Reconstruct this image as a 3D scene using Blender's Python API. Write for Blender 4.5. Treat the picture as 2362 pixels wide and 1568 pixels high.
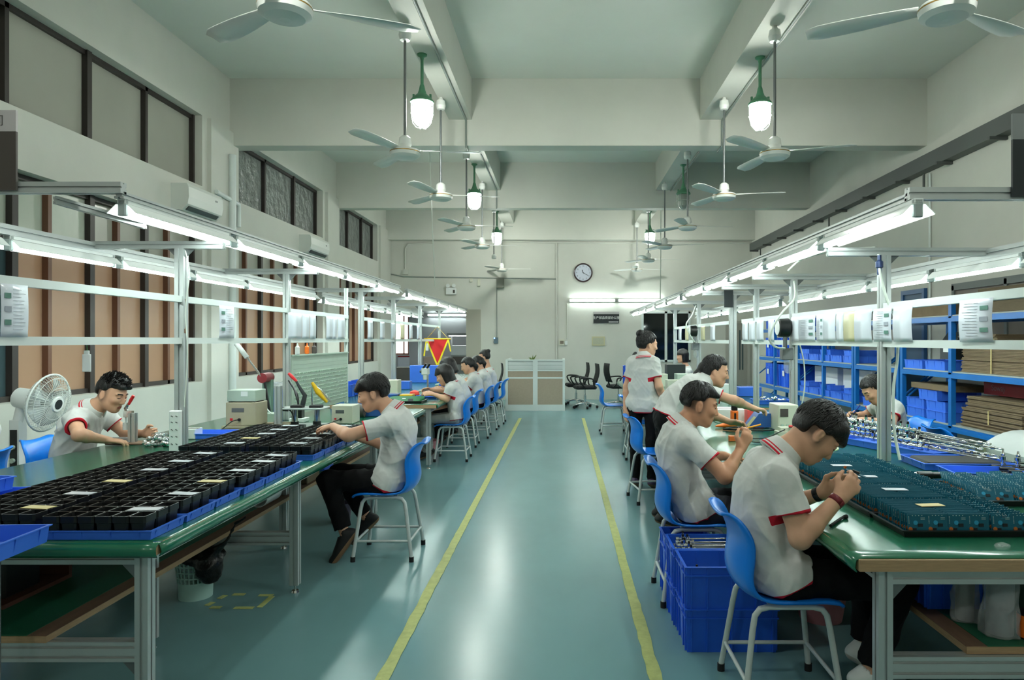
import bpy, math, random
import numpy as np
from mathutils import Vector, Matrix, Euler

for _o in list(bpy.data.objects):
    bpy.data.objects.remove(_o)
SC = bpy.context.scene
COL = SC.collection
random.seed(7)
RNG = np.random.default_rng(11)

# ------------------------------------------------------------------ camera
F, CX, CY, H = 1600.0, 1295.0, 784.0, 1.5          # focal length (px), vanishing point (px), eye height (m)
cam_d = bpy.data.cameras.new('camera')
cam = bpy.data.objects.new('camera', cam_d)
COL.objects.link(cam)
cam_d.sensor_fit = 'HORIZONTAL'
cam_d.sensor_width = 36.0
cam_d.lens = 36.0 * F / 2362.0
cam_d.shift_x = -(CX - 1181.0) / 2362.0
cam_d.shift_y = 0.0
cam_d.clip_start = 0.05
cam_d.clip_end = 200
cam.location = (0, 0, H)
cam.rotation_euler = (math.pi / 2, 0, 0)
SC.camera = cam

# ------------------------------------------------------------------ view, world
SC.view_settings.view_transform = 'Standard'
SC.view_settings.look = 'None'
SC.view_settings.gamma = 1.0
SC.view_settings.use_curve_mapping = False
SC.view_settings.exposure = 0.70
SC.cycles.use_denoising = True
SC.cycles.use_adaptive_sampling = True
SC.cycles.adaptive_threshold = 0.02
SC.cycles.max_bounces = 7
SC.cycles.diffuse_bounces = 4
SC.cycles.glossy_bounces = 4
SC.cycles.transmission_bounces = 6
SC.cycles.transparent_max_bounces = 8
SC.cycles.sample_clamp_indirect = 6.0
SC.cycles.caustics_reflective = False
SC.cycles.caustics_refractive = False

world = bpy.data.worlds.new('overcast_sky')
SC.world = world
world.use_nodes = True
_bg = world.node_tree.nodes['Background']
_bg.inputs['Color'].default_value = (0.90, 0.94, 0.90, 1)
_bg.inputs['Strength'].default_value = 1.7          # daylight outside the frosted windows

TUBE_POWER = 27.0      # emission strength of fluorescent tubes
LAMP_POWER = 98.0      # emission strength of the caged pendant lamps

# ------------------------------------------------------------------ pixel helpers (authoring only)
def on_z(px, py, z):
    d = (H - z) * F / (py - CY)
    return Vector(((px - CX) * d / F, d, z))

def on_y(px, py, y):
    return Vector(((px - CX) * y / F, y, H - (py - CY) * y / F))

def on_x(px, x):
    return x * F / (px - CX)                         # depth of a vertical plane X=x at column px

# ------------------------------------------------------------------ materials
def lin(c):
    out = []
    for v in c:
        v = v / 255.0
        out.append(v / 12.92 if v <= 0.04045 else ((v + 0.055) / 1.055) ** 2.4)
    return tuple(out) + (1.0,)

MATS = {}
def mat(name, col, rough=0.5, metal=0.0, var=0.0, scale=8.0, bump=0.0, bscale=60.0, spec=0.5,
        emit=0.0, alpha=1.0, trans=0.0, stretch=None, bdist=.01, transl=0.0, coat=0.0, rvar=0.0, ior=1.45):
    if name in MATS:
        return MATS[name]
    m = bpy.data.materials.new(name)
    m.use_nodes = True
    nt = m.node_tree
    b = nt.nodes['Principled BSDF']
    c = lin(col)
    b.inputs['Base Color'].default_value = c
    b.inputs['Roughness'].default_value = rough
    b.inputs['Metallic'].default_value = metal
    b.inputs['Specular IOR Level'].default_value = spec
    b.inputs['IOR'].default_value = ior
    b.inputs['Alpha'].default_value = alpha
    b.inputs['Transmission Weight'].default_value = trans
    b.inputs['Coat Weight'].default_value = coat
    b.inputs['Coat Roughness'].default_value = 0.14
    if emit:
        b.inputs['Emission Color'].default_value = c
        b.inputs['Emission Strength'].default_value = emit
    if var or bump or rvar:
        tc = nt.nodes.new('ShaderNodeTexCoord')
        src = tc.outputs['Object']
        if stretch:
            mp = nt.nodes.new('ShaderNodeMapping')
            mp.inputs['Scale'].default_value = stretch
            nt.links.new(src, mp.inputs['Vector'])
            src = mp.outputs['Vector']
    if var or rvar:
        n = nt.nodes.new('ShaderNodeTexNoise')
        n.inputs['Scale'].default_value = scale
        n.inputs['Detail'].default_value = 6.0
        n.inputs['Roughness'].default_value = 0.62
        nt.links.new(src, n.inputs['Vector'])
    if var:
        r = nt.nodes.new('ShaderNodeValToRGB')
        r.color_ramp.elements[0].position = 0.25
        r.color_ramp.elements[1].position = 0.75
        lo, hi = 1 - var, 1 + var
        r.color_ramp.elements[0].color = (c[0] * lo, c[1] * lo, c[2] * lo, 1)
        r.color_ramp.elements[1].color = (min(1, c[0] * hi), min(1, c[1] * hi), min(1, c[2] * hi), 1)
        nt.links.new(n.outputs['Fac'], r.inputs['Fac'])
        nt.links.new(r.outputs['Color'], b.inputs['Base Color'])
    if rvar:
        mr = nt.nodes.new('ShaderNodeMapRange')
        mr.inputs['From Min'].default_value = 0.3
        mr.inputs['From Max'].default_value = 0.7
        mr.inputs['To Min'].default_value = max(0.02, rough - rvar)
        mr.inputs['To Max'].default_value = min(1, rough + rvar)
        nt.links.new(n.outputs['Fac'], mr.inputs['Value'])
        nt.links.new(mr.outputs['Result'], b.inputs['Roughness'])
    if bump:
        n2 = nt.nodes.new('ShaderNodeTexNoise')
        n2.inputs['Scale'].default_value = bscale
        n2.inputs['Detail'].default_value = 4.0
        nt.links.new(src, n2.inputs['Vector'])
        bp = nt.nodes.new('ShaderNodeBump')
        bp.inputs['Strength'].default_value = bump
        bp.inputs['Distance'].default_value = bdist
        nt.links.new(n2.outputs['Fac'], bp.inputs['Height'])
        nt.links.new(bp.outputs['Normal'], b.inputs['Normal'])
    if transl:
        t = nt.nodes.new('ShaderNodeBsdfTranslucent')
        t.inputs['Color'].default_value = c
        mx = nt.nodes.new('ShaderNodeMixShader')
        mx.inputs['Fac'].default_value = transl
        out = nt.nodes['Material Output']
        nt.links.new(b.outputs['BSDF'], mx.inputs[1])
        nt.links.new(t.outputs['BSDF'], mx.inputs[2])
        nt.links.new(mx.outputs['Shader'], out.inputs['Surface'])
    MATS[name] = m
    return m

WALL = mat('wall_paint', (202, 203, 194), .75, var=.05, scale=1.3, bump=.12, bscale=14)
CEIL = mat('ceiling_paint', (212, 216, 208), .8, var=.05, scale=.8, bump=.08, bscale=9)
BEAMM = mat('beam_paint', (202, 203, 194), .7, var=.05, scale=1.1, bump=.1, bscale=11)
FLOORM = mat('floor_epoxy', (108, 147, 151), .24, var=.07, scale=1.7, bump=.012, bscale=7, spec=.5, stretch=(1, .6, 1))
YELLOW = mat('floor_tape_yellow', (176, 184, 112), .5, var=.2, scale=18, bump=.2, bscale=60)
ALU = mat('aluminium', (188, 194, 193), .38, .55, var=.05, scale=6)
WHITEBAR = mat('white_enamel', (214, 222, 219), .35, var=.03, scale=5)
STEEL = mat('bright_steel', (205, 205, 200), .16, 1.0)
GREYSTEEL = mat('grey_steel', (120, 124, 124), .4, .7)
CHROME = mat('chrome', (225, 228, 228), .08, 1.0)
GREENMAT = mat('green_rubber_mat', (26, 108, 78), .25, var=.08, scale=2, bump=.02, bscale=4, coat=.6)
SHELFMAT = mat('green_shelf_mat', (22, 92, 66), .5, var=.12, scale=4)
WOOD = mat('plywood_edge', (168, 138, 104), .6, var=.2, scale=14, stretch=(1, 1, 12), bump=.1)
WOODB = mat('brown_board', (118, 92, 74), .65, var=.15, scale=8, stretch=(6, 1, 6))
BLUEP = mat('blue_plastic', (58, 112, 222), .38, var=.06, scale=6, spec=.5)
BLUECH = mat('blue_chair_plastic', (10, 120, 222), .3, var=.04, scale=5)
RACKB = mat('rack_blue', (14, 98, 170), .35, var=.08, scale=6)
BLACKP = mat('black_plastic', (17, 19, 20), .33, var=.15, scale=10)
BLACKM = mat('black_rubber', (20, 21, 22), .65)
DARKFRAME = mat('dark_window_frame', (48, 43, 40), .45, var=.1, scale=5)
CHAIRLEG = mat('chair_leg_enamel', (196, 204, 202), .34, .1, var=.05, scale=30)
WHITEP = mat('white_plastic', (226, 230, 228), .35)
CREAM = mat('cream_plastic', (206, 206, 188), .45, var=.03)
BEIGE = mat('beige_metal', (168, 158, 134), .5, var=.05)
GREYGREEN = mat('grey_green_metal', (170, 186, 172), .5, var=.04)
PAPER = mat('paper', (222, 228, 238), .25, var=.02, coat=.3)
PAPERY = mat('cream_paper', (208, 190, 130), .5)
INK = mat('print_grey', (150, 156, 166), .6)
INKG = mat('print_green', (78, 120, 108), .6)
CARD = mat('cardboard', (112, 96, 72), .8, var=.12, scale=10, bump=.1, bscale=40)
CARDD = mat('cardboard_dark', (98, 86, 66), .8, var=.15, scale=12, stretch=(1, 1, 14))
RED = mat('red_plastic', (204, 40, 44), .4)
REDDK = mat('red_board', (150, 40, 46), .5)
ORANGE = mat('orange_plastic', (232, 112, 30), .4)
YEL = mat('yellow_plastic', (230, 184, 30), .4)
GREENLAMP = mat('green_lamp_enamel', (82, 136, 104), .4, var=.1)
GLOW = mat('lamp_glass_lit', (250, 255, 247), .3, emit=LAMP_POWER)
TUBE = mat('tube_lit', (240, 255, 250), .3, emit=TUBE_POWER)
LAMPOFF = mat('lamp_glass_unlit', (170, 180, 172), .15, trans=.5)
REFLECT = mat('reflector_white', (232, 238, 236), .3)
FANW = mat('fan_white', (226, 229, 224), .35)
FANGOLD = mat('fan_gold_band', (160, 128, 62), .35, .6)
PANE_G = mat('frosted_pane', (168, 170, 160), .2, var=.06, scale=1.5, transl=.35, bump=.05, bscale=3)
PANE_L = mat('pale_frosted_pane', (186, 194, 182), .25, var=.12, scale=4, transl=.25, stretch=(1, 1, .4))
PANE_F = mat('film_covered_pane', (140, 146, 142), .12, var=.2, scale=5, transl=.25, bump=1.0, bscale=7, bdist=.06, spec=.8)
PANE_B = mat('brown_film_pane', (178, 149, 124), .3, var=.06, scale=1.2, transl=.35)
PANE_T = mat('tinted_glass', (60, 78, 82), .12, spec=.6)
SKIN = mat('skin', (208, 160, 132), .5, var=.05, scale=12, spec=.35)
SKIN2 = mat('skin_tan', (192, 140, 110), .5, var=.05, scale=12, spec=.35)
LIP = mat('lips', (170, 104, 92), .45)
HAIR = mat('black_hair', (20, 18, 18), .42, var=.35, scale=55, bump=.5, bscale=140, stretch=(1, 1, .25))
EYED = mat('eye_dark', (30, 22, 20), .3)
SHIRT = mat('grey_polo', (206, 207, 204), .85, var=.05, scale=30, bump=.10, bscale=900, spec=.2)
TRIM = mat('red_trim', (190, 34, 52), .8, spec=.2)
PANTS = mat('black_trousers', (16, 16, 18), .85, var=.2, scale=20, spec=.2)
PANTSG = mat('charcoal_trousers', (44, 46, 52), .85, var=.15, scale=20, spec=.2)
PANTSL = mat('light_grey_trousers', (150, 154, 150), .85, var=.1, scale=20, spec=.2)
PCB = mat('teal_solder_mask', (14, 92, 114), .35, var=.1, scale=20)
PCBD = mat('dark_chip', (18, 26, 32), .4)
PCBW = mat('silver_pads', (190, 205, 205), .3, .5)
PCBC = mat('copper_coil', (196, 112, 56), .35, .5)
PCBB = mat('blue_dot', (46, 150, 190), .4)
SIGNG = mat('sign_grey', (176, 172, 172), .5)
SIGND = mat('sign_dark', (72, 66, 62), .5)
SIGNK = mat('sign_black', (34, 40, 42), .45)
WHITET = mat('white_lettering', (230, 232, 230), .5)
BLUEDK = mat('blue_enclosure', (40, 84, 150), .4)
CLEARP = mat('clear_film', (196, 202, 202), .14, alpha=.34, bump=1.0, bscale=34, spec=.7)
FOAM = mat('white_foam_sheet', (214, 219, 217), .45, var=.06, scale=4, bump=.4, bscale=12, transl=.2)
GREYFAB = mat('beige_partition_cloth', (164, 150, 132), .8, var=.06, scale=30)
GLASSY = mat('frosted_partition_glass', (196, 206, 204), .3, alpha=.75)
LEAF = mat('plant_leaf', (96, 120, 48), .5, var=.2)
BASKET = mat('mint_plastic', (178, 214, 204), .4)
PINK = mat('pink_plastic', (190, 128, 134), .5)
LEDB = mat('blue_led', (90, 150, 255), .3, emit=6.0)
SKYGLOW = mat('daylit_pane', (250, 250, 245), .3, transl=.9)
CABLE = mat('white_hose', (206, 214, 204), .4)

# ------------------------------------------------------------------ mesh builder
def V(*a):
    return np.array(a if len(a) > 1 else a[0], float)

def nrm(v):
    v = np.asarray(v, float)
    n = np.linalg.norm(v)
    return v / n if n > 1e-12 else v

class MB:
    def __init__(s):
        s.v, s.f, s.m, s.sm = [], [], [], []
        s.n = 0

    def add(s, vs, fs, mi=0, smooth=False):
        s.v.append(np.asarray(vs, float).reshape(-1, 3))
        for f in fs:
            s.f.append(tuple(i + s.n for i in f))
            s.m.append(mi)
            s.sm.append(smooth)
        s.n += len(s.v[-1])
        return s

    def box(s, lo, hi, mi=0, rot=None, piv=None):
        x0, y0, z0 = lo
        x1, y1, z1 = hi
        vs = np.array([(x0, y0, z0), (x1, y0, z0), (x1, y1, z0), (x0, y1, z0), (x0, y0, z1), (x1, y0, z1), (x1, y1, z1), (x0, y1, z1)], float)
        if rot is not None:
            p = np.array(piv if piv is not None else (vs[0] + vs[6]) / 2)
            R = np.array(Euler(rot).to_matrix())
            vs = (vs - p) @ R.T + p
        return s.add(vs, [(3, 2, 1, 0), (4, 5, 6, 7), (0, 1, 5, 4), (1, 2, 6, 5), (2, 3, 7, 6), (3, 0, 4, 7)], mi)

    def cbox(s, c, size, mi=0, rot=None, piv=None):
        c, h = np.array(c, float), np.array(size, float) / 2
        return s.box(c - h, c + h, mi, rot, piv)

    def rbox(s, lo, hi, r=.01, mi=0):
        """box with chamfered vertical edges and top/bottom bevel"""
        x0, y0, z0 = lo
        x1, y1, z1 = hi
        def ring(z, i):
            a, b, c, d = x0 + i, y0 + i, x1 - i, y1 - i
            q = max(r - i, r * .25)
            return [(a + q, b, z), (c - q, b, z), (c, b + q, z), (c, d - q, z), (c - q, d, z), (a + q, d, z), (a, d - q, z), (a, b + q, z)]
        e = r * .6
        vs = ring(z0, e) + ring(z0 + e, 0) + ring(z1 - e, 0) + ring(z1, e)
        fs = [tuple(range(7, -1, -1)), tuple(range(24, 32))]
        for k in range(3):
            for i in range(8):
                j = (i + 1) % 8
                fs.append((k * 8 + i, k * 8 + j, k * 8 + 8 + j, k * 8 + 8 + i))
        return s.add(vs, fs, mi)

    @staticmethod
    def frame(d):
        d = nrm(d)
        u = V(0, 0, 1) if abs(d[2]) < .9 else V(1, 0, 0)
        a = nrm(np.cross(u, d))
        return a, np.cross(d, a)

    def cyl(s, a, b, r1, r2=None, n=16, mi=0, smooth=True, cap=True):
        a, b = V(a), V(b)
        r2 = r1 if r2 is None else r2
        p, q = MB.frame(b - a)
        t = np.arange(n) * 2 * np.pi / n
        ring = np.cos(t)[:, None] * p + np.sin(t)[:, None] * q
        s.add(np.vstack([a + ring * r1, b + ring * r2]), [(i, (i + 1) % n, n + (i + 1) % n, n + i) for i in range(n)], mi, smooth)
        if cap:
            s.add(a + ring * r1, [tuple(range(n - 1, -1, -1))], mi)
            s.add(b + ring * r2, [tuple(range(n))], mi)
        return s

    def tube(s, pts, r, n=8, mi=0, cap=True, closed=False):
        P = [V(p) for p in pts]
        m = len(P)
        rr = r if hasattr(r, '__len__') else [r] * m
        t = np.arange(n) * 2 * np.pi / n
        vs = []
        a = None
        for i in range(m):
            d = (P[(i + 1) % m] - P[i - 1]) if closed else (P[min(i + 1, m - 1)] - P[max(i - 1, 0)])
            d = nrm(d)
            if a is None:
                a, b = MB.frame(d)
            else:
                a = nrm(a - d * np.dot(a, d))
                b = np.cross(d, a)
            vs.append(P[i] + rr[i] * (np.cos(t)[:, None] * a + np.sin(t)[:, None] * b))
        fs = []
        for k in range(m if closed else m - 1):
            k2 = (k + 1) % m
            for i in range(n):
                j = (i + 1) % n
                fs.append((k * n + i, k * n + j, k2 * n + j, k2 * n + i))
        s.add(np.vstack(vs), fs, mi, True)
        if cap and not closed:
            s.add(vs[0], [tuple(range(n - 1, -1, -1))], mi)
            s.add(vs[-1], [tuple(range(n))], mi)
        return s

    def lathe(s, prof, c=(0, 0, 0), n=24, mi=0, axis=2, smooth=True):
        """prof: list of (radius, height[, mat])"""
        c = V(c)
        t = np.arange(n) * 2 * np.pi / n
        vs = []
        for p in prof:
            x, y, z = np.cos(t) * p[0], np.sin(t) * p[0], np.full(n, p[1])
            w = np.stack([x, y, z], 1)
            if axis == 0:
                w = w[:, [2, 0, 1]]
            elif axis == 1:
                w = w[:, [0, 2, 1]] * V(1, 1, -1)
            vs.append(c + w)
        base = np.vstack(vs)
        for k in range(len(prof) - 1):
            m = prof[k][2] if len(prof[k]) > 2 else mi
            s.add(np.vstack([vs[k], vs[k + 1]]), [(i, (i + 1) % n, n + (i + 1) % n, n + i) for i in range(n)], m, smooth)
        for k, o in ((0, -1), (len(prof) - 1, 1)) if tuple(prof[0][:2]) != tuple(prof[-1][:2]) else ():
            if prof[k][0] > 1e-5:
                m = prof[k][2] if len(prof[k]) > 2 else mi
                s.add(vs[k], [tuple(range(n))[::o]], m)
        return s

    def prism(s, poly, h0, h1, axis=2, mi=0):
        """extrude a 2-D polygon along an axis (axis order keeps right-handed cyc)"""
        n = len(poly)
        A = np.array(poly, float)
        def emb(h):
            z = np.full((n, 1), h)
            if axis == 2:
                return np.hstack([A, z])
            if axis == 1:
                return np.hstack([A[:, :1], z, A[:, 1:]])
            return np.hstack([z, A])
        s.add(np.vstack([emb(h0), emb(h1)]), [(i, (i + 1) % n, n + (i + 1) % n, n + i) for i in range(n)] + [tuple(range(n - 1, -1, -1)), tuple(range(n, 2 * n))], mi)
        return s

    def extr(s, a, b, w=.045, h=None, mi=0, slots=True):
        """T-slot aluminium profile from a to b (h is the vertical size where there is one)"""
        a, b = V(a), V(b)
        h = h or w
        d = nrm(b - a)
        if abs(d[2]) > .9:
            p, q = V(1, 0, 0), V(0, 1, 0)
        else:
            q = V(0, 0, 1)
            p = nrm(np.cross(d, q))
        x, y, g, e = w / 2, h / 2, .005, .009
        if slots:
            ys = [0] if h < w * 1.6 else [-h / 4, h / 4]
            poly = []
            poly += [(-x, -y), (-g, -y), (-g, -y + e), (g, -y + e), (g, -y), (x, -y)]
            for c in ys:
                poly += [(x, c - g), (x - e, c - g), (x - e, c + g), (x, c + g)]
            poly += [(x, y), (g, y), (g, y - e), (-g, y - e), (-g, y), (-x, y)]
            for c in ys[::-1]:
                poly += [(-x, c + g), (-x + e, c + g), (-x + e, c - g), (-x, c - g)]
        else:
            poly = [(-x, -y), (x, -y), (x, y), (-x, y)]
        n = len(poly)
        A = np.array([u * p + v * q for u, v in poly])
        s.add(np.vstack([a + A, b + A]), [(i, (i + 1) % n, n + (i + 1) % n, n + i) for i in range(n)] + [tuple(range(n - 1, -1, -1)), tuple(range(n, 2 * n))], mi)
        return s

    def sheet(s, G, mi=0, thick=0.0, smooth=True):
        """grid of points G[u][v]; thick>0 gives a closed slab"""
        G = np.array(G, float)
        nu, nv = G.shape[:2]
        fs = [(i * nv + j, (i + 1) * nv + j, (i + 1) * nv + j + 1, i * nv + j + 1) for i in range(nu - 1) for j in range(nv - 1)]
        if not thick:
            return s.add(G.reshape(-1, 3), fs, mi, smooth)
        du = np.gradient(G, axis=0)
        dv = np.gradient(G, axis=1)
        N = np.cross(du, dv)
        N /= np.linalg.norm(N, axis=2, keepdims=True) + 1e-12
        B = G - N * thick
        k = nu * nv
        fs2 = [tuple(i + k for i in f[::-1]) for f in fs]
        rim = [(i, 0) for i in range(nu)] + [(nu - 1, j) for j in range(1, nv)] + [(i, nv - 1) for i in range(nu - 2, -1, -1)] + [(0, j) for j in range(nv - 2, 0, -1)]
        r = [i * nv + j for i, j in rim]
        side = [(r[(i + 1) % len(r)], r[i], r[i] + k, r[(i + 1) % len(r)] + k) for i in range(len(r))]
        return s.add(np.vstack([G.reshape(-1, 3), B.reshape(-1, 3)]), fs + fs2 + side, mi, smooth)

    def sphere(s, c, r, n=12, mi=0):
        r = V(r, r, r) if not hasattr(r, '__len__') else V(r)
        k = max(6, n // 2 + 2)
        prof = [(math.sin(math.pi * i / k), -math.cos(math.pi * i / k)) for i in range(k + 1)]
        prof[0] = (1e-6, -1)
        prof[-1] = (1e-6, 1)
        b = MB().lathe(prof, n=n)
        return s.add(np.vstack(b.v) * r + V(c), b.f, mi, True)

    def mesh(s, name, mats, off=None):
        me = bpy.data.meshes.new(name)
        vs = np.vstack(s.v)
        if off is not None:
            vs = vs - np.array(off)
        me.from_pydata(vs.tolist(), [], s.f)
        for m in mats:
            me.materials.append(m)
        me.polygons.foreach_set('material_index', s.m)
        me.polygons.foreach_set('use_smooth', s.sm)
        me.update()
        return me

    def obj(s, name, mats, parent=None, world=True, label=None):
        if not isinstance(mats, (list, tuple)):
            mats = [mats]
        off = None
        if parent is not None and world:
            off = np.zeros(3)
            p = parent
            while p is not None:
                off += np.array(p.location)
                p = p.parent
        o = bpy.data.objects.new(name, s.mesh(name, mats, off))
        COL.objects.link(o)
        if parent is not None:
            o.parent = parent
        if label:
            o['label'] = label
        return o

def thing(name, label, cat, loc=(0, 0, 0), rotz=0.0, group=None):
    o = bpy.data.objects.new(name, None)
    o.empty_display_size = .05
    COL.objects.link(o)
    o.location = Vector([float(x) for x in loc])
    o.rotation_euler = (0, 0, rotz)
    o['label'] = label
    o['category'] = cat
    if group:
        o['group'] = group
    return o

def tag(o, label, cat, group=None):
    o['label'] = label
    o['category'] = cat
    if group:
        o['group'] = group
    return o

def struct(o):
    o['kind'] = 'structure'
    return o

def single(mb, name, mats, label, cat, loc, group=None, rot=(0, 0, 0)):
    """a thing that is one mesh, built around its own base and then placed"""
    o = mb.obj(name, mats)
    o.location = Vector([float(x) for x in loc])
    o.rotation_euler = rot
    return tag(o, label, cat, group)

def dup(root, loc, rotz=None, label=None, group=None):
    r = root.copy()
    COL.objects.link(r)
    r.location = Vector([float(x) for x in loc])
    if rotz is not None:
        r.rotation_euler = (0, 0, rotz) if not hasattr(rotz, '__len__') else rotz
    if label:
        r['label'] = label
    if group:
        r['group'] = group
    def rec(src, dst):
        for ch in list(src.children):
            c = ch.copy()
            COL.objects.link(c)
            c.parent = dst
            rec(ch, c)
    rec(root, r)
    return r

def smooth_path(pts, k=6, closed=False):
    """Catmull-Rom through points"""
    P = [V(p) for p in pts]
    out = []
    n = len(P)
    for i in range(n - 1):
        p0, p1, p2, p3 = P[max(i - 1, 0)], P[i], P[i + 1], P[min(i + 2, n - 1)]
        for j in range(k):
            t = j / k
            out.append(.5 * ((2 * p1) + (p2 - p0) * t + (2 * p0 - 5 * p1 + 4 * p2 - p3) * t * t + (3 * p1 - p0 - 3 * p2 + p3) * t ** 3))
    out.append(P[-1])
    return out

ORD = ['first', 'second', 'third', 'fourth', 'fifth', 'sixth', 'seventh', 'eighth', 'ninth', 'tenth', 'eleventh', 'twelfth', 'thirteenth', 'fourteenth', 'fifteenth', 'sixteenth']

def text_mesh(body, name, size, m, parent=None, loc=(0, 0, 0), rot=(math.pi / 2, 0, 0), align='CENTER', depth=.0006):
    """lettering as a mesh, converted without operators"""
    cu = bpy.data.curves.new(name, 'FONT')
    cu.body = body
    cu.size = size
    cu.align_x = align
    cu.align_y = 'CENTER'
    cu.extrude = depth
    to = bpy.data.objects.new(name, cu)
    COL.objects.link(to)
    dg = bpy.context.evaluated_depsgraph_get()
    me = bpy.data.meshes.new_from_object(to.evaluated_get(dg))
    bpy.data.objects.remove(to)
    bpy.data.curves.remove(cu)
    me.materials.clear()
    me.materials.append(m)
    o = bpy.data.objects.new(name, me)
    COL.objects.link(o)
    o.parent = parent
    o.location = loc
    o.rotation_euler = rot
    return o
# ================================================================== THE ROOM
XL, XR, YB, YF, ZC = -4.35, 4.80, -4.6, 17.5, 4.93
struct(MB().box((XL - .3, YB - .3, -.12), (XR + .3, YF + .2, 0)).obj('floor', FLOORM))
struct(MB().box((XL - .3, YB - .3, ZC), (XR + .3, YF + .2, ZC + .12)).obj('ceiling', CEIL))
struct(MB().box((XR, YB - .3, 0), (XR + .25, YF + .2, ZC)).obj('wall_right', WALL))
struct(MB().box((XL - .3, YB - .3, 0), (XR, YB, ZC)).obj('wall_rear', WALL))

BAYS = [(-3.75, -.35), (.45, 3.85), (4.65, 8.40), (9.35, 12.65), (13.55, 16.40)]
Z_SILL, Z_LT, Z_UB, Z_UT = 1.0, 2.87, 3.36, 4.22
w = MB()
w.box((XL - .25, YB, 0), (XL, YF, Z_SILL))
w.box((XL - .25, YB, Z_LT), (XL, YF, Z_UB))
w.box((XL - .25, YB, Z_UT), (XL, YF, ZC))
edges = [YB] + [e for b in BAYS for e in b] + [YF]
for i in range(0, len(edges), 2):
    for z0, z1 in ((Z_SILL, Z_LT), (Z_UB, Z_UT)):
        w.box((XL - .25, edges[i], z0), (XL, edges[i + 1], z1))
struct(w.obj('wall_left', WALL))
for k, (a, b) in enumerate(((8.52, 9.24), (12.78, 13.44), (16.5, 17.48))):
    struct(MB().box((XL, a, 0), (XL + .05, b, Z_UT)).obj('trim_%d' % (k + 1), WALL))

# ---- windows of the left wall
def left_window(num, y0, y1, z0, z1, cuts, transom, panes):
    """panes(i, row) -> material ; cuts are the mullion positions between y0 and y1"""
    x = XL - .16
    root = bpy.data.objects.new('window_%d' % num, None)
    COL.objects.link(root)
    root.location = (x, (y0 + y1) / 2, z0)
    struct(root)
    t = .045
    f, fb = MB(), MB()
    f.box((x - .03, y0, z0), (x + .05, y1, z0 + t))
    f.box((x - .03, y0, z1 - t), (x + .05, y1, z1))
    if transom:
        f.box((x - .03, y0, transom - .03), (x + .05, y1, transom + .03))
    ys = [y0] + list(cuts) + [y1]
    for i, y in enumerate(ys):
        wd = .034 if i in (0, len(ys) - 1) else (.022 if i % 2 else .032)
        a, b = max(y0, y - wd), min(y1, y + wd)
        (fb if transom and i % 2 and i != len(ys) - 1 else f).box((x - .03, a, z0), (x + .05 + (.02 if i % 2 == 0 else 0), b, z1))
    f.obj('window_frame', DARKFRAME, root)
    if fb.n:
        fb.obj('sash_stile', mat('brown_stile', (104, 70, 52), .45), root, True, 'brown sash stiles')
    rows = [(z0 + t, (transom or z1) - t)] + ([(transom + t * .6, z1 - t)] if transom else [])
    for r, (a, b) in enumerate(rows):
        for i in range(len(ys) - 1):
            xp = x + (.012 if i % 2 else -.008)
            MB().box((xp - .004, ys[i] + .02, a - .01), (xp + .004, ys[i + 1] - .02, b + .01)).obj('pane', panes(i, r), root)
    return root

def fr(y0, y1, n):
    return [y0 + (y1 - y0) * i / n for i in range(1, n)]

wn = 0
for bi, (y0, y1) in enumerate(BAYS):
    if bi == 2:
        lc = [5.15, 5.64, 6.05, 6.57, 6.99, 7.43, 7.88]
        uc = [5.58, 6.53, 7.46]
        lower = lambda i, r: (PANE_T if i < 2 else PANE_B) if r == 0 else (PANE_L if i < 4 else PANE_G)
        upper = lambda i, r: PANE_G
    else:
        lc = fr(y0, y1, 7 if bi < 4 else 6)
        uc = fr(y0, y1, 3)
        lower = lambda i, r: PANE_B if r == 0 else PANE_G
        upper = (lambda i, r: PANE_F) if bi >= 3 else (lambda i, r: PANE_G)
    wn += 1
    left_window(wn, y0, y1, Z_SILL, Z_LT, lc, 2.36, lower)
    wn += 1
    left_window(wn, y0, y1, Z_UB, Z_UT, uc, None, upper)

# ---- back wall with the opening into the next room at its left end, a dark window and a door at its right
OPX0, OPX1, OPZ = -4.30, -2.40, 2.25
w = MB()
w.box((XL, YF, 0), (OPX0, YF + .2, ZC))
w.box((OPX0, YF, OPZ), (OPX1, YF + .2, ZC))
WX0, WX1, WZ0, WZ1 = 2.02, 3.25, .95, 2.22
w.box((OPX1, YF, 0), (WX0, YF + .2, ZC))
w.box((WX0, YF, 0), (WX1, YF + .2, WZ0))
w.box((WX0, YF, WZ1), (WX1, YF + .2, ZC))
w.box((WX1, YF, 0), (XR, YF + .2, ZC))
struct(w.obj('wall_back', WALL))
wn += 1
root = struct(bpy.data.objects.new('window_%d' % wn, None))
COL.objects.link(root)
root.location = (WX0, YF, WZ0)
f = MB()
for a, b in ((WX0, WX0 + .05), ((WX0 + WX1) / 2 - .03, (WX0 + WX1) / 2 + .03), (WX1 - .05, WX1)):
    f.box((a, YF - .03, WZ0), (b, YF + .05, WZ1))
f.box((WX0, YF - .03, WZ0), (WX1, YF + .05, WZ0 + .05)).box((WX0, YF - .03, WZ1 - .05), (WX1, YF + .05, WZ1))
f.obj('window_frame', WHITEBAR, root)
for a, b in ((WX0 + .04, (WX0 + WX1) / 2 - .02), ((WX0 + WX1) / 2 + .02, WX1 - .04)):
    MB().box((a, YF + .005, WZ0 + .04), (b, YF + .015, WZ1 - .04)).obj('pane', mat('black_glass', (14, 22, 24), .06, spec=.6), root)
struct(MB().box((WX0 - .1, YF + .2, WZ0 - .1), (WX1 + .1, YF + .24, WZ1 + .1)).obj('trim_9', SIGNK))

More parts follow.
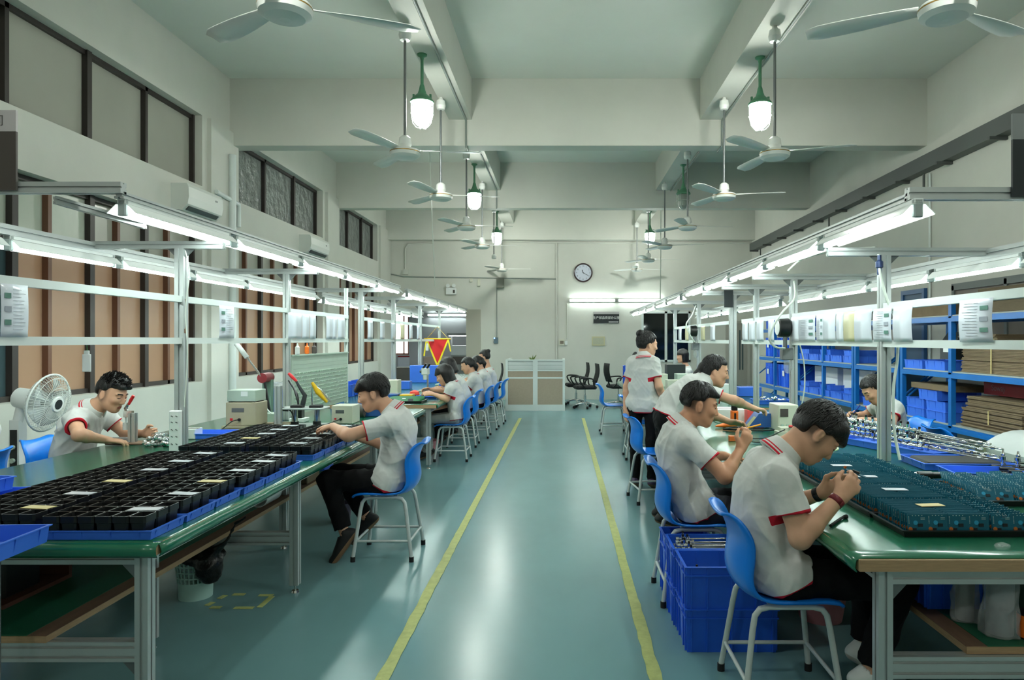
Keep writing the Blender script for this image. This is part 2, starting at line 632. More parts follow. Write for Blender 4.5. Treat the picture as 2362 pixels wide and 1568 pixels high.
struct(MB().box((-2.40, YF - .035, 0), (-2.04, YF - .001, 2.27)).obj('trim_8', mat('door_jamb_beige', (164, 162, 148), .6)))
# annex seen through the opening
struct(MB().box((-6.2, YF + .2, -.12), (OPX1 + .6, 21.2, 0)).obj('floor_annex', FLOORM))
struct(MB().box((-6.2, YF + .2, 2.75), (OPX1 + .6, 21.2, 2.85)).obj('ceiling_annex', CEIL))
AN = mat('annex_paint', (186, 188, 192), .7, var=.04, scale=1)
a = MB()
a.box((-4.62, 21.0, 0), (OPX1 + .6, 21.2, 2.75)).box((-6.2, 21.0, 0), (-5.2, 21.2, 2.75)).box((-5.2, 21.0, 0), (-4.62, 21.2, 1.05)).box((-5.2, 21.0, 2.32), (-4.62, 21.2, 2.75))
struct(a.obj('wall_annex_back', AN))
struct(MB().box((-6.4, YF + .2, 0), (-6.2, 21.2, 2.75)).obj('wall_annex_left', AN))
struct(MB().box((OPX1 + .6, YF + .2, 0), (OPX1 + .8, 21.2, 2.75)).obj('wall_annex_right', AN))
struct(MB().box((-6.2, YF + .2, 0), (XL - .3, YF + .4, 2.75)).obj('wall_annex_front', AN))
wn += 1
root = struct(bpy.data.objects.new('window_%d' % wn, None))
COL.objects.link(root)
root.location = (-4.9, 21.1, 1.05)
f = MB()
for x0 in (-5.2, -4.80, -4.66):
    f.box((x0, 21.04, 1.05), (x0 + .04, 21.1, 2.32))
f.box((-5.2, 21.04, 1.05), (-4.62, 21.1, 1.1)).box((-5.2, 21.04, 2.28), (-4.62, 21.1, 2.32))
f.obj('window_frame', mat('pale_red_frame', (196, 150, 140), .5), root)
MB().box((-5.18, 21.08, 1.08), (-4.64, 21.09, 2.3)).obj('pane', mat('bright_daylit_pane', (255, 252, 244), .4, emit=2.2), root)

# ---- beams
def beam(name, lo, hi):
    struct(MB().box(lo, hi).obj(name, BEAMM))
k = 10
for y in (-3.9, .5, 4.80, 9.10, 13.40):
    beam('trim_%d' % k, (XL, y, 4.05), (XR, y + .25, ZC)); k += 1
beam('trim_%d' % k, (XL, 17.2, 3.99), (XR, YF, ZC)); k += 1
YS = [(YB, -3.9), (-3.65, .5), (.75, 4.8), (5.05, 9.10), (9.35, 13.40), (13.65, 17.2)]
for x0, x1 in ((-1.475, -1.18), (1.82, 2.14)):
    for y0, y1 in YS:
        beam('trim_%d' % k, (x0, y0, 4.39), (x1, y1, ZC)); k += 1

# ---- doors
def door(n, lo, hi, axis, m, mframe, slots=False):
    root = struct(bpy.data.objects.new('door_%d' % n, None))
    COL.objects.link(root)
    root.location = ((lo[0] + hi[0]) / 2, (lo[1] + hi[1]) / 2, 0)
    MB().box(lo, hi).obj('door_leaf', m, root)
    f = MB()
    if axis == 1:                     # lies in a wall facing -y
        f.box((lo[0] - .06, lo[1] - .02, 0), (lo[0], hi[1], hi[2] + .06)).box((hi[0], lo[1] - .02, 0), (hi[0] + .06, hi[1], hi[2] + .06))
        f.box((lo[0], lo[1] - .02, hi[2]), (hi[0], hi[1], hi[2] + .06))
    else:
        f.box((lo[0] - .02, lo[1] - .06, 0), (hi[0], lo[1], hi[2] + .06)).box((lo[0] - .02, hi[1], 0), (hi[0], hi[1] + .06, hi[2] + .06))
        f.box((lo[0] - .02, lo[1], hi[2]), (hi[0], hi[1], hi[2] + .06))
    f.obj('door_frame', mframe, root)
    if slots:
        xm = (lo[0] + hi[0]) / 2
        for s in (-.12, -.05, .05, .12):
            MB().box((xm + s - .018, lo[1] - .006, .75), (xm + s + .018, lo[1], 1.75)).obj('glazing_strip', PANE_T, root)
    return root
door(1, (4.20, YF - .04, .01), (4.68, YF - .005, 1.92), 1, mat('grey_door', (150, 148, 140), .5), mat('grey_door_frame', (168, 166, 158), .5), True)
door(2, (XR - .03, 9.15, .01), (XR - .005, 9.65, 2.12), 0, mat('steel_blue_door', (70, 96, 120), .5), mat('blue_door_frame', (52, 92, 138), .4))
wn += 1
root = struct(bpy.data.objects.new('window_%d' % wn, None))
COL.objects.link(root)
root.location = (XR - .02, 6.9, .9)
MB().box((XR - .03, 5.2, .9), (XR - .004, 8.45, 2.16)).obj('pane', mat('brown_shutter', (118, 112, 104), .6, var=.08, scale=2), root)
f = MB()
for y in (5.2, 6.3, 7.4, 8.4):
    f.box((XR - .05, y, .9), (XR - .03, y + .05, 2.16))
f.box((XR - .05, 5.2, 2.1), (XR - .03, 8.45, 2.18))
f.obj('window_frame', mat('grey_frame', (104, 112, 110), .5), root)

# ---- floor markings
def tape_line(name, x, y0, y1, wd, label):
    b = MB()
    ys = np.arange(y0, y1, .09)
    L, R = [], []
    for y in ys:
        j = max(0, 1 - y / 7) * .009
        L.append((x - wd / 2 + random.uniform(-j, j), y, .0022))
        R.append((x + wd / 2 + random.uniform(-j, j), y, .0022))
    b.sheet([L, R], 0, -.0018, smooth=False)
    tag(b.obj(name, YELLOW), label, 'floor line')
tape_line('floor_line', -.79, .6, 13.3, .058, 'long yellow line taped on the blue floor along the left side of the aisle')
tape_line('floor_line', .417, .6, 13.3, .058, 'long yellow line taped on the blue floor along the right side of the aisle')
t = thing('floor_tape_square', 'dashed yellow tape square on the floor beside the left bench', 'floor marking', tuple(on_z(555, 1388, 0)))
for (xa, ya, xb, yb) in ((505, 1381, 520, 1373), (476, 1397, 492, 1389), (485, 1401, 510, 1401), (540, 1402, 585, 1402), (598, 1401, 628, 1375), (597, 1373, 630, 1373), (537, 1371, 565, 1371)):
    p, q = on_z(xa, ya, 0), on_z(xb, yb, 0)
    d = (q - p).normalized()
    s = Vector((-d.y, d.x, 0)) * .016
    MB().sheet([[(p + s)[:2] + (.0022,), (q + s)[:2] + (.0022,)], [(p - s)[:2] + (.0022,), (q - s)[:2] + (.0022,)]], 0, .0018, False).obj('dash', YELLOW, t)

# ---- services on walls and beams
t = thing('cable_tray', 'long dark grey cable tray running high along the right wall', 'cable tray', (XR - .07, 9.5, 3.7))
MB().box((XR - .14, 1.5, 3.69), (XR, 17.18, 3.70)).box((XR - .14, 1.5, 3.70), (XR - .13, 17.18, 3.88)).box((XR - .01, 1.5, 3.70), (XR, 17.18, 3.88)).obj('channel', mat('tray_grey', (92, 96, 94), .5, .2), t)
for y in np.arange(2.2, 17.2, 1.05):
    MB().box((XR - .2, y, 3.655), (XR, y + .04, 3.69)).obj('bracket', mat('bracket_grey', (80, 84, 82), .5), t)
for y in (6.2, 9.0, 12.2, 16.4):
    MB().box((XR - .1, y, 3.42), (XR - .08, y + .03, 3.66)).obj('hanger', mat('bracket_grey', (80, 84, 82), .5), t)

def conduit(pts, r, label, m=WALL, name='conduit'):
    return tag(MB().tube(pts, r, 8).obj(name, m), label, 'conduit')
CG = mat('conduit_grey', (140, 148, 142), .5)
conduit([(-1.25, 5.06, 4.375), (-1.25, 9.06, 4.375), (-1.25, 9.08, 4.36), (-1.25, 9.08, 4.02), (-1.25, 9.1, 4.03), (-1.25, 9.34, 4.03)], .012, 'thin conduit under the near left ceiling beam', CG)
conduit([(-1.25, 9.37, 4.375), (-1.25, 13.36, 4.375), (-1.25, 13.38, 4.36), (-1.25, 13.38, 4.03)], .012, 'thin conduit under the middle left ceiling beam', CG)
conduit([(2.10, 5.06, 4.375), (2.10, 9.06, 4.375), (2.10, 9.08, 4.36), (2.10, 9.08, 4.02), (2.10, 9.1, 4.03), (2.10, 9.34, 4.03)], .012, 'thin conduit under the near right ceiling beam', CG)
conduit([(2.10, 9.37, 4.375), (2.10, 13.36, 4.375)], .012, 'thin conduit under the middle right ceiling beam', CG)
def back_pipe(pts, r, label, m=WALL):
    return conduit([tuple(on_y(px, py, YF - r - .002)) for px, py in pts], r, label, m)
back_pipe([(897, 550), (1300, 560), (1728, 560)], .022, 'long horizontal conduit high on the back wall', BEAMM)
back_pipe([(935, 628), (935, 572), (942, 562), (1000, 560)], .018, 'bent conduit at the left end of the back wall')
back_pipe([(895, 630), (930, 638), (1285, 643)], .014, 'long horizontal cable below the high conduit on the back wall', CG)
back_pipe([(1284, 560), (1284, 828)], .02, 'vertical conduit on the back wall left of the clock')
back_pipe([(1146, 660), (1146, 780)], .012, 'vertical conduit from grey box to blue lit keypad on the back wall', CG)
back_pipe([(1308, 700), (1308, 782)], .012, 'short vertical conduit below the left end of the wall tubes')
conduit([(XR - .02, 9.0, .9), (XR - .02, 9.0, 3.66)], .016, 'vertical white conduit on the right wall', WHITEBAR)
conduit([(XL + .08, 9.0, .76), (XL + .08, 9.0, 2.2), (XL + .08, 9.0, 3.9)], .05, 'white vertical duct on the column by the left windows', WHITEBAR)
conduit([(XL + .07, 9.2, 3.0), (XL + .07, 9.2, 3.3), (XL + .07, 8.6, 3.34)], .03, 'bent air conditioner pipe on the left column', WHITEBAR)
conduit([(-1.95, 10.2, 4.92), (-1.93, 10.2, 4.0), (-1.9, 10.2, 3.2), (-1.86, 10.2, 2.29)], .007, 'thin white cable hanging from the ceiling to the left lamp rail', CABLE, 'cable')
conduit([(1.99, 13.9, 4.38), (1.99, 13.9, 3.2), (1.98, 13.9, 2.21)], .009, 'thin white cable hanging from the right ceiling beam to the lamp rail', CABLE, 'cable')

# ---- ceiling fans
def fan_blade_mb():
    pts = []
    for i in range(9):
        u = i / 8
        r = .13 + u * .57
        wd = .030 + .042 * math.sin(min(1, u * 1.25) * math.pi / 2) - (.03 if u > .99 else 0)
        tw = .013 * (1 - .3 * u)
        pts.append([(r, -wd, -tw), (r, 0, .004), (r, wd, tw)])
    return MB().sheet(pts, 0, .004)
def ceiling_fan(x, y, ang, label, ztop=4.39, blades=True):
    t = thing('ceiling_fan', label, 'ceiling fan', (x, y, ztop), 0, 'white ceiling fans hanging from the beams')
    MB().lathe([(.018, 0), (.03, -.03), (.05, -.04), (.058, -.10), (.045, -.145), (.02, -.15)], (0, 0, 0), 20).obj('canopy', FANW, t, False)
    MB().cyl((0, 0, -.14), (0, 0, -1.09), .0125, n=10).obj('rod', GREYSTEEL, t, False)
    if not blades:
        MB().lathe([(.02, -1.05), (.05, -1.08), (.05, -1.14), (.02, -1.15)], n=16).obj('hook_cover', FANW, t, False)
        return t
    MB().lathe([(.03, -1.02), (.052, -1.04), (.06, -1.10), (.05, -1.125), (.05, -1.14)], n=22).obj('coupling', FANW, t, False)
    MB().lathe([(.05, -1.135), (.128, -1.15), (.138, -1.163), (.138, -1.168, 1), (.138, -1.176), (.132, -1.205), (.10, -1.225), (.05, -1.233), (.03, -1.236), (.001, -1.236)], n=28).obj('motor', [FANW, FANGOLD], t, False)
    bm = fan_blade_mb().mesh('blade', [FANW])
    for q in range(3):
        o = bpy.data.objects.new('blade', bm)
        COL.objects.link(o)
        o.parent = t
        o.location = (0, 0, -1.155)
        o.rotation_euler = (0, 0, math.radians(ang + 120 * q))
    return t
LF = [(3.59, 145), (6.36, 5), (8.27, 12), (10.53, 5), (12.65, 8), (14.9, 0), (16.9, 3)]
for i, (y, a) in enumerate(LF):
    ceiling_fan((-1.43 - .004 * i), y, a, 'white ceiling fan, %s from the camera, left beam' % ORD[i] if i != 5 else 'bare fan rod without blades hanging from the left ceiling beam', blades=i != 5)
RF = [(3.60, 150), (6.39, 341), (8.27, 350), (10.53, 8), (12.7, 350), (14.9, 8), (16.9, 18)]
for i, (y, a) in enumerate(RF):
    ceiling_fan(1.99 - .025 * i if i else 2.0, y, a, 'white ceiling fan, %s from the camera, right beam' % ORD[i])

# ---- caged pendant lamps
def pendant(x, y, label, lit=True, ztop=4.39):
    t = thing('pendant_lamp', label, 'pendant lamp', (x, y, ztop), 0, 'green pendant lamps with caged glass')
    MB().lathe([(.05, 0), (.048, -.015), (.022, -.03), (.016, -.06), (.016, -.30), (.024, -.32), (.032, -.36), (.045, -.40), (.10, -.45), (.118, -.475), (.118, -.49), (.095, -.50)], n=24).obj('lamp_housing', GREENLAMP, t, False)
    for s in (-1, 1):
        MB().cbox((s * .085, 0, -.43), (.02, .02, .05)).obj('clip', GREENLAMP, t, False)
    MB().lathe([(.092, -.495), (.097, -.55), (.095, -.62), (.082, -.68), (.05, -.72), (.001, -.735)], n=24).obj('glass_globe', GLOW if lit else LAMPOFF, t, False)
    cg = MB()
    for q in range(6):
        a = q * math.pi / 3
        pr = [(.11, -.49), (.112, -.56), (.108, -.63), (.092, -.70), (.055, -.742), (0.0, -.752)]
        cg.tube([(r * math.cos(a), r * math.sin(a), z) for r, z in pr], .0035, 6)
    cg.tube([(.113 * math.cos(a), .113 * math.sin(a), -.60) for a in np.arange(24) * math.pi / 12], .0035, 6, closed=True)
    cg.obj('wire_cage', mat('cage_wire', (190, 200, 190), .4, .5), t, False)
    return t
for i, y in enumerate((7.02, 11.4, 15.6)):
    pendant(-1.41 - .02 * i, y, 'lit green caged pendant lamp, %s from the camera under the left ceiling beam' % ORD[i])
for i, y in enumerate((7.09, 11.44, 15.6)):
    pendant(2.03 - .02 * i, y, ['lit green caged pendant lamp nearest the camera under the right ceiling beam', 'unlit green caged pendant lamp under the right ceiling beam', 'lit green caged pendant lamp farthest along the right ceiling beam'][i], lit=i != 1)
for x, y in ((-1.40, 2.65), (2.0, 2.65), (-1.40, -1.8), (2.0, -1.8)):  # out of view lamps, added to light the foreground and the rear
    pendant(x, y, 'lit green caged pendant lamp over the near end of the %s bench' % ('left' if x < 0 else 'right') if y > 0 else 'lit green caged pendant lamp at the rear %s of the hall' % ('left' if x < 0 else 'right'))

# ---- back wall fittings
def wall_tube(x0, x1, z, y, label):
    t = thing('wall_tube_light', label, 'wall light', ((x0 + x1) / 2, y, z), 0, 'tube lights on the back wall')
    MB().box((x0, y - .04, z - .03), (x1, y, z + .03)).obj('batten', WHITEBAR, t)
    MB().cyl((x0 + .03, y - .065, z), (x1 - .03, y - .065, z), .016, n=10).obj('tube', TUBE, t)
    for x in (x0, x1 - .03):
        MB().box((x, y - .085, z - .025), (x + .03, y - .04, z + .025)).obj('end_cap', WHITEP, t)
p = on_y(1312, 693, YF); q = on_y(1422, 693, YF); r = on_y(1495, 693, YF)
wall_tube(p.x, q.x - .02, p.z, YF - .002, 'long lit tube on the back wall above the dark sign')
wall_tube(q.x + .02, q.x + 1.22, p.z, YF - .002, 'lit tube on the back wall right of the longer one')
wall_tube(-4.05, -2.85, 2.25, 20.98, 'lit tube on the far wall of the room through the opening')

t = thing('wall_clock', 'round white wall clock with dark rim on the back wall', 'clock', tuple(on_y(1345, 629, YF - .02)))
MB().lathe([(.205, .02), (.235, .02), (.24, .01), (.24, -.035), (.215, -.045), (.205, -.03), (.205, .02)], n=40, axis=1).obj('clock_rim', mat('clock_rim_dark', (58, 44, 46), .3), t, False)
MB().lathe([(.207, 0.0), (.207, -.026), (.0001, -.026)], n=40, axis=1).obj('clock_face', mat('clock_face', (206, 212, 226), .4), t, False)
for k_ in range(12):
    a = math.radians(90 - 30 * (k_ + 1))
    text_mesh(str(k_ + 1), 'numeral', .055, mat('clock_ink', (70, 74, 84), .5), t, (.165 * math.cos(a), -.029, .165 * math.sin(a)))
for ln, wd, ang, nm in ((.10, .016, 90 - 30 * 11.33, 'hour_hand'), (.155, .011, 90 - 6 * 20, 'minute_hand')):
    a = math.radians(ang)
    MB().cbox((ln / 2 - .02, -.034, 0), (ln, .004, wd), 0, (0, -a, 0), (0, -.034, 0)).obj(nm, mat('clock_hand', (24, 24, 28), .4), t, False)

def plate(name, px0, py0, px1, py1, m, label, cat, th=.03, y=YF):
    p, q = on_y(px0, py1, y), on_y(px1, py0, y)
    t = thing(name, label, cat, ((p.x + q.x) / 2, y - .001, p.z))
    MB().box((p.x, y - th, p.z), (q.x, y - .001, q.z)).obj('panel', m, t)
    return t, p, q
t, p, q = plate('wall_sign', 1369, 719, 1428, 745, SIGNK, 'dark rectangular sign with white lettering on the back wall under the tubes', 'sign')
MB().box((p.x, YF - .033, q.z - .06), (q.x, YF - .03, q.z)).obj('top_strip', SIGNG, t)
text_mesh('生产部品质部办公室', 'lettering', .075, WHITET, t, (0, -.033, .13))
MB().box((p.x + .38, YF - .033, p.z + .02), (q.x - .02, YF - .030, p.z + .035)).obj('underline', WHITET, t)
t, p, q = plate('framed_notice', 1365, 776, 1395, 797, mat('pale_gold_frame', (190, 186, 150), .5), 'small framed notice on the back wall below the dark sign', 'notice')
MB().box((p.x + .03, YF - .033, p.z + .03), (q.x - .03, YF - .03, q.z - .03)).obj('notice_sheet', mat('notice_paper', (176, 178, 156), .5, var=.1, scale=60), t)
t, p, q = plate('distribution_box', 1146, 641, 1163, 664, mat('grey_box', (128, 130, 120), .5), 'grey steel electrical box high on the back wall', 'electrical box', .12)
t, p, q = plate('access_keypad', 1139, 778, 1149, 792, mat('keypad', (86, 108, 118), .4), 'small blue lit keypad on the back wall beside the opening', 'keypad', .03)
MB().cyl((p.x + .02, YF - .034, q.z - .02), (p.x + .02, YF - .03, q.z - .02), .016, n=10).obj('status_light', LEDB, t)
t, p, q = plate('socket_plate', 1290, 783, 1302, 796, CREAM, 'cream double socket on the back wall above the office partition', 'socket', .04)
MB().box((p.x + .02, YF - .043, p.z + .03), (q.x - .02, YF - .04, q.z - .03)).obj('socket_face', mat('socket_taupe', (120, 110, 96), .5), t)  # darker taupe face on the cream plate
plate('switch_plate', 1303, 786, 1309, 795, WHITEP, 'small white switch beside the cream socket on the back wall', 'switch', .03)
plate('junction_box', 930, 621, 942, 633, WALL, 'white junction box on the back wall near the left corner', 'junction box', .06)
plate('junction_box', 1084, 642, 1090, 650, CREAM, 'tiny junction box on the back wall cable right of the emergency light', 'junction box', .05)
plate('doorbell', 1102, 644, 1108, 660, CREAM, 'narrow cream bell box on the back wall', 'bell', .05)
t, p, q = plate('emergency_light', 1030, 664, 1053, 679, WHITEP, 'white twin headed emergency light on the back wall', 'emergency light', .07)
for s in (p.x + .05, q.x - .05):
    MB().cyl((s, YF - .03, q.z + .06), (s, YF - .11, q.z + .05), .03, .05, 14).obj('lamp_head', WHITEP, t)
    MB().cyl((s, YF - .05, q.z), (s, YF - .05, q.z + .05), .012, n=8).obj('bracket', GREYSTEEL, t)
MB().box((p.x + .17, YF - .073, p.z + .03), (p.x + .22, YF - .07, p.z + .11)).obj('panel_switch', SIGND, t)

# ---- air conditioners on the left wall
def aircon(y0, y1, label):
    t = thing('air_conditioner', label, 'air conditioner', (XL, (y0 + y1) / 2, 2.95))
    prof = [(0, .02), (.12, 0), (.19, .07), (.205, .15), (.20, .26), (.18, .30), (0, .30)]
    MB().prism([(XL + a, 2.95 + b) for a, b in prof], y0, y1, 1).obj('casing', mat('aircon_white', (216, 220, 214), .35), t)
    MB().cbox((XL + .158, (y0 + y1) / 2, 2.982), (.012, (y1 - y0) * .86, .055), 0, (0, math.radians(44), 0)).obj('air_outlet', mat('aircon_slot', (70, 76, 76), .3), t)
    MB().cbox((XL + .205, y1 - .16, 3.16), (.004, .05, .02)).obj('badge', GREYSTEEL, t)
aircon(7.72, 8.50, 'white wall air conditioner between the upper and lower near windows')
aircon(11.5, 12.4, 'white wall air conditioner farther along the left wall')
# ================================================================== PEOPLE (smooth-blended distance fields -> one continuous mesh)
class Field:
    def __init__(s, lo, hi, h):
        s.h = h
        s.lo = V(lo)
        s.n = np.ceil((V(hi) - s.lo) / h).astype(int) + 1
        s.f = np.full(tuple(s.n), 1.0, np.float32)

    def win(s, lo, hi):
        a = np.clip(np.floor((V(lo) - s.lo) / s.h).astype(int), 0, s.n)
        b = np.clip(np.ceil((V(hi) - s.lo) / s.h).astype(int) + 1, 0, s.n)
        if np.any(b <= a):
            return None, None
        sl = tuple(slice(i, j) for i, j in zip(a, b))
        ax = [(s.lo[k] + s.h * np.arange(a[k], b[k])).astype(np.float32) for k in range(3)]
        return sl, (ax[0][:, None, None], ax[1][None, :, None], ax[2][None, None, :])

    def put(s, sl, d, k, op):
        f = s.f[sl]
        d = d.astype(np.float32)
        if op == 'add':
            if k > 0:
                hh = np.clip(.5 + .5 * (f - d) / k, 0, 1)
                s.f[sl] = f * (1 - hh) + d * hh - k * hh * (1 - hh)
            else:
                s.f[sl] = np.minimum(f, d)
        elif op == 'sub':
            d = -d
            if k > 0:
                hh = np.clip(.5 - .5 * (f - d) / k, 0, 1)
                s.f[sl] = f * (1 - hh) + d * hh + k * hh * (1 - hh)
            else:
                s.f[sl] = np.maximum(f, d)

    def cone(s, a, b, r1, r2=None, k=.02, flat=None, op='add', cut=None, cut2=None):
        a, b = V(a), V(b)
        r2 = r1 if r2 is None else r2
        pad = max(r1, r2) + k + .03
        sl, (X, Y, Z) = s.win(np.minimum(a, b) - pad, np.maximum(a, b) + pad)
        if sl is None:
            return s
        px, py, pz = X - a[0], Y - a[1], Z - a[2]
        ba = b - a
        L2 = max(float(ba @ ba), 1e-9)
        t = np.clip((px * ba[0] + py * ba[1] + pz * ba[2]) / L2, 0, 1)
        qx, qy, qz = px - t * ba[0], py - t * ba[1], pz - t * ba[2]
        if flat is not None:                       # squash thickness along an axis
            ax, fc = nrm(flat[0]), flat[1]
            g = (fc - 1) * (qx * ax[0] + qy * ax[1] + qz * ax[2])
            qx, qy, qz = qx + g * ax[0], qy + g * ax[1], qz + g * ax[2]
        d = np.sqrt(qx * qx + qy * qy + qz * qz) - (r1 + (r2 - r1) * t)
        if flat is not None:
            d = d / (1 + (flat[1] - 1) * .5)
        for c in (cut, cut2):
            if c is not None:
                n = nrm(c[1])
                d = np.maximum(d, (X - c[0][0]) * n[0] + (Y - c[0][1]) * n[1] + (Z - c[0][2]) * n[2])
        s.put(sl, d, k, op)
        return s

    def ell(s, c, r, R=None, k=.02, op='add', pad=None, noise=None):
        """ellipsoid with radii r along the columns of R"""
        c, r = V(c), V(r)
        R = np.eye(3) if R is None else R
        p_ = float(max(r)) + k + .03
        sl, g = s.win(c - p_, c + p_)
        if sl is None:
            return s
        X, Y, Z = g
        q = [(X - c[0]) * R[0, i] + (Y - c[1]) * R[1, i] + (Z - c[2]) * R[2, i] for i in range(3)]
        k0 = np.sqrt(sum((q[i] / r[i]) ** 2 for i in range(3)))
        k1 = np.sqrt(sum((q[i] / (r[i] ** 2)) ** 2 for i in range(3)))
        d = k0 * (k0 - 1) / np.maximum(k1, 1e-6)
        if noise is not None:
            d = d + noise(*q)
        s.put(sl, d, k, op)
        return s

    def rbox(s, c, hs, R, k=.01, op='sub', r=.015):
        c, hs = V(c), V(hs)
        p_ = float(np.linalg.norm(hs)) + k + .02
        sl, g = s.win(c - p_, c + p_)
        if sl is None:
            return s
        X, Y, Z = g
        q = [np.abs((X - c[0]) * R[0, i] + (Y - c[1]) * R[1, i] + (Z - c[2]) * R[2, i]) - (hs[i] - r) for i in range(3)]
        o = np.sqrt(sum(np.maximum(v, 0) ** 2 for v in q))
        d = o + np.minimum(np.maximum(np.maximum(q[0], q[1]), q[2]), 0) - r
        s.put(sl, d, k, op)
        return s

    def plane(s, p, n, keep_below=True):
        """cut everything on the +n side of p"""
        n = nrm(n)
        ax = [(s.lo[k] + s.h * np.arange(s.n[k])).astype(np.float32) for k in range(3)]
        d = (ax[0][:, None, None] - p[0]) * n[0] + (ax[1][None, :, None] - p[1]) * n[1] + (ax[2][None, None, :] - p[2]) * n[2]
        s.f = np.maximum(s.f, d.astype(np.float32))
        return s

    def wrinkle(s, amp, wl, seed, mask_dirs=None):
        """fold-like displacement"""
        r = np.random.default_rng(seed)
        ax = [(s.lo[k] + s.h * np.arange(s.n[k])).astype(np.float32) for k in range(3)]
        w = 0
        near = np.abs(s.f) < .03
        idx = np.nonzero(near)
        P = np.stack([ax[k][idx[k]] for k in range(3)], 1)
        w = np.zeros(len(P), np.float32)
        for i in range(4):
            d = nrm(r.normal(size=3) * V(1, 1, .8)) * np.pi / (wl * r.uniform(.8, 1.5))
            d2 = nrm(r.normal(size=3)) * 2 * np.pi / (wl * 4)
            d3 = nrm(r.normal(size=3)) * 2 * np.pi / (wl * 3)
            fold = (1 - np.abs(np.sin(P @ d + 1.3 * np.sin(P @ d2 + r.uniform(0, 6)) + r.uniform(0, 6)))) ** 1.5
            w += (fold - .36) * np.clip(.5 + .8 * np.sin(P @ d3 + r.uniform(0, 6)), 0, 1.2)
        s.f[idx] -= amp * (w * .75).astype(np.float32)
        return s

    def mesh(s):
        f = s.f
        n = np.array(f.shape)
        S = (f < 0)
        c = [S[i:n[0] - 1 + i, j:n[1] - 1 + j, k:n[2] - 1 + k] for i in (0, 1) for j in (0, 1) for k in (0, 1)]
        cnt = sum(x.astype(np.int8) for x in c)
        act = np.argwhere((cnt > 0) & (cnt < 8))
        if len(act) == 0:
            return np.zeros((0, 3)), np.zeros((0, 4), int)
        cid = -np.ones(tuple(n - 1), np.int32)
        cid[act[:, 0], act[:, 1], act[:, 2]] = np.arange(len(act))
        acc = np.zeros((len(act), 3))
        num = np.zeros(len(act))
        for ax in range(3):
            o1, o2 = [a for a in range(3) if a != ax]
            for u in (0, 1):
                for v in (0, 1):
                    p = act.copy()
                    p[:, o1] += u
                    p[:, o2] += v
                    q = p.copy()
                    q[:, ax] += 1
                    fa = f[p[:, 0], p[:, 1], p[:, 2]]
                    fb = f[q[:, 0], q[:, 1], q[:, 2]]
                    m = (fa < 0) != (fb < 0)
                    t = np.where(m, fa / np.where(fa == fb, 1, fa - fb), 0)
                    pos = p.astype(float)
                    pos[:, ax] += t
                    acc[m] += pos[m]
                    num[m] += 1
        verts = s.lo + s.h * acc / num[:, None]
        quads = []
        for ax in range(3):
            o1, o2 = (ax + 1) % 3, (ax + 2) % 3
            sa = [slice(0, None)] * 3
            sb = [slice(0, None)] * 3
            sa[ax] = slice(0, n[ax] - 1)
            sb[ax] = slice(1, n[ax])
            A, B = S[tuple(sa)], S[tuple(sb)]
            e = np.argwhere(A != B)
            e = e[(e[:, o1] > 0) & (e[:, o2] > 0) & (e[:, o1] < n[o1] - 1) & (e[:, o2] < n[o2] - 1)]
            if len(e) == 0:
                continue
            ids = []
            for u, v in ((1, 1), (0, 1), (0, 0), (1, 0)):
                p = e.copy()
                p[:, o1] -= u
                p[:, o2] -= v
                ids.append(cid[p[:, 0], p[:, 1], p[:, 2]])
            Q = np.stack(ids, 1)
            inside = A[e[:, 0], e[:, 1], e[:, 2]]
            Q[~inside] = Q[~inside][:, ::-1]
            quads.append(Q)
        Q = np.vstack(quads)
        Q = Q[(Q >= 0).all(1)]
        return verts, Q

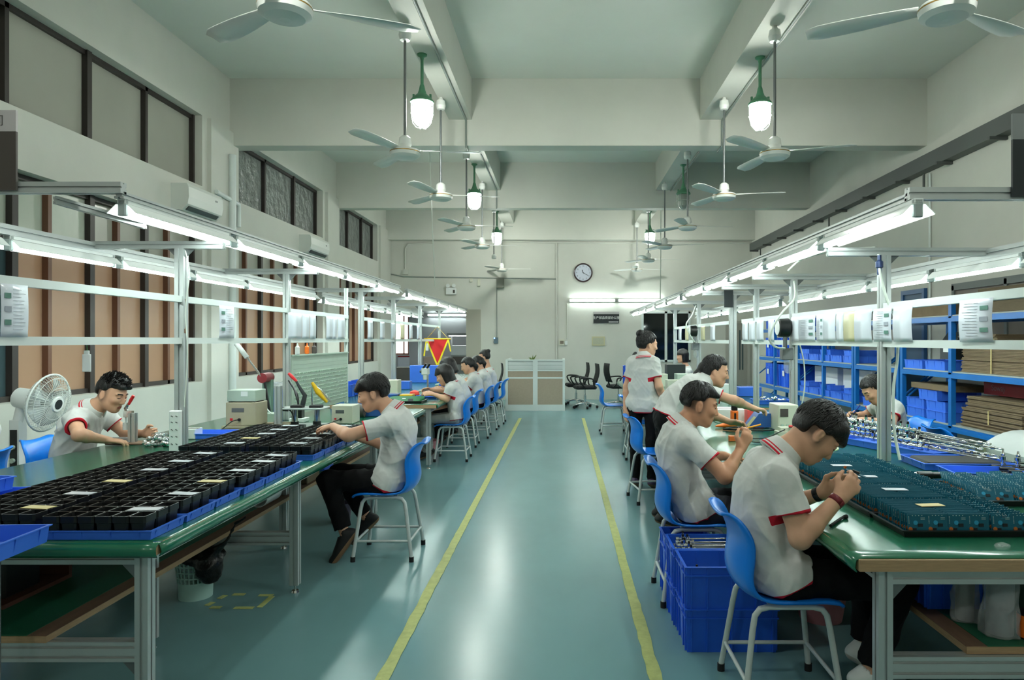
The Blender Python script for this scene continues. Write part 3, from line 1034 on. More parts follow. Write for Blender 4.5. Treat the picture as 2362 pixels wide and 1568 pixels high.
# ================================================================== WORKBENCHES
TT = .754                                                   # height of the mat surface
def bench(x0, x1, y0, y1, label, legs_out, legs_in, drape_side, drape_front, shelf_x, shelf_z, end_z, group='green topped workbenches'):
    """drape_side: +1 mat hangs over the x1 edge, -1 over the x0 edge"""
    t = thing('workbench', label, 'workbench', ((x0 + x1) / 2, y0, 0), 0, group)
    bd = MB().box((x0, y0, .708), (x1, y1, .748)).obj('tabletop', WOOD, t)
    m = MB()
    e = x1 if drape_side > 0 else x0
    s = drape_side
    xs = [(x0 if s > 0 else x1) , e - s * .03, e - s * .008, e + s * .009, e + s * .015, e + s * .014, e + s * .006]
    zs = [.752, .753, .751, .744, .731, .716, .701]
    ys = list(np.arange(y0 + .012, y1, .09)) + [y1]
    G = []
    for i, (x, z) in enumerate(zip(xs, zs)):
        G.append([(x + (random.uniform(-.003, .003) if i > 1 else 0), y, z + (random.uniform(-.002, .002) if i > 2 else 0)) for y in ys])
    m.sheet(G, 0, .004 * (-1 if s > 0 else 1) * -1)
    if drape_front:
        fy = [(y0 + .03, .753), (y0 + .006, .751), (y0 - .010, .743), (y0 - .016, .728), (y0 - .013, .712), (y0 - .004, .700)]
        xr = np.linspace(x0, x1 + .006, 26)
        m.sheet([[(x, y, z) for x in xr] for y, z in fy], 0, .003)
    m.obj('green_mat', GREENMAT, t)
    for (x, y) in legs_out + legs_in:
        l = MB().extr((x, y, .045), (x, y, .706), .05).obj('leg', ALU, t)
        MB().cyl((x, y, 0.0), (x, y, .012), .024, .02, 14).cyl((x, y, .012), (x, y, .046), .006, n=8).obj('levelling_foot', STEEL, l)
    xa, xb = min(p[0] for p in legs_out), max(p[0] for p in legs_out)
    for y in sorted(set(p[1] for p in legs_out)):
        MB().extr((xa + .025, y, .675), (xb - .025, y, .675), .045).obj('top_rail', ALU, t)
        MB().extr((xa + .025, y, end_z), (xb - .025, y, end_z), .045, .075).obj('lower_rail', ALU, t)
    yl = sorted(set(p[1] for p in legs_out))
    for x in (xa, xb):
        for a, b in zip(yl[:-1], yl[1:]):
            MB().extr((x, a + .025, .675), (x, b - .025, .675), .04).obj('side_rail', ALU, t)
    sa, sb = shelf_x
    zs_ = end_z + .038
    sh = MB().box((sa, y0 + .06, zs_), (sb, y1 - .1, zs_ + .024)).obj('lower_shelf', WOOD, t)
    ma, mb_ = (sa, sb - .075) if s > 0 else (sa + .075, sb)
    MB().box((ma, y0 + .065, zs_ + .024), (mb_, y1 - .1, zs_ + .028)).obj('shelf_mat', SHELFMAT, sh)
    MB().box((mb_ if s > 0 else sa, y0 + .065, zs_ + .024), (sb if s > 0 else ma, y1 - .1, zs_ + .026)).obj('bare_board_edge', WOODB, sh)
    # corner gussets
    for y in yl[:1]:
        for x, q in ((xa, 1), (xb, -1)):
            for z in (.652, end_z - .038):
                MB().prism([(x + q * .025, z), (x + q * .085, z), (x + q * .025, z - .065)][::q], y - .008, y + .008, 1).obj('corner_bracket', GREYSTEEL, t)
    return t, zs_ + .028

L1, L1S = bench(-3.25, -1.49, 2.55, 7.55, 'near left green topped workbench covered with black cell trays',
           [(-1.585, 2.64), (-1.585, 4.13), (-1.585, 5.85), (-1.585, 7.46), (-3.16, 2.64), (-3.16, 4.13), (-3.16, 5.85), (-3.16, 7.46)],
           [(-2.0, 3.38), (-2.0, 5.0)], 1, True, (-3.1, -1.94), 0, .322)
L2B, L2S = bench(-3.25, -1.45, 8.02, 15.2, 'far left green topped workbench where five women sit',
           [(-1.55, 8.10), (-1.55, 10.6), (-1.55, 12.8), (-1.55, 15.1), (-3.16, 8.10), (-3.16, 10.6), (-3.16, 12.8), (-3.16, 15.1)],
           [], 1, False, (-3.1, -1.95), 0, .322)
R1, R1S = bench(1.02, 2.95, 2.37, 7.42, 'near right green topped workbench holding rows of circuit boards',
           [(1.125, 2.43), (1.125, 4.2), (1.125, 5.85), (1.125, 7.33), (2.84, 2.43), (2.84, 4.2), (2.84, 5.85), (2.84, 7.33)],
           [(1.45, 3.28), (1.45, 5.0)], -1, False, (1.42, 2.8), 0, .362)
R2, R2S = bench(1.02, 2.95, 7.66, 12.6, 'far right green topped workbench behind the standing woman',
           [(1.125, 7.75), (1.125, 10.0), (1.125, 12.5), (2.84, 7.75), (2.84, 10.0), (2.84, 12.5)],
           [], -1, False, (1.42, 2.8), 0, .362)

# ================================================================== LAMP RACKS (aluminium frames standing on the benches)
def lamp_rack(label, xp, poles, xr, xl, zr, zl, yr, yl_, bars, bar_y, front=None, zcross=2.14):
    t = thing('lamp_rack', label, 'lamp rack', (xp, poles[0][0], TT), 0, 'aluminium lamp racks on the benches')
    for y, wd in poles:
        MB().extr((xp, y, TT), (xp, y, zcross - .024), wd).obj('pole', ALU if wd > .04 else WHITEBAR, t)
        if wd > .04:
            MB().extr((min(xl, xr), y, zcross), (max(xl, xr) + .03, y, zcross), .05).obj('crossbar', ALU, t)
            for q in (1, -1):
                MB().prism([(xp + q * .024, zcross - .025), (xp + q * .09, zcross - .025), (xp + q * .024, zcross - .09)][::q], y - .006, y + .006, 1).obj('corner_bracket', GREYSTEEL, t)
    MB().extr((xr, yr[0], zr - .018), (xr, yr[1], zr - .018), .05, .036).obj('aisle_rail', ALU, t)
    MB().extr((xl, yl_[0], zl - .03), (xl, yl_[1], zl - .03), .045, .06).obj('window_side_rail' if xl < 0 else 'wall_side_rail', ALU, t)
    for z in bars:
        MB().extr((xp + (.0), bar_y[0], z), (xp, bar_y[1], z), .044, .042, slots=False).obj('shelf_bar', WHITEBAR, t)
    if front:
        (xa, xb, y, z) = front
        MB().extr((xa, y, z), (xb, y, z), .05, .058).obj('front_beam', ALU, t)
    return t

XLP, XLR, XLF = -2.57, -2.31, -3.16
XRP, XRR, XRF = 2.0, 1.65, 2.64
lamp_rack('aluminium lamp rack standing on the near left bench', XLP, [(4.69, .062), (6.49, .055), (8.28, .038)], XLR, XLF, 2.275, 2.157, (3.62, 9.85), (3.0, 8.84), (1.775, 1.495), (2.9, 8.3), (-3.6, -2.285, 3.62, 2.292))
lamp_rack('aluminium lamp rack standing on the far left bench', XLP, [(8.9, .06), (10.62, .06), (12.6, .06), (14.6, .05)], XLR, XLF, 2.265, 2.13, (10.3, 16.9), (9.1, 15.8), (1.775, 1.495), (8.92, 14.6))
lamp_rack('aluminium lamp rack standing on the near right bench', XRP, [(4.30, .06), (5.98, .055), (7.12, .05)], XRR, XRF, 2.19, 2.06, (3.26, 9.25), (2.9, 8.0), (1.705, 1.478), (2.45, 7.62), (1.625, 3.4, 3.26, 2.185), zcross=2.045)
lamp_rack('aluminium lamp rack standing on the far right bench', XRP, [(8.1, .075), (10.1, .055), (12.2, .055)], XRR, XRF, 2.17, 2.05, (9.5, 16.5), (8.3, 13.6), (1.705, 1.478), (8.1, 12.2), zcross=2.045)

# ================================================================== FLUORESCENT TUBES
def tube_light_proto():
    L = 1.0
    def parts(L, t):
        MB().prism([(-.02, .0), (.02, .0), (.02, .02), (-.02, .02)], 0, L, 1).obj('mounting_bar', REFLECT, t, False)
        g = [[(-.078, 0, -.052), (-.078, L, -.052)], [(-.03, 0, -.004), (-.03, L, -.004)], [(.03, 0, -.004), (.03, L, -.004)], [(.078, 0, -.052), (.078, L, -.052)]]
        MB().sheet(g, 0, .003, False).obj('reflector', REFLECT, t, False)
        MB().cyl((0, .03, -.045), (0, L - .03, -.045), .018, n=12).obj('tube', TUBE, t, False)
        for y in (0.0, L - .028):
            MB().rbox((-.022, y, -.066), (.022, y + .03, .018), .006).obj('lamp_holder', mat('holder_grey', (150, 160, 158), .4), t, False)
    return parts
_tl = tube_light_proto()
TL_CACHE = {}
def tube_light(x, y0, y1, z, label, group):
    L = round(y1 - y0, 2)
    if L not in TL_CACHE:
        t = thing('tube_light', label, 'tube light', (x, y0, z), 0, group)
        _tl(L, t)
        TL_CACHE[L] = t
        return t
    return dup(TL_CACHE[L], (x, y0, z), None, label, group)
def tube_row(x, z, spans, desc, group):
    for i, (a, b) in enumerate(spans):
        tube_light(x, a, b, z, 'lit tube light, %s from the camera, %s' % (ORD[i], desc), group)
def even(y0, n, pitch, L):
    return [(y0 + i * pitch, y0 + i * pitch + L) for i in range(n)]
tube_row(XLR, 2.219, even(3.64, 5, 1.25, 1.17), 'aisle side rail over the near left bench', 'tubes over the near left bench, aisle side')
tube_row(XLF, 2.077, even(2.95, 6, 1.0, .93), 'window side rail over the near left bench', 'tubes over the near left bench, window side')
tube_row(XLR, 2.209, even(10.35, 5, 1.25, 1.17), 'aisle side rail over the far left bench', 'tubes over the far left bench, aisle side')
tube_row(XLF, 2.05, even(9.2, 6, 1.08, .93), 'window side rail over the far left bench', 'tubes over the far left bench, window side')
tube_row(XRR, 2.134, even(3.2, 5, 1.2, 1.12), 'aisle side rail over the near right bench', 'tubes over the near right bench, aisle side')
tube_row(XRF, 1.98, even(2.95, 5, 1.0, .93), 'wall side rail over the near right bench', 'tubes over the near right bench, wall side')
tube_row(XRR, 2.114, even(9.55, 5, 1.3, 1.17), 'aisle side rail over the far right bench', 'tubes over the far right bench, aisle side')
tube_row(XRF, 1.97, even(8.35, 5, 1.02, .93), 'wall side rail over the far right bench', 'tubes over the far right bench, wall side')

# ================================================================== STOOL CHAIRS
def chair_shell_mesh():
    # profile in the chair's own forward (x) / up (z) plane, with half width and curl of the side edges
    P = [(.225, .428, .165, 0), (.205, .447, .185, .002), (.14, .454, .195, .008), (.04, .448, .198, .014), (-.06, .443, .198, .02), (-.13, .452, .198, .03), (-.175, .485, .197, .04), (-.195, .53, .195, .046), (-.195, .58, .195, .046), (-.186, .63, .198, .042), (-.186, .68, .20, .04), (-.20, .725, .195, .036), (-.220, .762, .175, .028), (-.242, .782, .145, .02), (-.264, .784, .125, .012)]
    sp = smooth_path([(p[0], p[1], 0) for p in P], 3)
    wd = smooth_path([(p[2], p[3], 0) for p in P], 3)
    G = []
    n = len(sp)
    for i in range(n):
        x, z = sp[i][0], sp[i][1]
        hw, cu = wd[i][0], wd[i][1]
        tx, tz = sp[min(i + 1, n - 1)][0] - sp[max(i - 1, 0)][0], sp[min(i + 1, n - 1)][1] - sp[max(i - 1, 0)][1]
        l = math.hypot(tx, tz)
        nx, nz = tz / l, -tx / l                # towards the sitter
        row = []
        for v in np.linspace(-1, 1, 11):
            c = cu * abs(v) ** 2.2
            row.append((x + nx * c, v * hw, z + nz * c))
        G.append(row)
    return MB().sheet(G, 0, -.012)
_shell = chair_shell_mesh().mesh('seat_shell', [BLUECH])
def side_frame_mesh(s):
    y0, y1 = s * .155, s * .20
    pts = [(.205, y1, .028), (.165, y0 + s * .005, .34), (.155, y0, .39), (.135, y0, .416), (.10, y0, .425), (-.08, y0, .425), (-.115, y0, .416), (-.135, y0, .39), (-.145, y0 + s * .005, .34), (-.19, y1, .028)]
    return MB().tube(pts, .0125, 10)
_sf = {s: side_frame_mesh(s).mesh('leg_frame', [CHAIRLEG]) for s in (-1, 1)}
_str = MB()
zb = .135
_m_front = MB().cyl((.19, -.185, zb), (.19, .185, zb), .009, n=8).mesh('stretcher', [CHAIRLEG])
_m_back = MB().cyl((-.176, -.185, zb), (-.176, .185, zb), .009, n=8).mesh('stretcher', [CHAIRLEG])
_m_side = {s: MB().cyl((.19, s * .184, zb), (-.176, s * .184, zb), .009, n=8).mesh('stretcher', [CHAIRLEG]) for s in (-1, 1)}
_m_cross = {x: MB().tube(smooth_path([(x, -.155, .425), (x, -.12, .436), (x, .12, .436), (x, .155, .425)], 3), .0115, 8).mesh('seat_support', [CHAIRLEG]) for x in (.09, -.07)}
_m_foot = {(x, s): MB().cyl((x, s * .2005, 0), (x, s * .199, .034), .0165, n=10).mesh('rubber_foot', [BLACKM]) for x in (.2055, -.1905) for s in (-1, 1)}
def _link(name, me, parent):
    o = bpy.data.objects.new(name, me)
    COL.objects.link(o)
    o.parent = parent
    return o
CHAIR0 = []
def stool(x, y, rot, label, group='blue plastic work chairs'):
    """rot: heading of the sitter in degrees"""
    if CHAIR0:
        return dup(CHAIR0[0], (x, y, 0), math.radians(rot), label, group)
    t = thing('work_chair', label, 'chair', (x, y, 0), math.radians(rot), group)
    _link('seat_shell', _shell, t)
    for s in (-1, 1):
        fr_ = _link('leg_frame', _sf[s], t)
        for xx in (.2055, -.1905):
            _link('rubber_foot', _m_foot[(xx, s)], fr_)
        _link('stretcher', _m_side[s], t)
    _link('stretcher', _m_front, t)
    _link('stretcher', _m_back, t)
    for xx in _m_cross:
        _link('seat_support', _m_cross[xx], t)
    CHAIR0.append(t)
    return t

stool(.915, 2.95, 0, 'blue chair of the nearest man at the right bench')
stool(.762, 4.09, 0, 'blue chair of the second man at the right bench behind blue crates')
stool(-1.205, 4.89, 180, 'blue chair of the man bending over black trays at the left bench')
stool(.86, 6.52, 8, 'empty blue chair beside the standing woman')
stool(1.0, 8.85, 0, 'blue chair hidden behind the standing woman')
stool(.82, 11.2, 0, 'empty blue chair standing alone near the office chairs')
stool(-1.355, 8.73, 180, 'blue chair nearest the camera at the far left bench')
for i, (x, y) in enumerate(((-1.385, 9.86), (-1.31, 10.75), (-1.27, 11.75), (-1.22, 12.55))):
    stool(x, y, 180, 'blue chair, %s in the row at the far left bench' % ORD[i + 1])
stool(-3.55, 5.0, 0, 'blue chair of the young man by the windows')
stool(-3.90, 4.48, 178, 'blue chair cut by the left edge of the photo')
stool(3.07, 6.3, 180, 'blue chair of the writing woman in front of the blue racks')
stool(3.27, 5.68, 0, 'low blue chair back beside the writing woman')

# ================================================================== BLUE STORAGE RACKS (right wall)
RX0, RX1 = 3.72, 4.32
def rack(i, y0, y1, levels, top, label):
    t = thing('storage_rack', label, 'storage rack', ((RX0 + RX1) / 2, (y0 + y1) / 2, 0), 0, 'blue steel storage racks along the right wall')
    for y in (y0, y1 - .05):
        for x in (RX0, RX1 - .045):
            MB().box((x, y, 0), (x + .045, y + .05, top)).obj('upright', RACKB, t)
        for a, b in ((.25, .75), (.85, 1.3)):
            MB().tube([(RX0 + .03, y + .025, a), (RX1 - .02, y + .025, b)], .012, 6).obj('side_brace', RACKB, t)
    for z in levels:
        sh = MB().box((RX0 + .01, y0 + .02, z - .012), (RX1 - .01, y1 - .02, z)).obj('shelf_board', mat('rack_board', (150, 156, 150), .5), t)
        for x in (RX0 - .006, RX1 - .03):
            MB().box((x, y0 + .05, z - .065), (x + .036, y1 - .05, z - .03)).box((x + .006, y0 + .05, z - .03), (x + .03, y1 - .05, z - .013)).obj('beam', RACKB, t)
    return t
for i in range(4):
    near = i < 2
    rack(i, [5.45, 7.66, 8.85, 11.05][i], [7.62, 8.82, 11.0, 13.25][i], (.69, 1.2, 1.74) if near else (.70, 1.20, 1.70), 1.86 if near else 1.8,
         ['nearest blue rack along the right wall, loaded with cardboard', 'second blue rack behind the writing woman', 'third blue rack along the right wall holding blue trays', 'farthest blue rack holding large blue bins'][i])
# the extra front uprights of the near rack
MB().box((RX0, 6.62, 0), (RX0 + .045, 6.67, 1.86)).obj('upright', RACKB, bpy.data.objects['storage_rack'])
MB().box((RX0, 9.87, 0), (RX0 + .045, 9.92, 1.8)).obj('upright', RACKB, bpy.data.objects['storage_rack.002'])
MB().box((RX0, 12.12, 0), (RX0 + .045, 12.17, 1.8)).obj('upright', RACKB, bpy.data.objects['storage_rack.003'])

def cardboard_stack(x0, x1, y0, y1, z0, n, th, label, strap=True):
    z0 += .002
    t = thing('cardboard_bundle', label, 'cardboard bundle', ((x0 + x1) / 2, (y0 + y1) / 2, z0), 0, 'strapped bundles of flat cardboard')
    b = MB()
    for i in range(n):
        j = [random.uniform(-.012, .012) for _ in range(4)]
        b.box((x0 + j[0], y0 + j[1], z0 + i * th), (x1 + j[2], y1 + j[3], z0 + i * th + th * .86))
    b.obj('flat_cartons', CARD, t)
    if strap:
        ym = (y0 + y1) / 2
        h = n * th
        MB().box((x0 - .018, ym - .006, z0), (x0 - .014, ym + .006, z0 + h + .003)).box((x0 - .018, ym - .006, z0 + h), (x1, ym + .006, z0 + h + .003)).obj('strap', PAPERY, t)
cardboard_stack(3.785, 4.25, 5.62, 6.55, 1.2, 24, .0125, 'tall strapped bundle of flat cardboard on the middle shelf of the near rack')
cardboard_stack(3.785, 4.2, 6.05, 6.6, 1.2 + .302, 4, .012, 'thin bundle of flat cardboard on top of the tall bundle', False)
cardboard_stack(3.785, 4.25, 5.55, 6.58, .69, 4, .014, 'low spread of flat cardboard on the lower shelf of the near rack', False)
cardboard_stack(3.785, 4.25, 5.7, 6.55, .748, 10, .012, 'strapped bundle of flat cardboard resting on the low spread')
cardboard_stack(3.80, 4.25, 5.6, 6.5, .87, 9, .012, 'uppermost bundle of flat cardboard on the lower shelf', False)

def carton(lo, hi, m, label, group=None, name='carton', cat='box'):
    lo, hi = V(lo), V(hi)
    t = thing(name, label, cat, ((lo[0] + hi[0]) / 2, (lo[1] + hi[1]) / 2, lo[2]), 0, group)
    MB().rbox(lo, hi, .006).obj('body', m, t)
    MB().box((lo[0], (lo[1] + hi[1]) / 2 - .02, hi[2] - .0005), (hi[0], (lo[1] + hi[1]) / 2 + .02, hi[2] + .001)).obj('packing_tape', CARDD, t)
    return t
carton((3.78, 6.75, 1.742), (4.25, 7.55, 1.90), CARD, 'long brown carton on the top shelf of the near rack')
carton((3.78, 5.55, 1.742), (4.25, 6.55, 1.84), CARDD, 'flat dark carton on the top shelf at the near end of the racks')
carton((3.78, 5.6, 1.842), (4.2, 6.3, 1.96), CARDD, 'dark carton stacked on the flat dark carton')
t = thing('red_banner_box', 'long red box with white lettering on the near rack above the cardboard', 'box', (4.0, 6.0, 1.0))
MB().box((4.02, 5.5, .99), (4.26, 6.6, 1.125)).obj('body', REDDK, t)
text_mesh('Soway', 'lettering', .11, mat('pale_lettering', (210, 190, 190), .5), t, (.018, -.22, .055), (math.pi / 2, 0, -math.pi / 2))
text_mesh('Soway', 'lettering', .08, mat('dull_lettering', (150, 110, 116), .5), t, (.018, .38, .055), (math.pi / 2, 0, -math.pi / 2))

# ---- plastic trays and bins
def tray_mb(w, d, h, th=.0035, flare=.012, lip=.007, ribs=True):
    """open shallow tray standing on z=0, centred, with outer ribs and a lip"""
    b = MB()
    def ring(hw, hd, z):
        return [(-hw, -hd, z), (hw, -hd, z), (hw, hd, z), (-hw, hd, z)]
    W, D = w / 2, d / 2
    prof = [(W - flare, D - flare, 0), (W - lip, D - lip, h - .004), (W, D, h - .004), (W, D, h), (W - lip - th, D - lip - th, h), (W - flare - th, D - flare - th, th)]
    vs = []
    for p in prof:
        vs += ring(*p)
    fs = [(3, 2, 1, 0)]
    for k in range(len(prof) - 1):
        for i in range(4):
            j = (i + 1) % 4
            fs.append((k * 4 + i, k * 4 + j, k * 4 + 4 + j, k * 4 + 4 + i))
    k = (len(prof) - 1) * 4
    fs.append((k, k + 1, k + 2, k + 3))
    b.add(vs, fs)
    if ribs:
        tri = [(W - flare, .004), (W - .002, h - .004), (W - lip, h - .004)]
        trj = [(D - flare, .004), (D - .002, h - .004), (D - lip, h - .004)]
        for y in np.linspace(-d * .34, d * .34, 3):
            for s in (-1, 1):
                b.prism([(s * a, z) for a, z in tri][::s], y - .002, y + .002, 1)
        for x in np.linspace(-w * .38, w * .38, 4):
            for s in (-1, 1):
                b.prism([(s * a, z) for a, z in trj][::-s], x - .002, x + .002, 0)
    return b
TRAYS = {}
def blue_tray(x, y, z, w, d, h, label, group, rot=0.0, m=None, name='blue_tray', cat='tray', tilt=None):
    key = (w, d, h, (m or BLUEP).name, name)
    if key not in TRAYS:
        TRAYS[key] = tray_mb(w, d, h).mesh(name, [m or BLUEP])
    o = bpy.data.objects.new(name, TRAYS[key])
    COL.objects.link(o)
    o.location = Vector((float(x), float(y), float(z)))
    o.rotation_euler = tilt or (0, 0, rot)
    return tag(o, label, cat, group)
def bin_mb(w, d, h):
    """deep ribbed crate"""
    b = tray_mb(w, d, h, .005, .014, .008, False)
    W, D = w / 2 - .006, d / 2 - .006
    for z in (h * .78,):
        b.box((-W - .003, -D - .004, z), (W + .003, -D + .002, z + .006)).box((-W - .003, D - .002, z), (W + .003, D + .004, z + .006))
        b.box((-W - .004, -D, z), (-W + .002, D, z + .006)).box((W - .002, -D, z), (W + .004, D, z + .006))
    for x in (-w * .43, -w * .26, 0, w * .26, w * .43):
        for s in (-1, 1):
            b.box((x - .003, s * (D - .004) - .006, .004), (x + .003, s * (D - .004) + .006, h - .01))
    for y in (-d * .40, -d * .2, d * .2, d * .40):
        for s in (-1, 1):
            b.box((s * (W - .004) - .006, y - .003, .004), (s * (W - .004) + .006, y + .003, h - .01))
    for s in (-1, 1):                       # grip recess frames on the short sides
        b.box((s * (W) - .006, -d * .17, h * .80), (s * (W) + .006, d * .17, h * .84))
    return b
BINS = {}
BIND = mat('deep_blue_plastic', (36, 96, 214), .36, var=.06, scale=6)
def blue_bin(x, y, z, w, d, h, label, group, rot=0.0, label_card=False, m=None):
    key = (w, d, h)
    if key not in BINS:
        BINS[key] = bin_mb(w, d, h).mesh('bin_body', [m or BIND])
    t = thing('blue_crate', label, 'crate', (x, y, z), rot, group)
    _link('bin_body', BINS[key], t)
    if label_card:
        MB().box((-w / 2 - .010, -.05, h * .48), (-w / 2 - .007, .05, h * .72)).obj('label_card', WHITEP, t, False)
    return t
# bins and trays on the racks
for i in range(4):
    blue_bin(4.03, 11.35 + .44 * i, .702, .5, .40, .38, 'large lower blue bin of the farthest rack, %s from the near end' % ORD[i], 'large blue bins on the farthest rack', 0, True)
for i in range(4):
    blue_bin(4.03, 11.35 + .44 * i, 1.202, .5, .40, .34, 'large middle blue bin of the farthest rack, %s from the near end' % ORD[i], 'large blue bins on the farthest rack', 0, True)
for i in range(3):
    blue_bin(4.03, 11.5 + .56 * i, 1.702, .5, .46, .16, 'shallow blue bin on top of the farthest rack, %s from the near end' % ORD[i], 'shallow blue bins on top of the farthest rack', 0)
for i in range(5):
    for z in ((.702, 'lower'), (1.202, 'middle')):
        blue_tray(3.98, 9.05 + .42 * i, z[0], .48, .38, .09, 'blue tray on the %s shelf of the third rack, %s from the near end' % (z[1], ORD[i]), 'blue trays on the third rack')
        if i % 2 == 0:
            blue_tray(3.98, 9.08 + .42 * i, z[0] + .09, .44, .34, .07, 'upper stacked blue tray, %s shelf of the third rack, %s from the near end' % (z[1], ORD[i]), 'stacked blue trays on the third rack', .06)
for i in range(2):
    blue_tray(3.98, 7.95 + .5 * i, .69, .46, .42, .10, 'blue tray on the lower shelf of the second rack, %s one' % ('nearer' if i == 0 else 'farther'), 'blue trays on the second rack')
for i, (y, z, lb) in enumerate(((6.95, .69, 'bottom'), (7.35, .69, 'bottom far'), (6.95, .79, 'middle'), (7.35, .79, 'middle far'), (7.1, .89, 'topmost'))):
    blue_tray(3.97, y, z, .46, .37, .10, 'blue tray in the stack on the lower shelf of the near rack, %s one' % lb, 'stacked blue trays on the near rack')
carton((3.78, 6.72, .99), (4.2, 7.5, 1.05), CARD, 'long flat brown carton on the stacked blue trays of the near rack')
for i in range(2):
    blue_tray(3.95, 6.93 + .42 * i, 1.2, .46, .38, .09, 'blue tray on the middle shelf of the near rack, %s one' % ('nearer' if i == 0 else 'farther'), 'blue trays beside the tall cardboard bundle')
t = thing('black_display_box', 'black box with pale label tilted on the middle shelf of the near rack', 'box', (3.95, 6.82, 1.29))
MB().cbox((3.95, 6.83, 1.39), (.3, .26, .16), 0, (0, .0, .0)).prism([(3.80, 1.47), (4.10, 1.47), (4.02, 1.58), (3.88, 1.58)], 6.7, 6.96, 1).obj('body', SIGNK, t)
MB().box((3.797, 6.76, 1.38), (3.80, 6.9, 1.44)).obj('label_card', WHITEP, t)
# white bins and boards behind the racks
for i, (y0, y1) in enumerate(((8.9, 9.8), (10.0, 10.9))):
    t = carton((3.98, y0, .80), (4.28, y1, 1.10), WHITEP, 'white carton at the back of the third rack, %s one' % ('nearer' if i == 0 else 'farther'))
single(MB().cyl((0, -.55, .42), (0, .55, .42), .42, n=40).tube([(.36 * math.cos(a), -.552, .42 + .36 * math.sin(a)) for a in np.linspace(0, 6.2, 40)], .004, 5), 'foam_roll', FOAM, 'big white roll of foam sheet lying in front of the blue racks', 'foam roll', (3.38, 4.55, 0))
single(MB().rbox((-.5, -.6, 0), (.5, .6, .28), .05), 'dark_bag', mat('dark_bag_film', (40, 44, 46), .3, bump=.6, bscale=14), 'dark plastic wrapped bundle on top of the second rack', 'bundle', (4.02, 8.2, 1.74), None, (0, 0, 0)).scale = (.5, .8, .6)

# ================================================================== OFFICE CORNER
def partition(x0, x1, y, depth, h, label):
    t = thing('office_partition', label, 'partition', ((x0 + x1) / 2, y, 0))
    xm = (x0 + x1) / 2
    for x in (x0, xm - .05, x1 - .05):
        wd = .05 if x != xm - .05 else .10
        MB().box((x, y, 0), (x + wd, y + .05, h)).obj('post', WHITEBAR, t)
    for a, b in ((x0 + .05, xm - .05), (xm + .05, x1 - .05)):
        MB().box((a, y + .01, .0), (b, y + .04, .13)).obj('kick_panel', WHITEBAR, t)
        MB().box((a, y + .008, .13), (b, y + .042, .68)).obj('cloth_panel', GREYFAB, t)
        MB().box((a, y + .004, .68), (b, y + .046, .715)).obj('mid_rail', WHITEBAR, t)
        MB().box((a, y + .008, .715), (b, y + .042, .84)).obj('cloth_panel', GREYFAB, t)
        MB().box((a, y + .004, .84), (b, y + .046, .87)).obj('mid_rail', WHITEBAR, t)
        g = MB().box((a, y + .02, .87), (b, y + .028, h - .03))
        g.obj('glass_panel', GLASSY, t)
        s = MB()
        for z in np.linspace(.895, h - .07, 6):
            s.box((a, y + .016, z), (b, y + .02, z + .012))
        s.obj('frost_stripe', WHITEP, t)
        MB().box((a, y, h - .03), (b, y + .05, h)).obj('top_rail', WHITEBAR, t)
    for x in (x0, x1 - .05):
        MB().box((x, y + .05, 0), (x + .05, y + depth, h)).obj('side_panel', WHITEBAR, t)
    MB().box((x0 + .05, y + .05, .70), (x1 - .05, y + depth - .1, .73)).obj('desk_top', mat('desk_laminate', (190, 182, 170), .5), t)
    return t
partition(-1.185, .075, 14.7, 1.25, 1.085, 'beige office partition with frosted glass top at the end of the aisle')
t = thing('potted_plant', 'small spiky potted plant on the desk behind the office partition', 'plant', (-.62, 14.95, .732))
MB().lathe([(.05, 0), (.065, .12), (.07, .26), (.06, .26), (.055, .22)], n=14).obj('pot', WHITEP, t, False)
lf = MB()
for k_ in range(11):
    a = k_ * 2.4
    l = .10 + .05 * (k_ % 3)
    lf.tube([(0, 0, .25), (.03 * math.cos(a), .03 * math.sin(a), .25 + l * .6), (.09 * math.cos(a), .09 * math.sin(a), .25 + l)], [.014, .016, .001], 6)
lf.obj('leaves', LEAF, t, False)
single(MB().rbox((-.15, -.02, 0), (.15, .02, .2), .01).box((-.03, -.02, -.06), (.03, .02, 0)).box((-.08, -.06, -.07), (.08, .06, -.06)), 'monitor', SIGNK, 'dark monitor on the desk behind the partition glass', 'monitor', (-.35, 15.1, .80))
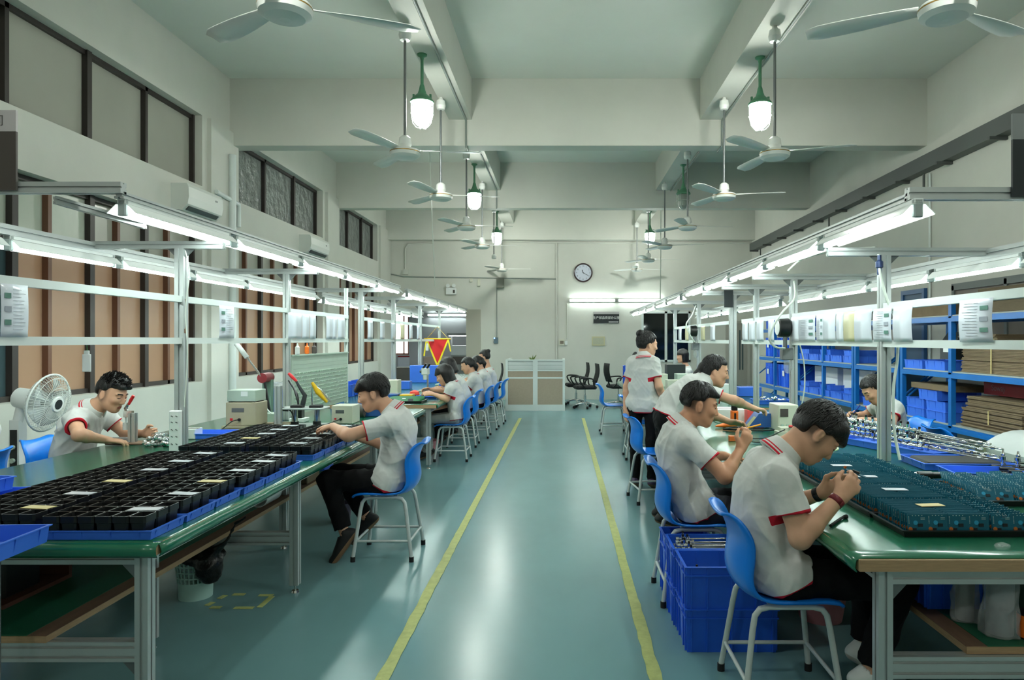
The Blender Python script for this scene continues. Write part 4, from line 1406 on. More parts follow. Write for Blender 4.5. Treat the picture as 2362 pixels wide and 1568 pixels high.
def office_chair(x, y, rot, label):
    t = thing('office_chair', label, 'office chair', (x, y, 0), math.radians(rot), 'black mesh office chairs')
    G = [[(-.22 - .05 * u - .04 * math.sin(3 * u), v * (.21 - .03 * u), .56 + .42 * u) for v in np.linspace(-1, 1, 7)] for u in np.linspace(0, 1, 7)]
    MB().sheet(G, 0, .014).obj('backrest', mat('mesh_fabric_black', (34, 36, 38), .7), t, False)
    MB().rbox((-.23, -.235, .42), (.24, .235, .50), .05).obj('seat_cushion', mat('black_cushion', (26, 27, 29), .75), t, False)
    for s in (-1, 1):
        MB().tube(smooth_path([(-.2, s * .22, .45), (-.14, s * .27, .52), (-.12, s * .28, .64), (.0, s * .28, .67), (.16, s * .28, .66), (.14, s * .27, .56), (.05, s * .24, .46)], 4), .017, 7).obj('armrest', BLACKP, t, False)
    MB().tube([(-.05, 0, .44), (-.2, 0, .46), (-.25, 0, .62)], .02, 8).obj('back_bracket', BLACKP, t, False)
    MB().cyl((0, 0, .1), (0, 0, .28), .03, n=14).cyl((0, 0, .28), (0, 0, .43), .016, n=12).obj('gas_lift', CHROME, t, False)
    for q in range(5):
        a = q * 2 * math.pi / 5 + .3
        c, s = math.cos(a), math.sin(a)
        MB().tube([(0, 0, .12), (.14 * c, .14 * s, .10), (.27 * c, .27 * s, .075)], [.024, .018, .012], 8).obj('base_arm', CHROME, t, False)
        MB().cyl((.27 * c - .02 * s, .27 * s + .02 * c, .03), (.27 * c + .02 * s, .27 * s - .02 * c, .03), .03, n=12).obj('castor', BLACKM, t, False)
    return t
office_chair(.52, 15.3, 190, 'black mesh office chair in front, right of the office partition')
office_chair(.34, 16.1, 188, 'black mesh office chair behind the other one, right of the office partition')
office_chair(1.28, 15.6, 15, 'black mesh office chair half hidden behind the blue partition box')
office_chair(-1.6, 15.5, 190, 'black mesh office chair left of the office partition')
# ================================================================== BLACK CELL TRAYS ON THE LEFT BENCH
def cell_tray_mesh(w, d, h, nx, ny):
    b = MB()
    cw, cd = w / nx, d / ny
    for i in range(nx):
        for j in range(ny):
            cx, cy = -w / 2 + cw * (i + .5), -d / 2 + cd * (j + .5)
            def ring(sx, sy, z):
                a, e = cw / 2 * sx, cd / 2 * sy
                q = min(a, e) * .22
                return [(cx - a + q, cy - e, z), (cx + a - q, cy - e, z), (cx + a, cy - e + q, z), (cx + a, cy + e - q, z), (cx + a - q, cy + e, z), (cx - a + q, cy + e, z), (cx - a, cy + e - q, z), (cx - a, cy - e + q, z)]
            R = [ring(.74, .74, 0), ring(.88, .88, h * .68), ring(.97, .97, h * .70), ring(.985, .985, h), ring(.90, .90, h), ring(.80, .80, h * .5), ring(.68, .68, .006)]
            vs = [p for r in R for p in r]
            fs = [tuple(range(7, -1, -1)), tuple(range(48, 56))]
            for k in range(6):
                for e in range(8):
                    f = (e + 1) % 8
                    fs.append((k * 8 + e, k * 8 + f, k * 8 + 8 + f, k * 8 + 8 + e))
            b.add(vs, fs)
    return b
_cell = {k_: cell_tray_mesh(.388, k_, .084, 6, 3).mesh('cells', [BLACKP]) for k_ in (.238, .213)}
_slip = {m.name: MB().cbox((0, 0, .001), (.115, .05, .002)).mesh('paper_slip', [m]) for m in (PAPER, PAPERY)}
def cell_tray(x, y, z, dd, label, group, slip, rot, sx, sy, tilt=0):
    t = thing('cell_tray', label, 'parts tray', (x, y, z), rot, group)
    t.rotation_euler = (tilt, 0, rot)
    _link('cells', _cell[dd], t)
    if slip:
        o = _link('paper_slip', _slip[slip.name], t)
        o.location = (sx, sy, .085)
        o.rotation_euler = (0, 0, random.uniform(-.25, .05))
for c, (xc, cn) in enumerate(((-1.735, 'aisle side column'), (-2.175, 'window side column'))):
    for i in range(6):
        y = 2.70 + .252 * i + (.03 if c else 0)
        slip = PAPERY if (c == 0 and i == 2) or (c == 1 and i in (0, 2)) else PAPER
        sn = 'cream' if slip is PAPERY else 'white'
        jx = random.uniform(-.012, .012)
        blue_tray(xc + jx * .5, y, TT, .425, .246, .036, 'blue tray under black cells, front block, %s, %s from camera' % (cn, ORD[i]), 'blue trays of the front block on the left bench')
        cell_tray(xc - .008 + jx, y + random.uniform(-.004, .004), TT + .0055, .238, 'black cell tray with %s slip, front block, %s, %s from camera' % (sn, cn, ORD[i]), 'black cell trays of the front block on the left bench', slip, random.uniform(-.012, .012), .13, random.uniform(-.03, .05))
    for i in range(5):
        y = 4.39 + .226 * i
        slip = PAPERY if (c == 1 and i == 1) else PAPER
        sn = 'cream' if slip is PAPERY else 'white'
        blue_tray(xc - .005, y, TT, .425, .221, .036, 'blue tray under black cells, rear block, %s, %s from camera' % (cn, ORD[i]), 'blue trays of the rear block on the left bench')
        cell_tray(xc + random.uniform(-.01, .01), y, TT + .0055, .213, 'black cell tray with %s slip, rear block, %s, %s from camera' % (sn, cn, ORD[i]), 'black cell trays of the rear block on the left bench', slip, random.uniform(-.012, .012), .10 if c else .06, .02)
# loose slips / part in front of the man
# ---- other blue trays on the left bench
blue_tray(-2.74, 3.10, TT, .52, .36, .05, 'lowest blue tray of the stack at the left edge of the near left bench', 'stacked blue trays at the left edge', .08)
blue_tray(-2.80, 3.12, TT + .05, .46, .32, .06, 'blue tray with white strips and black knobs on the stack at the left edge', 'stacked blue trays at the left edge', -.12)
blue_tray(-2.93, 2.86, TT + .05, .30, .24, .07, 'small blue tray on the near side of the stack at the left edge', 'stacked blue trays at the left edge', .05)
for i in range(5):
    single(MB().rbox((-.14, -.012, 0), (.14, .012, .012), .004), 'white_strip', WHITEP, 'white strip lying in the stacked blue tray at the left edge', 'strip', (-2.78, 3.06 + .028 * i, TT + .056 + .006 * (i % 3)), 'white strips in the blue tray', (0, 0, -.1))
for i in range(4):
    single(MB().sphere((0, 0, .018), .018, 10), 'black_ball', BLACKP, 'round black ball lying in the stacked blue tray at the left edge', 'ball', (-2.66 + .04 * (i % 2), 3.03 + .05 * i, TT + .055), 'black balls in the blue tray')
# tray in the lower left corner of the photo, standing on a small trolley outside the frame
t = thing('trolley', 'small grey trolley under the blue tray at the lower left corner', 'trolley', (-2.16, 2.28, 0))
MB().box((-2.36, 2.13, .775), (-1.93, 2.44, .79)).obj('trolley_top', GREYSTEEL, t)
for x in (-2.34, -1.97):
    for y in (2.15, 2.42):
        MB().cyl((x, y, 0), (x, y, .775), .012, n=8).obj('leg', GREYSTEEL, t)
blue_tray(-2.05, 2.27, .79, .52, .34, .06, 'blue tray in the lower left corner in front of the left bench', None, .05)
# ---- things along the window side of the left bench
blue_tray(-2.72, 5.35, TT, .36, .26, .04, 'single blue tray lying beyond the power strip on the left bench', None, -.02)
b = MB()
b.extr((-.10, 0, 0), (-.10, 0, .20), .04).box((-.16, -.06, 0), (.06, .06, .012))
b.tube([(-.06, 0, .10), (-.05, 0, .22), (-.02, 0, .25)], .012, 8)
def toggle_jig(x, y, z, s, label, rot=0):
    t = thing('toggle_clamp_jig', label, 'clamp jig', (x, y, z), rot)
    MB().rbox((-.13, -.07, 0), (.13, .07, .012), .006).obj('base_plate', WOODB, t, False)
    MB().extr((.03, 0, .012), (.03, 0, .22), .045).extr((-.12, 0, .03), (.0, 0, .03), .03).obj('upright', ALU, t, False)
    MB().cyl((-.02, 0, .10), (-.02, 0, .15), .02, n=12).cyl((-.02, 0, .15), (-.02, 0, .22), .006, n=8).obj('plunger', WHITEP, t, False)
    MB().tube([(.0, 0, .21), (-.02, 0, .255), (0.0, 0, .29)], [.016, .013, .008], 8).box((-.03, -.015, .19), (.03, .015, .235)).obj('clamp_arm', STEEL, t, False)
    MB().tube([(.0, 0, .28), (.018, 0, .315), (.036, 0, .345)], [.008, .0115, .011], 10).obj('handle', RED, t, False, 'red rubber handle')
toggle_jig(-3.12, 5.0, TT, 1, 'aluminium toggle clamp jig with red handle before the young man by the windows')
for i in range(3):
    t = thing('clear_case', 'small clear case with dark part inside, %s beside the toggle clamp jig' % ORD[i], 'case', (-2.985 + .052 * i, 5.10, TT), 0, 'small clear cases on the left bench')
    MB().rbox((-.022, -.02, 0), (.022, .02, .062), .004).obj('shell', CLEARP, t, False)
    MB().box((-.014, -.012, .002), (.014, .012, .024)).obj('dark_insert', SIGND, t, False)
carton((-2.90, 5.22, TT), (-2.76, 5.34, TT + .075), WHITEP, 'white card box behind the metal fittings on the left bench')
# bright metal fittings heaped beside the power strip
def fitting_mesh():
    b = MB()
    b.lathe([(.004, 0), (.013, .002), (.013, .014), (.008, .016), (.008, .03), (.014, .034), (.017, .045), (.014, .057), (.006, .062), (.001, .063)], n=12)
    return b.mesh('threaded_fitting', [CHROME])
_fit = fitting_mesh()
for i in range(34):
    o = bpy.data.objects.new('threaded_fitting', _fit)
    COL.objects.link(o)
    lay = 0 if i < 20 else 1 if i < 30 else 2
    o.location = (-2.80 + random.uniform(-.13, .10) * (1 - .25 * lay), 4.92 + random.uniform(-.08, .07) * (1 - .25 * lay), TT + .017 + .026 * lay)
    o.rotation_euler = (math.pi / 2 + random.uniform(-.3, .3), 0, random.uniform(0, 6.28))
    tag(o, 'shiny ball ended metal fitting heaped beside the power strip', 'metal fitting', 'heap of metal fittings on the left bench')
# power strip tied to the pole
t = thing('power_strip', 'white power strip tied upright to the first left rack pole', 'power strip', (-2.575, 4.635, TT))
MB().rbox((-2.615, 4.615, TT + .001), (-2.54, 4.655, TT + .275), .008).obj('body', WHITEP, t)
s_ = MB()
for z in (.055, .105, .15, .20, .24):
    for x in (-2.592, -2.562):
        s_.box((x - .005, 4.612, TT + z - .002), (x + .001, 4.6155, TT + z + .002)).box((x + .003, 4.612, TT + z - .007), (x + .006, 4.6155, TT + z - .001))
s_.obj('socket_holes', BLACKM, t)
# beige instruments on two aluminium rails
t = thing('aluminium_rails', 'pair of short aluminium rails lying on the left bench under the beige instrument', 'rails', (-2.62, 5.75, TT))
for y in (5.64, 5.82):
    MB().extr((-2.76, y, TT + .025), (-2.26, y + .12, TT + .025), .045).obj('rail', BEIGE, t)
def instrument(lo, hi, m, label, front='-y', name='instrument', cat='instrument'):
    lo, hi = V(lo), V(hi)
    t = thing(name, label, cat, ((lo[0] + hi[0]) / 2, (lo[1] + hi[1]) / 2, lo[2]))
    MB().rbox(lo, hi, .006).obj('case', m, t)
    w, h = hi[0] - lo[0], hi[2] - lo[2]
    MB().box((lo[0] + w * .2, lo[1] - .002, lo[2] + h * .58), (lo[0] + w * .6, lo[1], lo[2] + h * .76)).obj('vent_panel', GREYSTEEL, t)
    MB().box((lo[0] + w * .15, lo[1] - .005, lo[2] + h * .22), (lo[0] + w * .23, lo[1], lo[2] + h * .32)).obj('switch', RED, t)
    MB().cyl((lo[0] + w * .45, lo[1], lo[2] + h * .26), (lo[0] + w * .45, lo[1] - .012, lo[2] + h * .26), .012, n=10).obj('connector', BLACKP, t)
    MB().tube(smooth_path([(lo[0] + w * .45, lo[1] - .012, lo[2] + h * .26), (lo[0] + w * .3, lo[1] - .06, lo[2] + h * .2), (lo[0] - .02, lo[1] - .12, TT + .008), (lo[0] - .2, lo[1] - .1, TT + .008)], 5), .004, 6).obj('cable', BLACKM, t)
    return t
instrument((-2.74, 5.66, TT + .048), (-2.49, 5.88, TT + .235), BEIGE, 'beige test instrument with vents standing on aluminium rails on the left bench')
t = thing('instrument', 'pale flat instrument stacked on top of the beige test instrument', 'instrument', (-2.62, 5.77, TT + .235))
MB().rbox((-2.735, 5.67, TT + .243), (-2.50, 5.87, TT + .335), .006).obj('case', GREYGREEN, t)
MB().box((-2.62, 5.668, TT + .285), (-2.565, 5.67, TT + .325)).obj('label_card', WHITEP, t)
for x in (-2.72, -2.52):
    MB().box((x - .01, 5.69, TT + .235), (x + .01, 5.85, TT + .244)).obj('foot', BLACKM, t)
single(MB().tube(smooth_path([(0, 0, .005), (.02, 0, .12), (.04, .02, .17), (.14, .02, .14), (.17, .03, .02)], 5), .006, 7).cyl((.05, 0, .155), (.13, -.02, .15), .008, n=8).rbox((-.03, -.02, 0), (.05, .04, .012), .004), 'test_probe', BLACKP, 'black clip probe with cable beside the beige test instrument', 'probe', (-2.44, 5.88, TT))
# arbor press with long lever, blue bins behind the louvre panel
t = thing('lever_press', 'hand lever press with white grip and red hub on the left bench', 'press', (-2.72, 6.35, TT))
MB().rbox((-2.80, 6.25, TT), (-2.62, 6.48, TT + .04), .01).box((-2.76, 6.40, TT), (-2.68, 6.46, TT + .42)).obj('press_body', mat('press_green_grey', (110, 140, 128), .4), t)
MB().cyl((-2.72, 6.30, TT + .40), (-2.72, 6.47, TT + .40), .045, n=18).obj('hub', mat('dark_red_hub', (150, 52, 60), .4), t, True, 'red hub')
MB().cyl((-2.72, 6.31, TT + .40), (-2.86, 6.29, TT + .60), .009, n=10).obj('lever', STEEL, t)
MB().cyl((-2.85, 6.292, TT + .585), (-2.945, 6.28, TT + .715), .022, n=14).obj('grip', WHITEP, t, True, 'white grip')
MB().cyl((-2.70, 6.31, TT + .36), (-2.66, 6.32, TT + .10), .012, n=10).obj('tie_bar', BLACKP, t)
blue_bin(-2.78, 6.7, TT, .20, .16, .12, 'small blue parts bin beside the lever press', None, 0, m=BLUEP)
for i, z in enumerate((TT + .12, TT + .25)):
    o = blue_tray(-2.80, 6.86, TT + .0 + .14 * i, .28, .22, .12, '%s blue bin of the pair behind the lever press' % ('lower' if i == 0 else 'upper'), 'stacked blue bins behind the lever press')
single(MB().sheet([[(-.12 + .24 * u, -.09 + .18 * v, .03 * math.sin(6 * u) * math.cos(5 * v) + .05) for v in np.linspace(0, 1, 10)] for u in np.linspace(0, 1, 12)], 0, .05), 'clear_bag', CLEARP, 'crumpled clear plastic bag on the upper blue bin', 'bag', (-2.80, 6.86, TT + .27))
t = thing('pale_parts_box', 'pale grey parts box with white wire handle beside the lever press', 'box', (-2.72, 6.05, TT))
MB().rbox((-2.70, 6.22, TT), (-2.56, 6.36, TT + .085), .008).obj('body', GREYGREEN, t)
MB().tube([(-2.69, 6.22, TT + .085), (-2.66, 6.21, TT + .16), (-2.60, 6.21, TT + .085)], .006, 6).obj('wire_handle', WHITEP, t)
# louvre panel hung on the rack
t = thing('louvre_panel', 'grey green louvred tool panel hanging between two poles of the left lamp rack', 'tool panel', (-2.55, 7.4, TT + .02))
sl_ = MB().box((-2.555, 6.53, TT + .03), (-2.54, 8.25, 1.355)).box((-2.56, 6.53, 1.345), (-2.53, 8.25, 1.36))
for r in range(10):
    z = TT + .07 + .038 * r
    for q in range(30):
        y = 6.60 + q * .054
        sl_.add([(-2.54, y, z), (-2.54, y + .03, z), (-2.54, y + .03, z + .02), (-2.54, y, z + .02), (-2.526, y + .004, z + .017), (-2.526, y + .026, z + .017)], [(0, 1, 5, 4), (0, 4, 3), (1, 2, 5), (4, 5, 2, 3)])
for r in range(4):
    z = 1.18 + .04 * r
    for q in range(60):
        y = 6.58 + q * .0275
        sl_.box((-2.5405, y, z), (-2.5395, y + .012, z + .003), 1)
sl_.obj('louvred_sheet', [GREYGREEN, GREYSTEEL], t)
for x, y, z, m, lb in ((-2.52, 6.62, 1.36, WHITEP, 'white glue bottle'), (-2.55, 6.95, 1.36, ORANGE, 'orange handled tool'), (-2.55, 7.15, 1.36, SIGND, 'dark clip')):
    single(MB().lathe([(.018, 0), (.022, .01), (.022, .07), (.010, .085), (.006, .11)], n=12), lb.replace(' ', '_'), m, '%s standing on top of the louvred panel' % lb, lb.split()[-1], (x, y, z))
# fixture with clamps near the man
t = thing('clamp_fixture', 'aluminium fixture with red and yellow clamp handles on the left bench', 'clamp jig', (-2.18, 6.0, TT))
MB().rbox((-2.42, 5.86, TT), (-2.0, 6.16, TT + .012), .006).obj('base_plate', ALU, t)
for x, y in ((-2.28, 5.93), (-2.10, 5.96)):
    MB().cyl((x, y, TT + .012), (x, y, TT + .155), .026, n=16).obj('cylinder', STEEL, t)
    MB().cyl((x, y, TT + .012), (x, y, TT + .05), .034, n=16).obj('cylinder_base', BLACKP, t)
MB().rbox((-2.40, 5.86, TT + .155), (-2.02, 6.06, TT + .168), .005).obj('top_plate', ALU, t)
MB().extr((-2.38, 5.83, TT + .012), (-2.38, 5.83, TT + .36), .05).obj('upright', ALU, t)
for x in (-2.26, -2.10):
    MB().rbox((x - .05, 5.90, TT + .168), (x + .05, 5.98, TT + .19), .006).obj('pad', BLACKM, t)
MB().tube([(-2.22, 5.95, TT + .19), (-2.20, 5.95, TT + .27), (-2.24, 5.95, TT + .33), (-2.28, 5.95, TT + .40)], [.022, .02, .014, .009], 8).obj('clamp_arm', SIGNK, t)
MB().tube([(-2.27, 5.95, TT + .39), (-2.31, 5.95, TT + .43), (-2.34, 5.95, TT + .46)], [.010, .015, .012], 10).obj('handle', RED, t, True, 'red handle')
MB().tube([(-2.15, 5.98, TT + .38), (-2.10, 5.98, TT + .30), (-2.02, 5.98, TT + .21)], [.012, .024, .012], 10).obj('handle', YEL, t, True, 'yellow handle')
MB().tube([(-2.15, 5.98, TT + .19), (-2.15, 5.98, TT + .38), (-2.06, 5.99, TT + .30), (-1.99, 5.99, TT + .21)], .008, 7).obj('clamp_arm', CHROME, t)
instrument((-2.05, 6.18, TT), (-1.86, 6.4, TT + .16), CREAM, 'cream power box beside the clamp fixture on the left bench')
t = thing('desk_microscope_lamp', 'small black flexible arm with square black foot in front of the louvred panel', 'arm', (-2.42, 6.33, TT))
MB().rbox((-2.47, 6.28, TT), (-2.33, 6.42, TT + .035), .005).obj('white_base', WHITEP, t)
MB().rbox((-2.45, 6.30, TT + .035), (-2.36, 6.38, TT + .11), .006).obj('black_foot', BLACKP, t)
MB().tube(smooth_path([(-2.40, 6.34, TT + .10), (-2.41, 6.34, TT + .20), (-2.45, 6.38, TT + .28), (-2.53, 6.44, TT + .37)], 5), [.010] * 5 + [.014] * 5 + [.010] * 6, 8).obj('flexible_arm', BLACKP, t)
t = thing('blue_coil_box', 'dark blue box with a wire coil behind the man at the left bench', 'box', (-1.85, 6.75, TT))
MB().rbox((-2.0, 6.75, TT), (-1.62, 6.95, TT + .13), .01).obj('body', BLUEDK, t)
MB().lathe([(.05, -.03), (.062, -.03), (.062, .03), (.05, .03), (.05, -.03)], (-1.93, 6.70, TT + .065), 20, axis=0).obj('wire_coil', SIGND, t)

# ================================================================== UNDER THE LEFT BENCH
t = thing('waste_basket', 'mint plastic basket on the floor under the left bench', 'basket', (-2.14, 4.06, 0))
bs = MB()
bs.lathe([(.001, 0), (.09, 0), (.094, .10), (.090, .10), (.086, .006), (.001, .006)], n=32)
def rad(z): return .094 + (z - .10) * .12
for q in range(34):
    a = q * 2 * math.pi / 26
    bs.tube([(rad(z) * math.cos(a), rad(z) * math.sin(a), z) for z in (.098, .17, .235)], .0042, 5)
for z in (.13, .165, .20, .235):
    bs.tube([(rad(z) * math.cos(a), rad(z) * math.sin(a), z) for a in np.arange(36) * math.pi / 18], .0045 if z < .23 else .008, 6, closed=True)
bs.obj('lattice', BASKET, t, False)
F_ = Field((-2.36, 3.84, .05), (-1.80, 4.28, .80), .008)
F_.ell((-2.10, 4.05, .245), (.13, .12, .055), None, .03).ell((-2.02, 3.98, .20), (.075, .07, .10), None, .03)
F_.cone((-2.02, 3.98, .27), (-1.92, 3.96, .34), .035, .012, .03).cone((-1.92, 3.96, .34), (-1.86, 3.96, .45), .010, .008, .01).cone((-1.86, 3.96, .45), (-1.515, 3.95, .69), .008, .007, .01)
F_.wrinkle(.007, .06, 4)
v_, q_ = F_.mesh()
bb = MB()
bb.add(v_, [tuple(int(k_) for k_ in r) for r in q_], 0, True)
tag(bb.obj('rubbish_bag', mat('black_bag_film', (14, 13, 14), .28, bump=.7, bscale=30)), 'black plastic rubbish bag tied from the bench edge into the mint basket', 'bag')
single(MB().lathe([(.075, 0), (.09, .16), (.085, .16), (.07, .01), (.001, .01)], n=20), 'waste_basket', mat('dark_purple_plastic', (52, 46, 62), .5), 'small dark purple basket behind the knees of the man at the left bench', 'basket', (-1.82, 5.72, 0))
single(MB().lathe([(.001, 0), (.13, 0), (.16, .16), (.155, .16), (.125, .01), (.001, .01)], n=24), 'plastic_basket', PINK, 'pink plastic basket on the floor under the far left bench', 'basket', (-1.80, 9.3, 0))
single(MB().lathe([(.001, 0), (.11, 0), (.135, .15), (.13, .15), (.105, .01), (.001, .01)], n=28), 'plastic_tub', PINK, 'pink plastic tub on the floor behind the legs of the nearest man', 'tub', (1.40, 3.75, 0))
t = thing('dark_wooden_tray', 'dark brown wooden tray on the lower shelf of the left bench', 'tray', (-2.62, 3.0, L1S))
MB().box((-2.98, 2.86, L1S), (-2.30, 3.26, L1S + .018)).box((-2.98, 3.24, L1S + .018), (-2.30, 3.26, L1S + .06)).obj('board', mat('dark_brown_board', (92, 56, 42), .5, var=.15), t)
single(MB().rbox((-.05, -.10, 0), (.05, .10, .20), .006), 'black_box', BLACKP, 'black box standing on the dark wooden tray under the left bench', 'box', (-2.40, 3.03, L1S + .018))
blue_bin(-2.72, 3.06, L1S + .018, .30, .22, .15, 'blue crate on the dark wooden tray under the left bench', None)
single(MB().box((-.012, -.5, 0), (.012, .5, .022)), 'loose_profile', ALU, 'loose aluminium strip lying on the lower shelf of the left bench', 'strip', (-2.42, 3.95, L1S), None, (0, 0, .6))
single(MB().lathe([(.055, -.12), (.06, -.12), (.06, .12), (.055, .12), (.055, -.12)], (0, 0, .06), 24, axis=1), 'paper_roll', WHITEP, 'white paper roll at the edge of the lower shelf of the left bench', 'roll', (-2.01, 4.72, L1S))
carton((-2.12, 5.35, L1S), (-1.96, 5.62, L1S + .15), CARD, 'brown carton on the lower shelf beside the knees of the man at the left bench')
blue_tray(-2.15, 6.0, L1S, .30, .25, .08, 'blue tray with red parts on the lower shelf of the left bench', None)
for i in range(4):
    single(MB().rbox((-.03, -.02, 0), (.03, .02, .03), .005), 'red_part', RED, 'red plastic part in the blue tray on the lower shelf of the left bench', 'part', (-2.22 + .045 * i, 5.98 + .02 * (i % 2), L1S + .005), 'red parts under the left bench', (0, 0, i))

# ================================================================== CIRCUIT BOARDS ON THE RIGHT BENCH
def pcb_mesh(kind):
    b = MB()
    w, h, th = .152, .078, .0018
    if kind == 0:
        poly = [(-w / 2, 0), (w / 2, 0), (w / 2, h), (.03, h), (-w / 2, h)]
    elif kind == 1:
        poly = [(-w / 2, 0), (w / 2, 0), (w / 2, h * .72), (w * .34, h * .72), (w * .28, h), (-.01, h), (-.016, h * .80), (-w * .26, h * .80), (-w * .30, h * .96), (-w / 2, h * .96)]
    else:
        poly = [(-w / 2, 0), (w / 2, 0), (w / 2, h * .9), (w * .1, h * .9), (w * .06, h * .62), (-w * .2, h * .62), (-w * .24, h), (-w / 2, h)]
    b.prism([(x, z) for x, z in poly][::-1], -th / 2, th / 2, 1, 5)
    b.m[-1] = b.m[-2] = 0                              # the two faces; the rim shows the paler laminate
    y = -th / 2
    for cx in (-w / 4, w / 4):
        b.box((cx - .024, y - .002, .012), (cx - .006, y, .026), 1)
        b.box((cx + .0, y - .003, .03), (cx + .018, y, .042), 1)
        b.cyl((cx - .008, y, .045), (cx - .008, y - .0012, .045), .0085, n=10, mi=4)
        b.lathe([(.0045, -.0015), (.0075, -.0015), (.0075, .0015), (.0045, .0015)], (cx - .029, y - .0015, .022), 10, 3, axis=1)
        for k_ in range(6):
            b.box((cx - .034, y - .0006, .042 + k_ * .005), (cx - .0315, y, .0445 + k_ * .005), 2)
        for k_ in range(4):
            b.box((cx - .02 + k_ * .012, y - .0006, .070), (cx - .017 + k_ * .012, y, .073), 2)
        b.box((cx + .012, y - .0006, .062), (cx + .028, y, .0635), 2).box((cx + .012, y - .0006, .057), (cx + .028, y, .0585), 2)
    return b.mesh('circuit_board', [PCB, PCBD, PCBW, PCBC, PCBB, mat('laminate_edge', (70, 150, 168), .4)])
_pcb = [pcb_mesh(k_) for k_ in range(3)]
_btray = tray_mb(.56, .288, .026, .004, .014, .008, False).mesh('black_tray', [BLACKP])
_tn = ['nearest', 'second', 'third', 'fourth', 'fifth']
for ti in range(5):
    y0 = 2.615 + .293 * ti
    o = bpy.data.objects.new('black_tray', _btray)
    COL.objects.link(o)
    o.location = (1.567, y0 + .145, TT)
    tag(o, 'shallow black tray under upright circuit boards, %s from the near end of the right bench' % _tn[ti], 'tray', 'black trays of circuit boards')
    for c, (xc, kind, cn) in enumerate(((1.392, 0, 'left'), (1.55, 0, 'middle'), (1.722, 1, 'right'))):
        for i in range(16):
            o = bpy.data.objects.new('circuit_board', _pcb[kind if kind == 0 else 1 + (i + ti) % 2])
            COL.objects.link(o)
            o.location = (xc + random.uniform(-.003, .003) + (.004 * (i % 3 - 1) if kind else 0), y0 + .022 + i * .0162, TT + .006)
            o.rotation_euler = (-.10 + random.uniform(-.03, .03), random.uniform(-.012, .012), random.uniform(-.03, .03))
            tag(o, 'teal circuit board upright in the %s column of the %s black tray' % (cn, _tn[ti]), 'circuit board', 'circuit boards in the %s column of the %s tray' % (cn, _tn[ti]))
    slipm = PAPERY if ti == 0 else PAPER
    single(MB().cbox((0, 0, .001), (.10, .045, .002)), 'paper_slip', slipm, '%s paper slip lying on the boards of the %s black tray on the right bench' % ('cream' if ti == 0 else 'white', _tn[ti]), 'paper slip', (1.475, y0 + .16, TT + .006 + .0795), None, (0, 0, random.uniform(-.1, .2)))
_btray2 = tray_mb(.62, .46, .026, .004, .014, .008, False).mesh('black_tray', [BLACKP])
o = bpy.data.objects.new('black_tray', _btray2)
COL.objects.link(o)
o.location = (2.17, 3.33, TT)
tag(o, 'wide shallow black tray under tilted circuit boards at the right edge of the photo', 'tray')
for c in range(3):
    for i in range(18):
        o = bpy.data.objects.new('circuit_board', _pcb[1 + (i + c) % 2])
        COL.objects.link(o)
        o.location = (1.97 + .185 * c + .003 * i, 3.14 + i * .0225, TT + .006)
        o.rotation_euler = (-.55 + random.uniform(-.06, .06), random.uniform(-.05, .05), -.12 + random.uniform(-.04, .04))
        tag(o, 'teal circuit board tilted back in the %s column of the wide black tray' % ('left', 'middle', 'right')[c], 'circuit board', 'tilted circuit boards in the %s column of the wide tray' % ('left', 'middle', 'right')[c])
# part in the hands of the nearest man
single(MB().cbox((0, 0, 0), (.085, .03, .004), 0).cbox((0, 0, .006), (.03, .02, .01), 1).cyl((-.045, 0, .002), (-.045, 0, .012), .006, n=10, mi=2), 'small_board', [PCB, SIGNK, PCBC], 'small circuit board held in the hands of the nearest man', 'circuit board', (1.225, 2.89, .945), None, (0, .35, -.45))
t = thing('inline_connector', 'black cable connector with silver collar lying behind the circuit boards', 'connector', (1.93, 3.72, TT))
MB().cyl((1.84, 3.715, TT + .022), (1.90, 3.715, TT + .022), .016, n=16).obj('collar', CHROME, t)
MB().lathe([(.016, 1.90), (.022, 1.905), (.022, 1.98), (.018, 1.985), (.018, 2.03), (.012, 2.05), (.004, 2.055), (.003, 2.11)], (0, 3.715, TT + .022), 16, axis=0).obj('body', BLACKP, t)
single(MB().tube(smooth_path([(-.10, -.06, .006), (-.03, -.01, .006), (.03, .03, .007), (.06, .035, .008)], 5), [.006] * 12 + [.010, .010, .010, .004], 8), 'black_cable', BLACKM, 'short black cable end on the green mat in front of the nearest man', 'cable', (1.15, 2.85, TT), None, (0, 0, .3))
# rods with bright fittings
def rod_proto():
    t = thing('sensor_rod', 'x', 'metal rod', (0, 0, 0), 0, 'heap of bright metal rods on the right bench')
    MB().cyl((.04, 0, 0), (.50, 0, 0), .0048, n=8).obj('rod', STEEL, t, False)
    MB().lathe([(.008, -.03), (.015, -.027), (.015, -.004), (.009, 0), (.009, .014), (.021, .018), (.021, .04), (.012, .043), (.012, .06), (.018, .062), (.018, .078), (.007, .084)], n=10, axis=0).cyl((.028, 0, -.0), (.028, 0, .040), .011, n=10).cyl((.028, 0, .040), (.028, 0, .054), .008, n=8, mi=1).obj('threaded_head', [CHROME, BLACKM], t, False)
    MB().lathe([(.005, .455), (.010, .458), (.010, .48), (.005, .483)], n=8, axis=0).obj('lock_nut', CHROME, t, False)
    MB().tube([(.512 + .0135 * math.cos(a), .0135 * math.sin(a), 0) for a in np.arange(16) * math.pi / 8], .0052, 8, closed=True).obj('eye', CHROME, t, False)
    return t
_rod = None
nr = 0
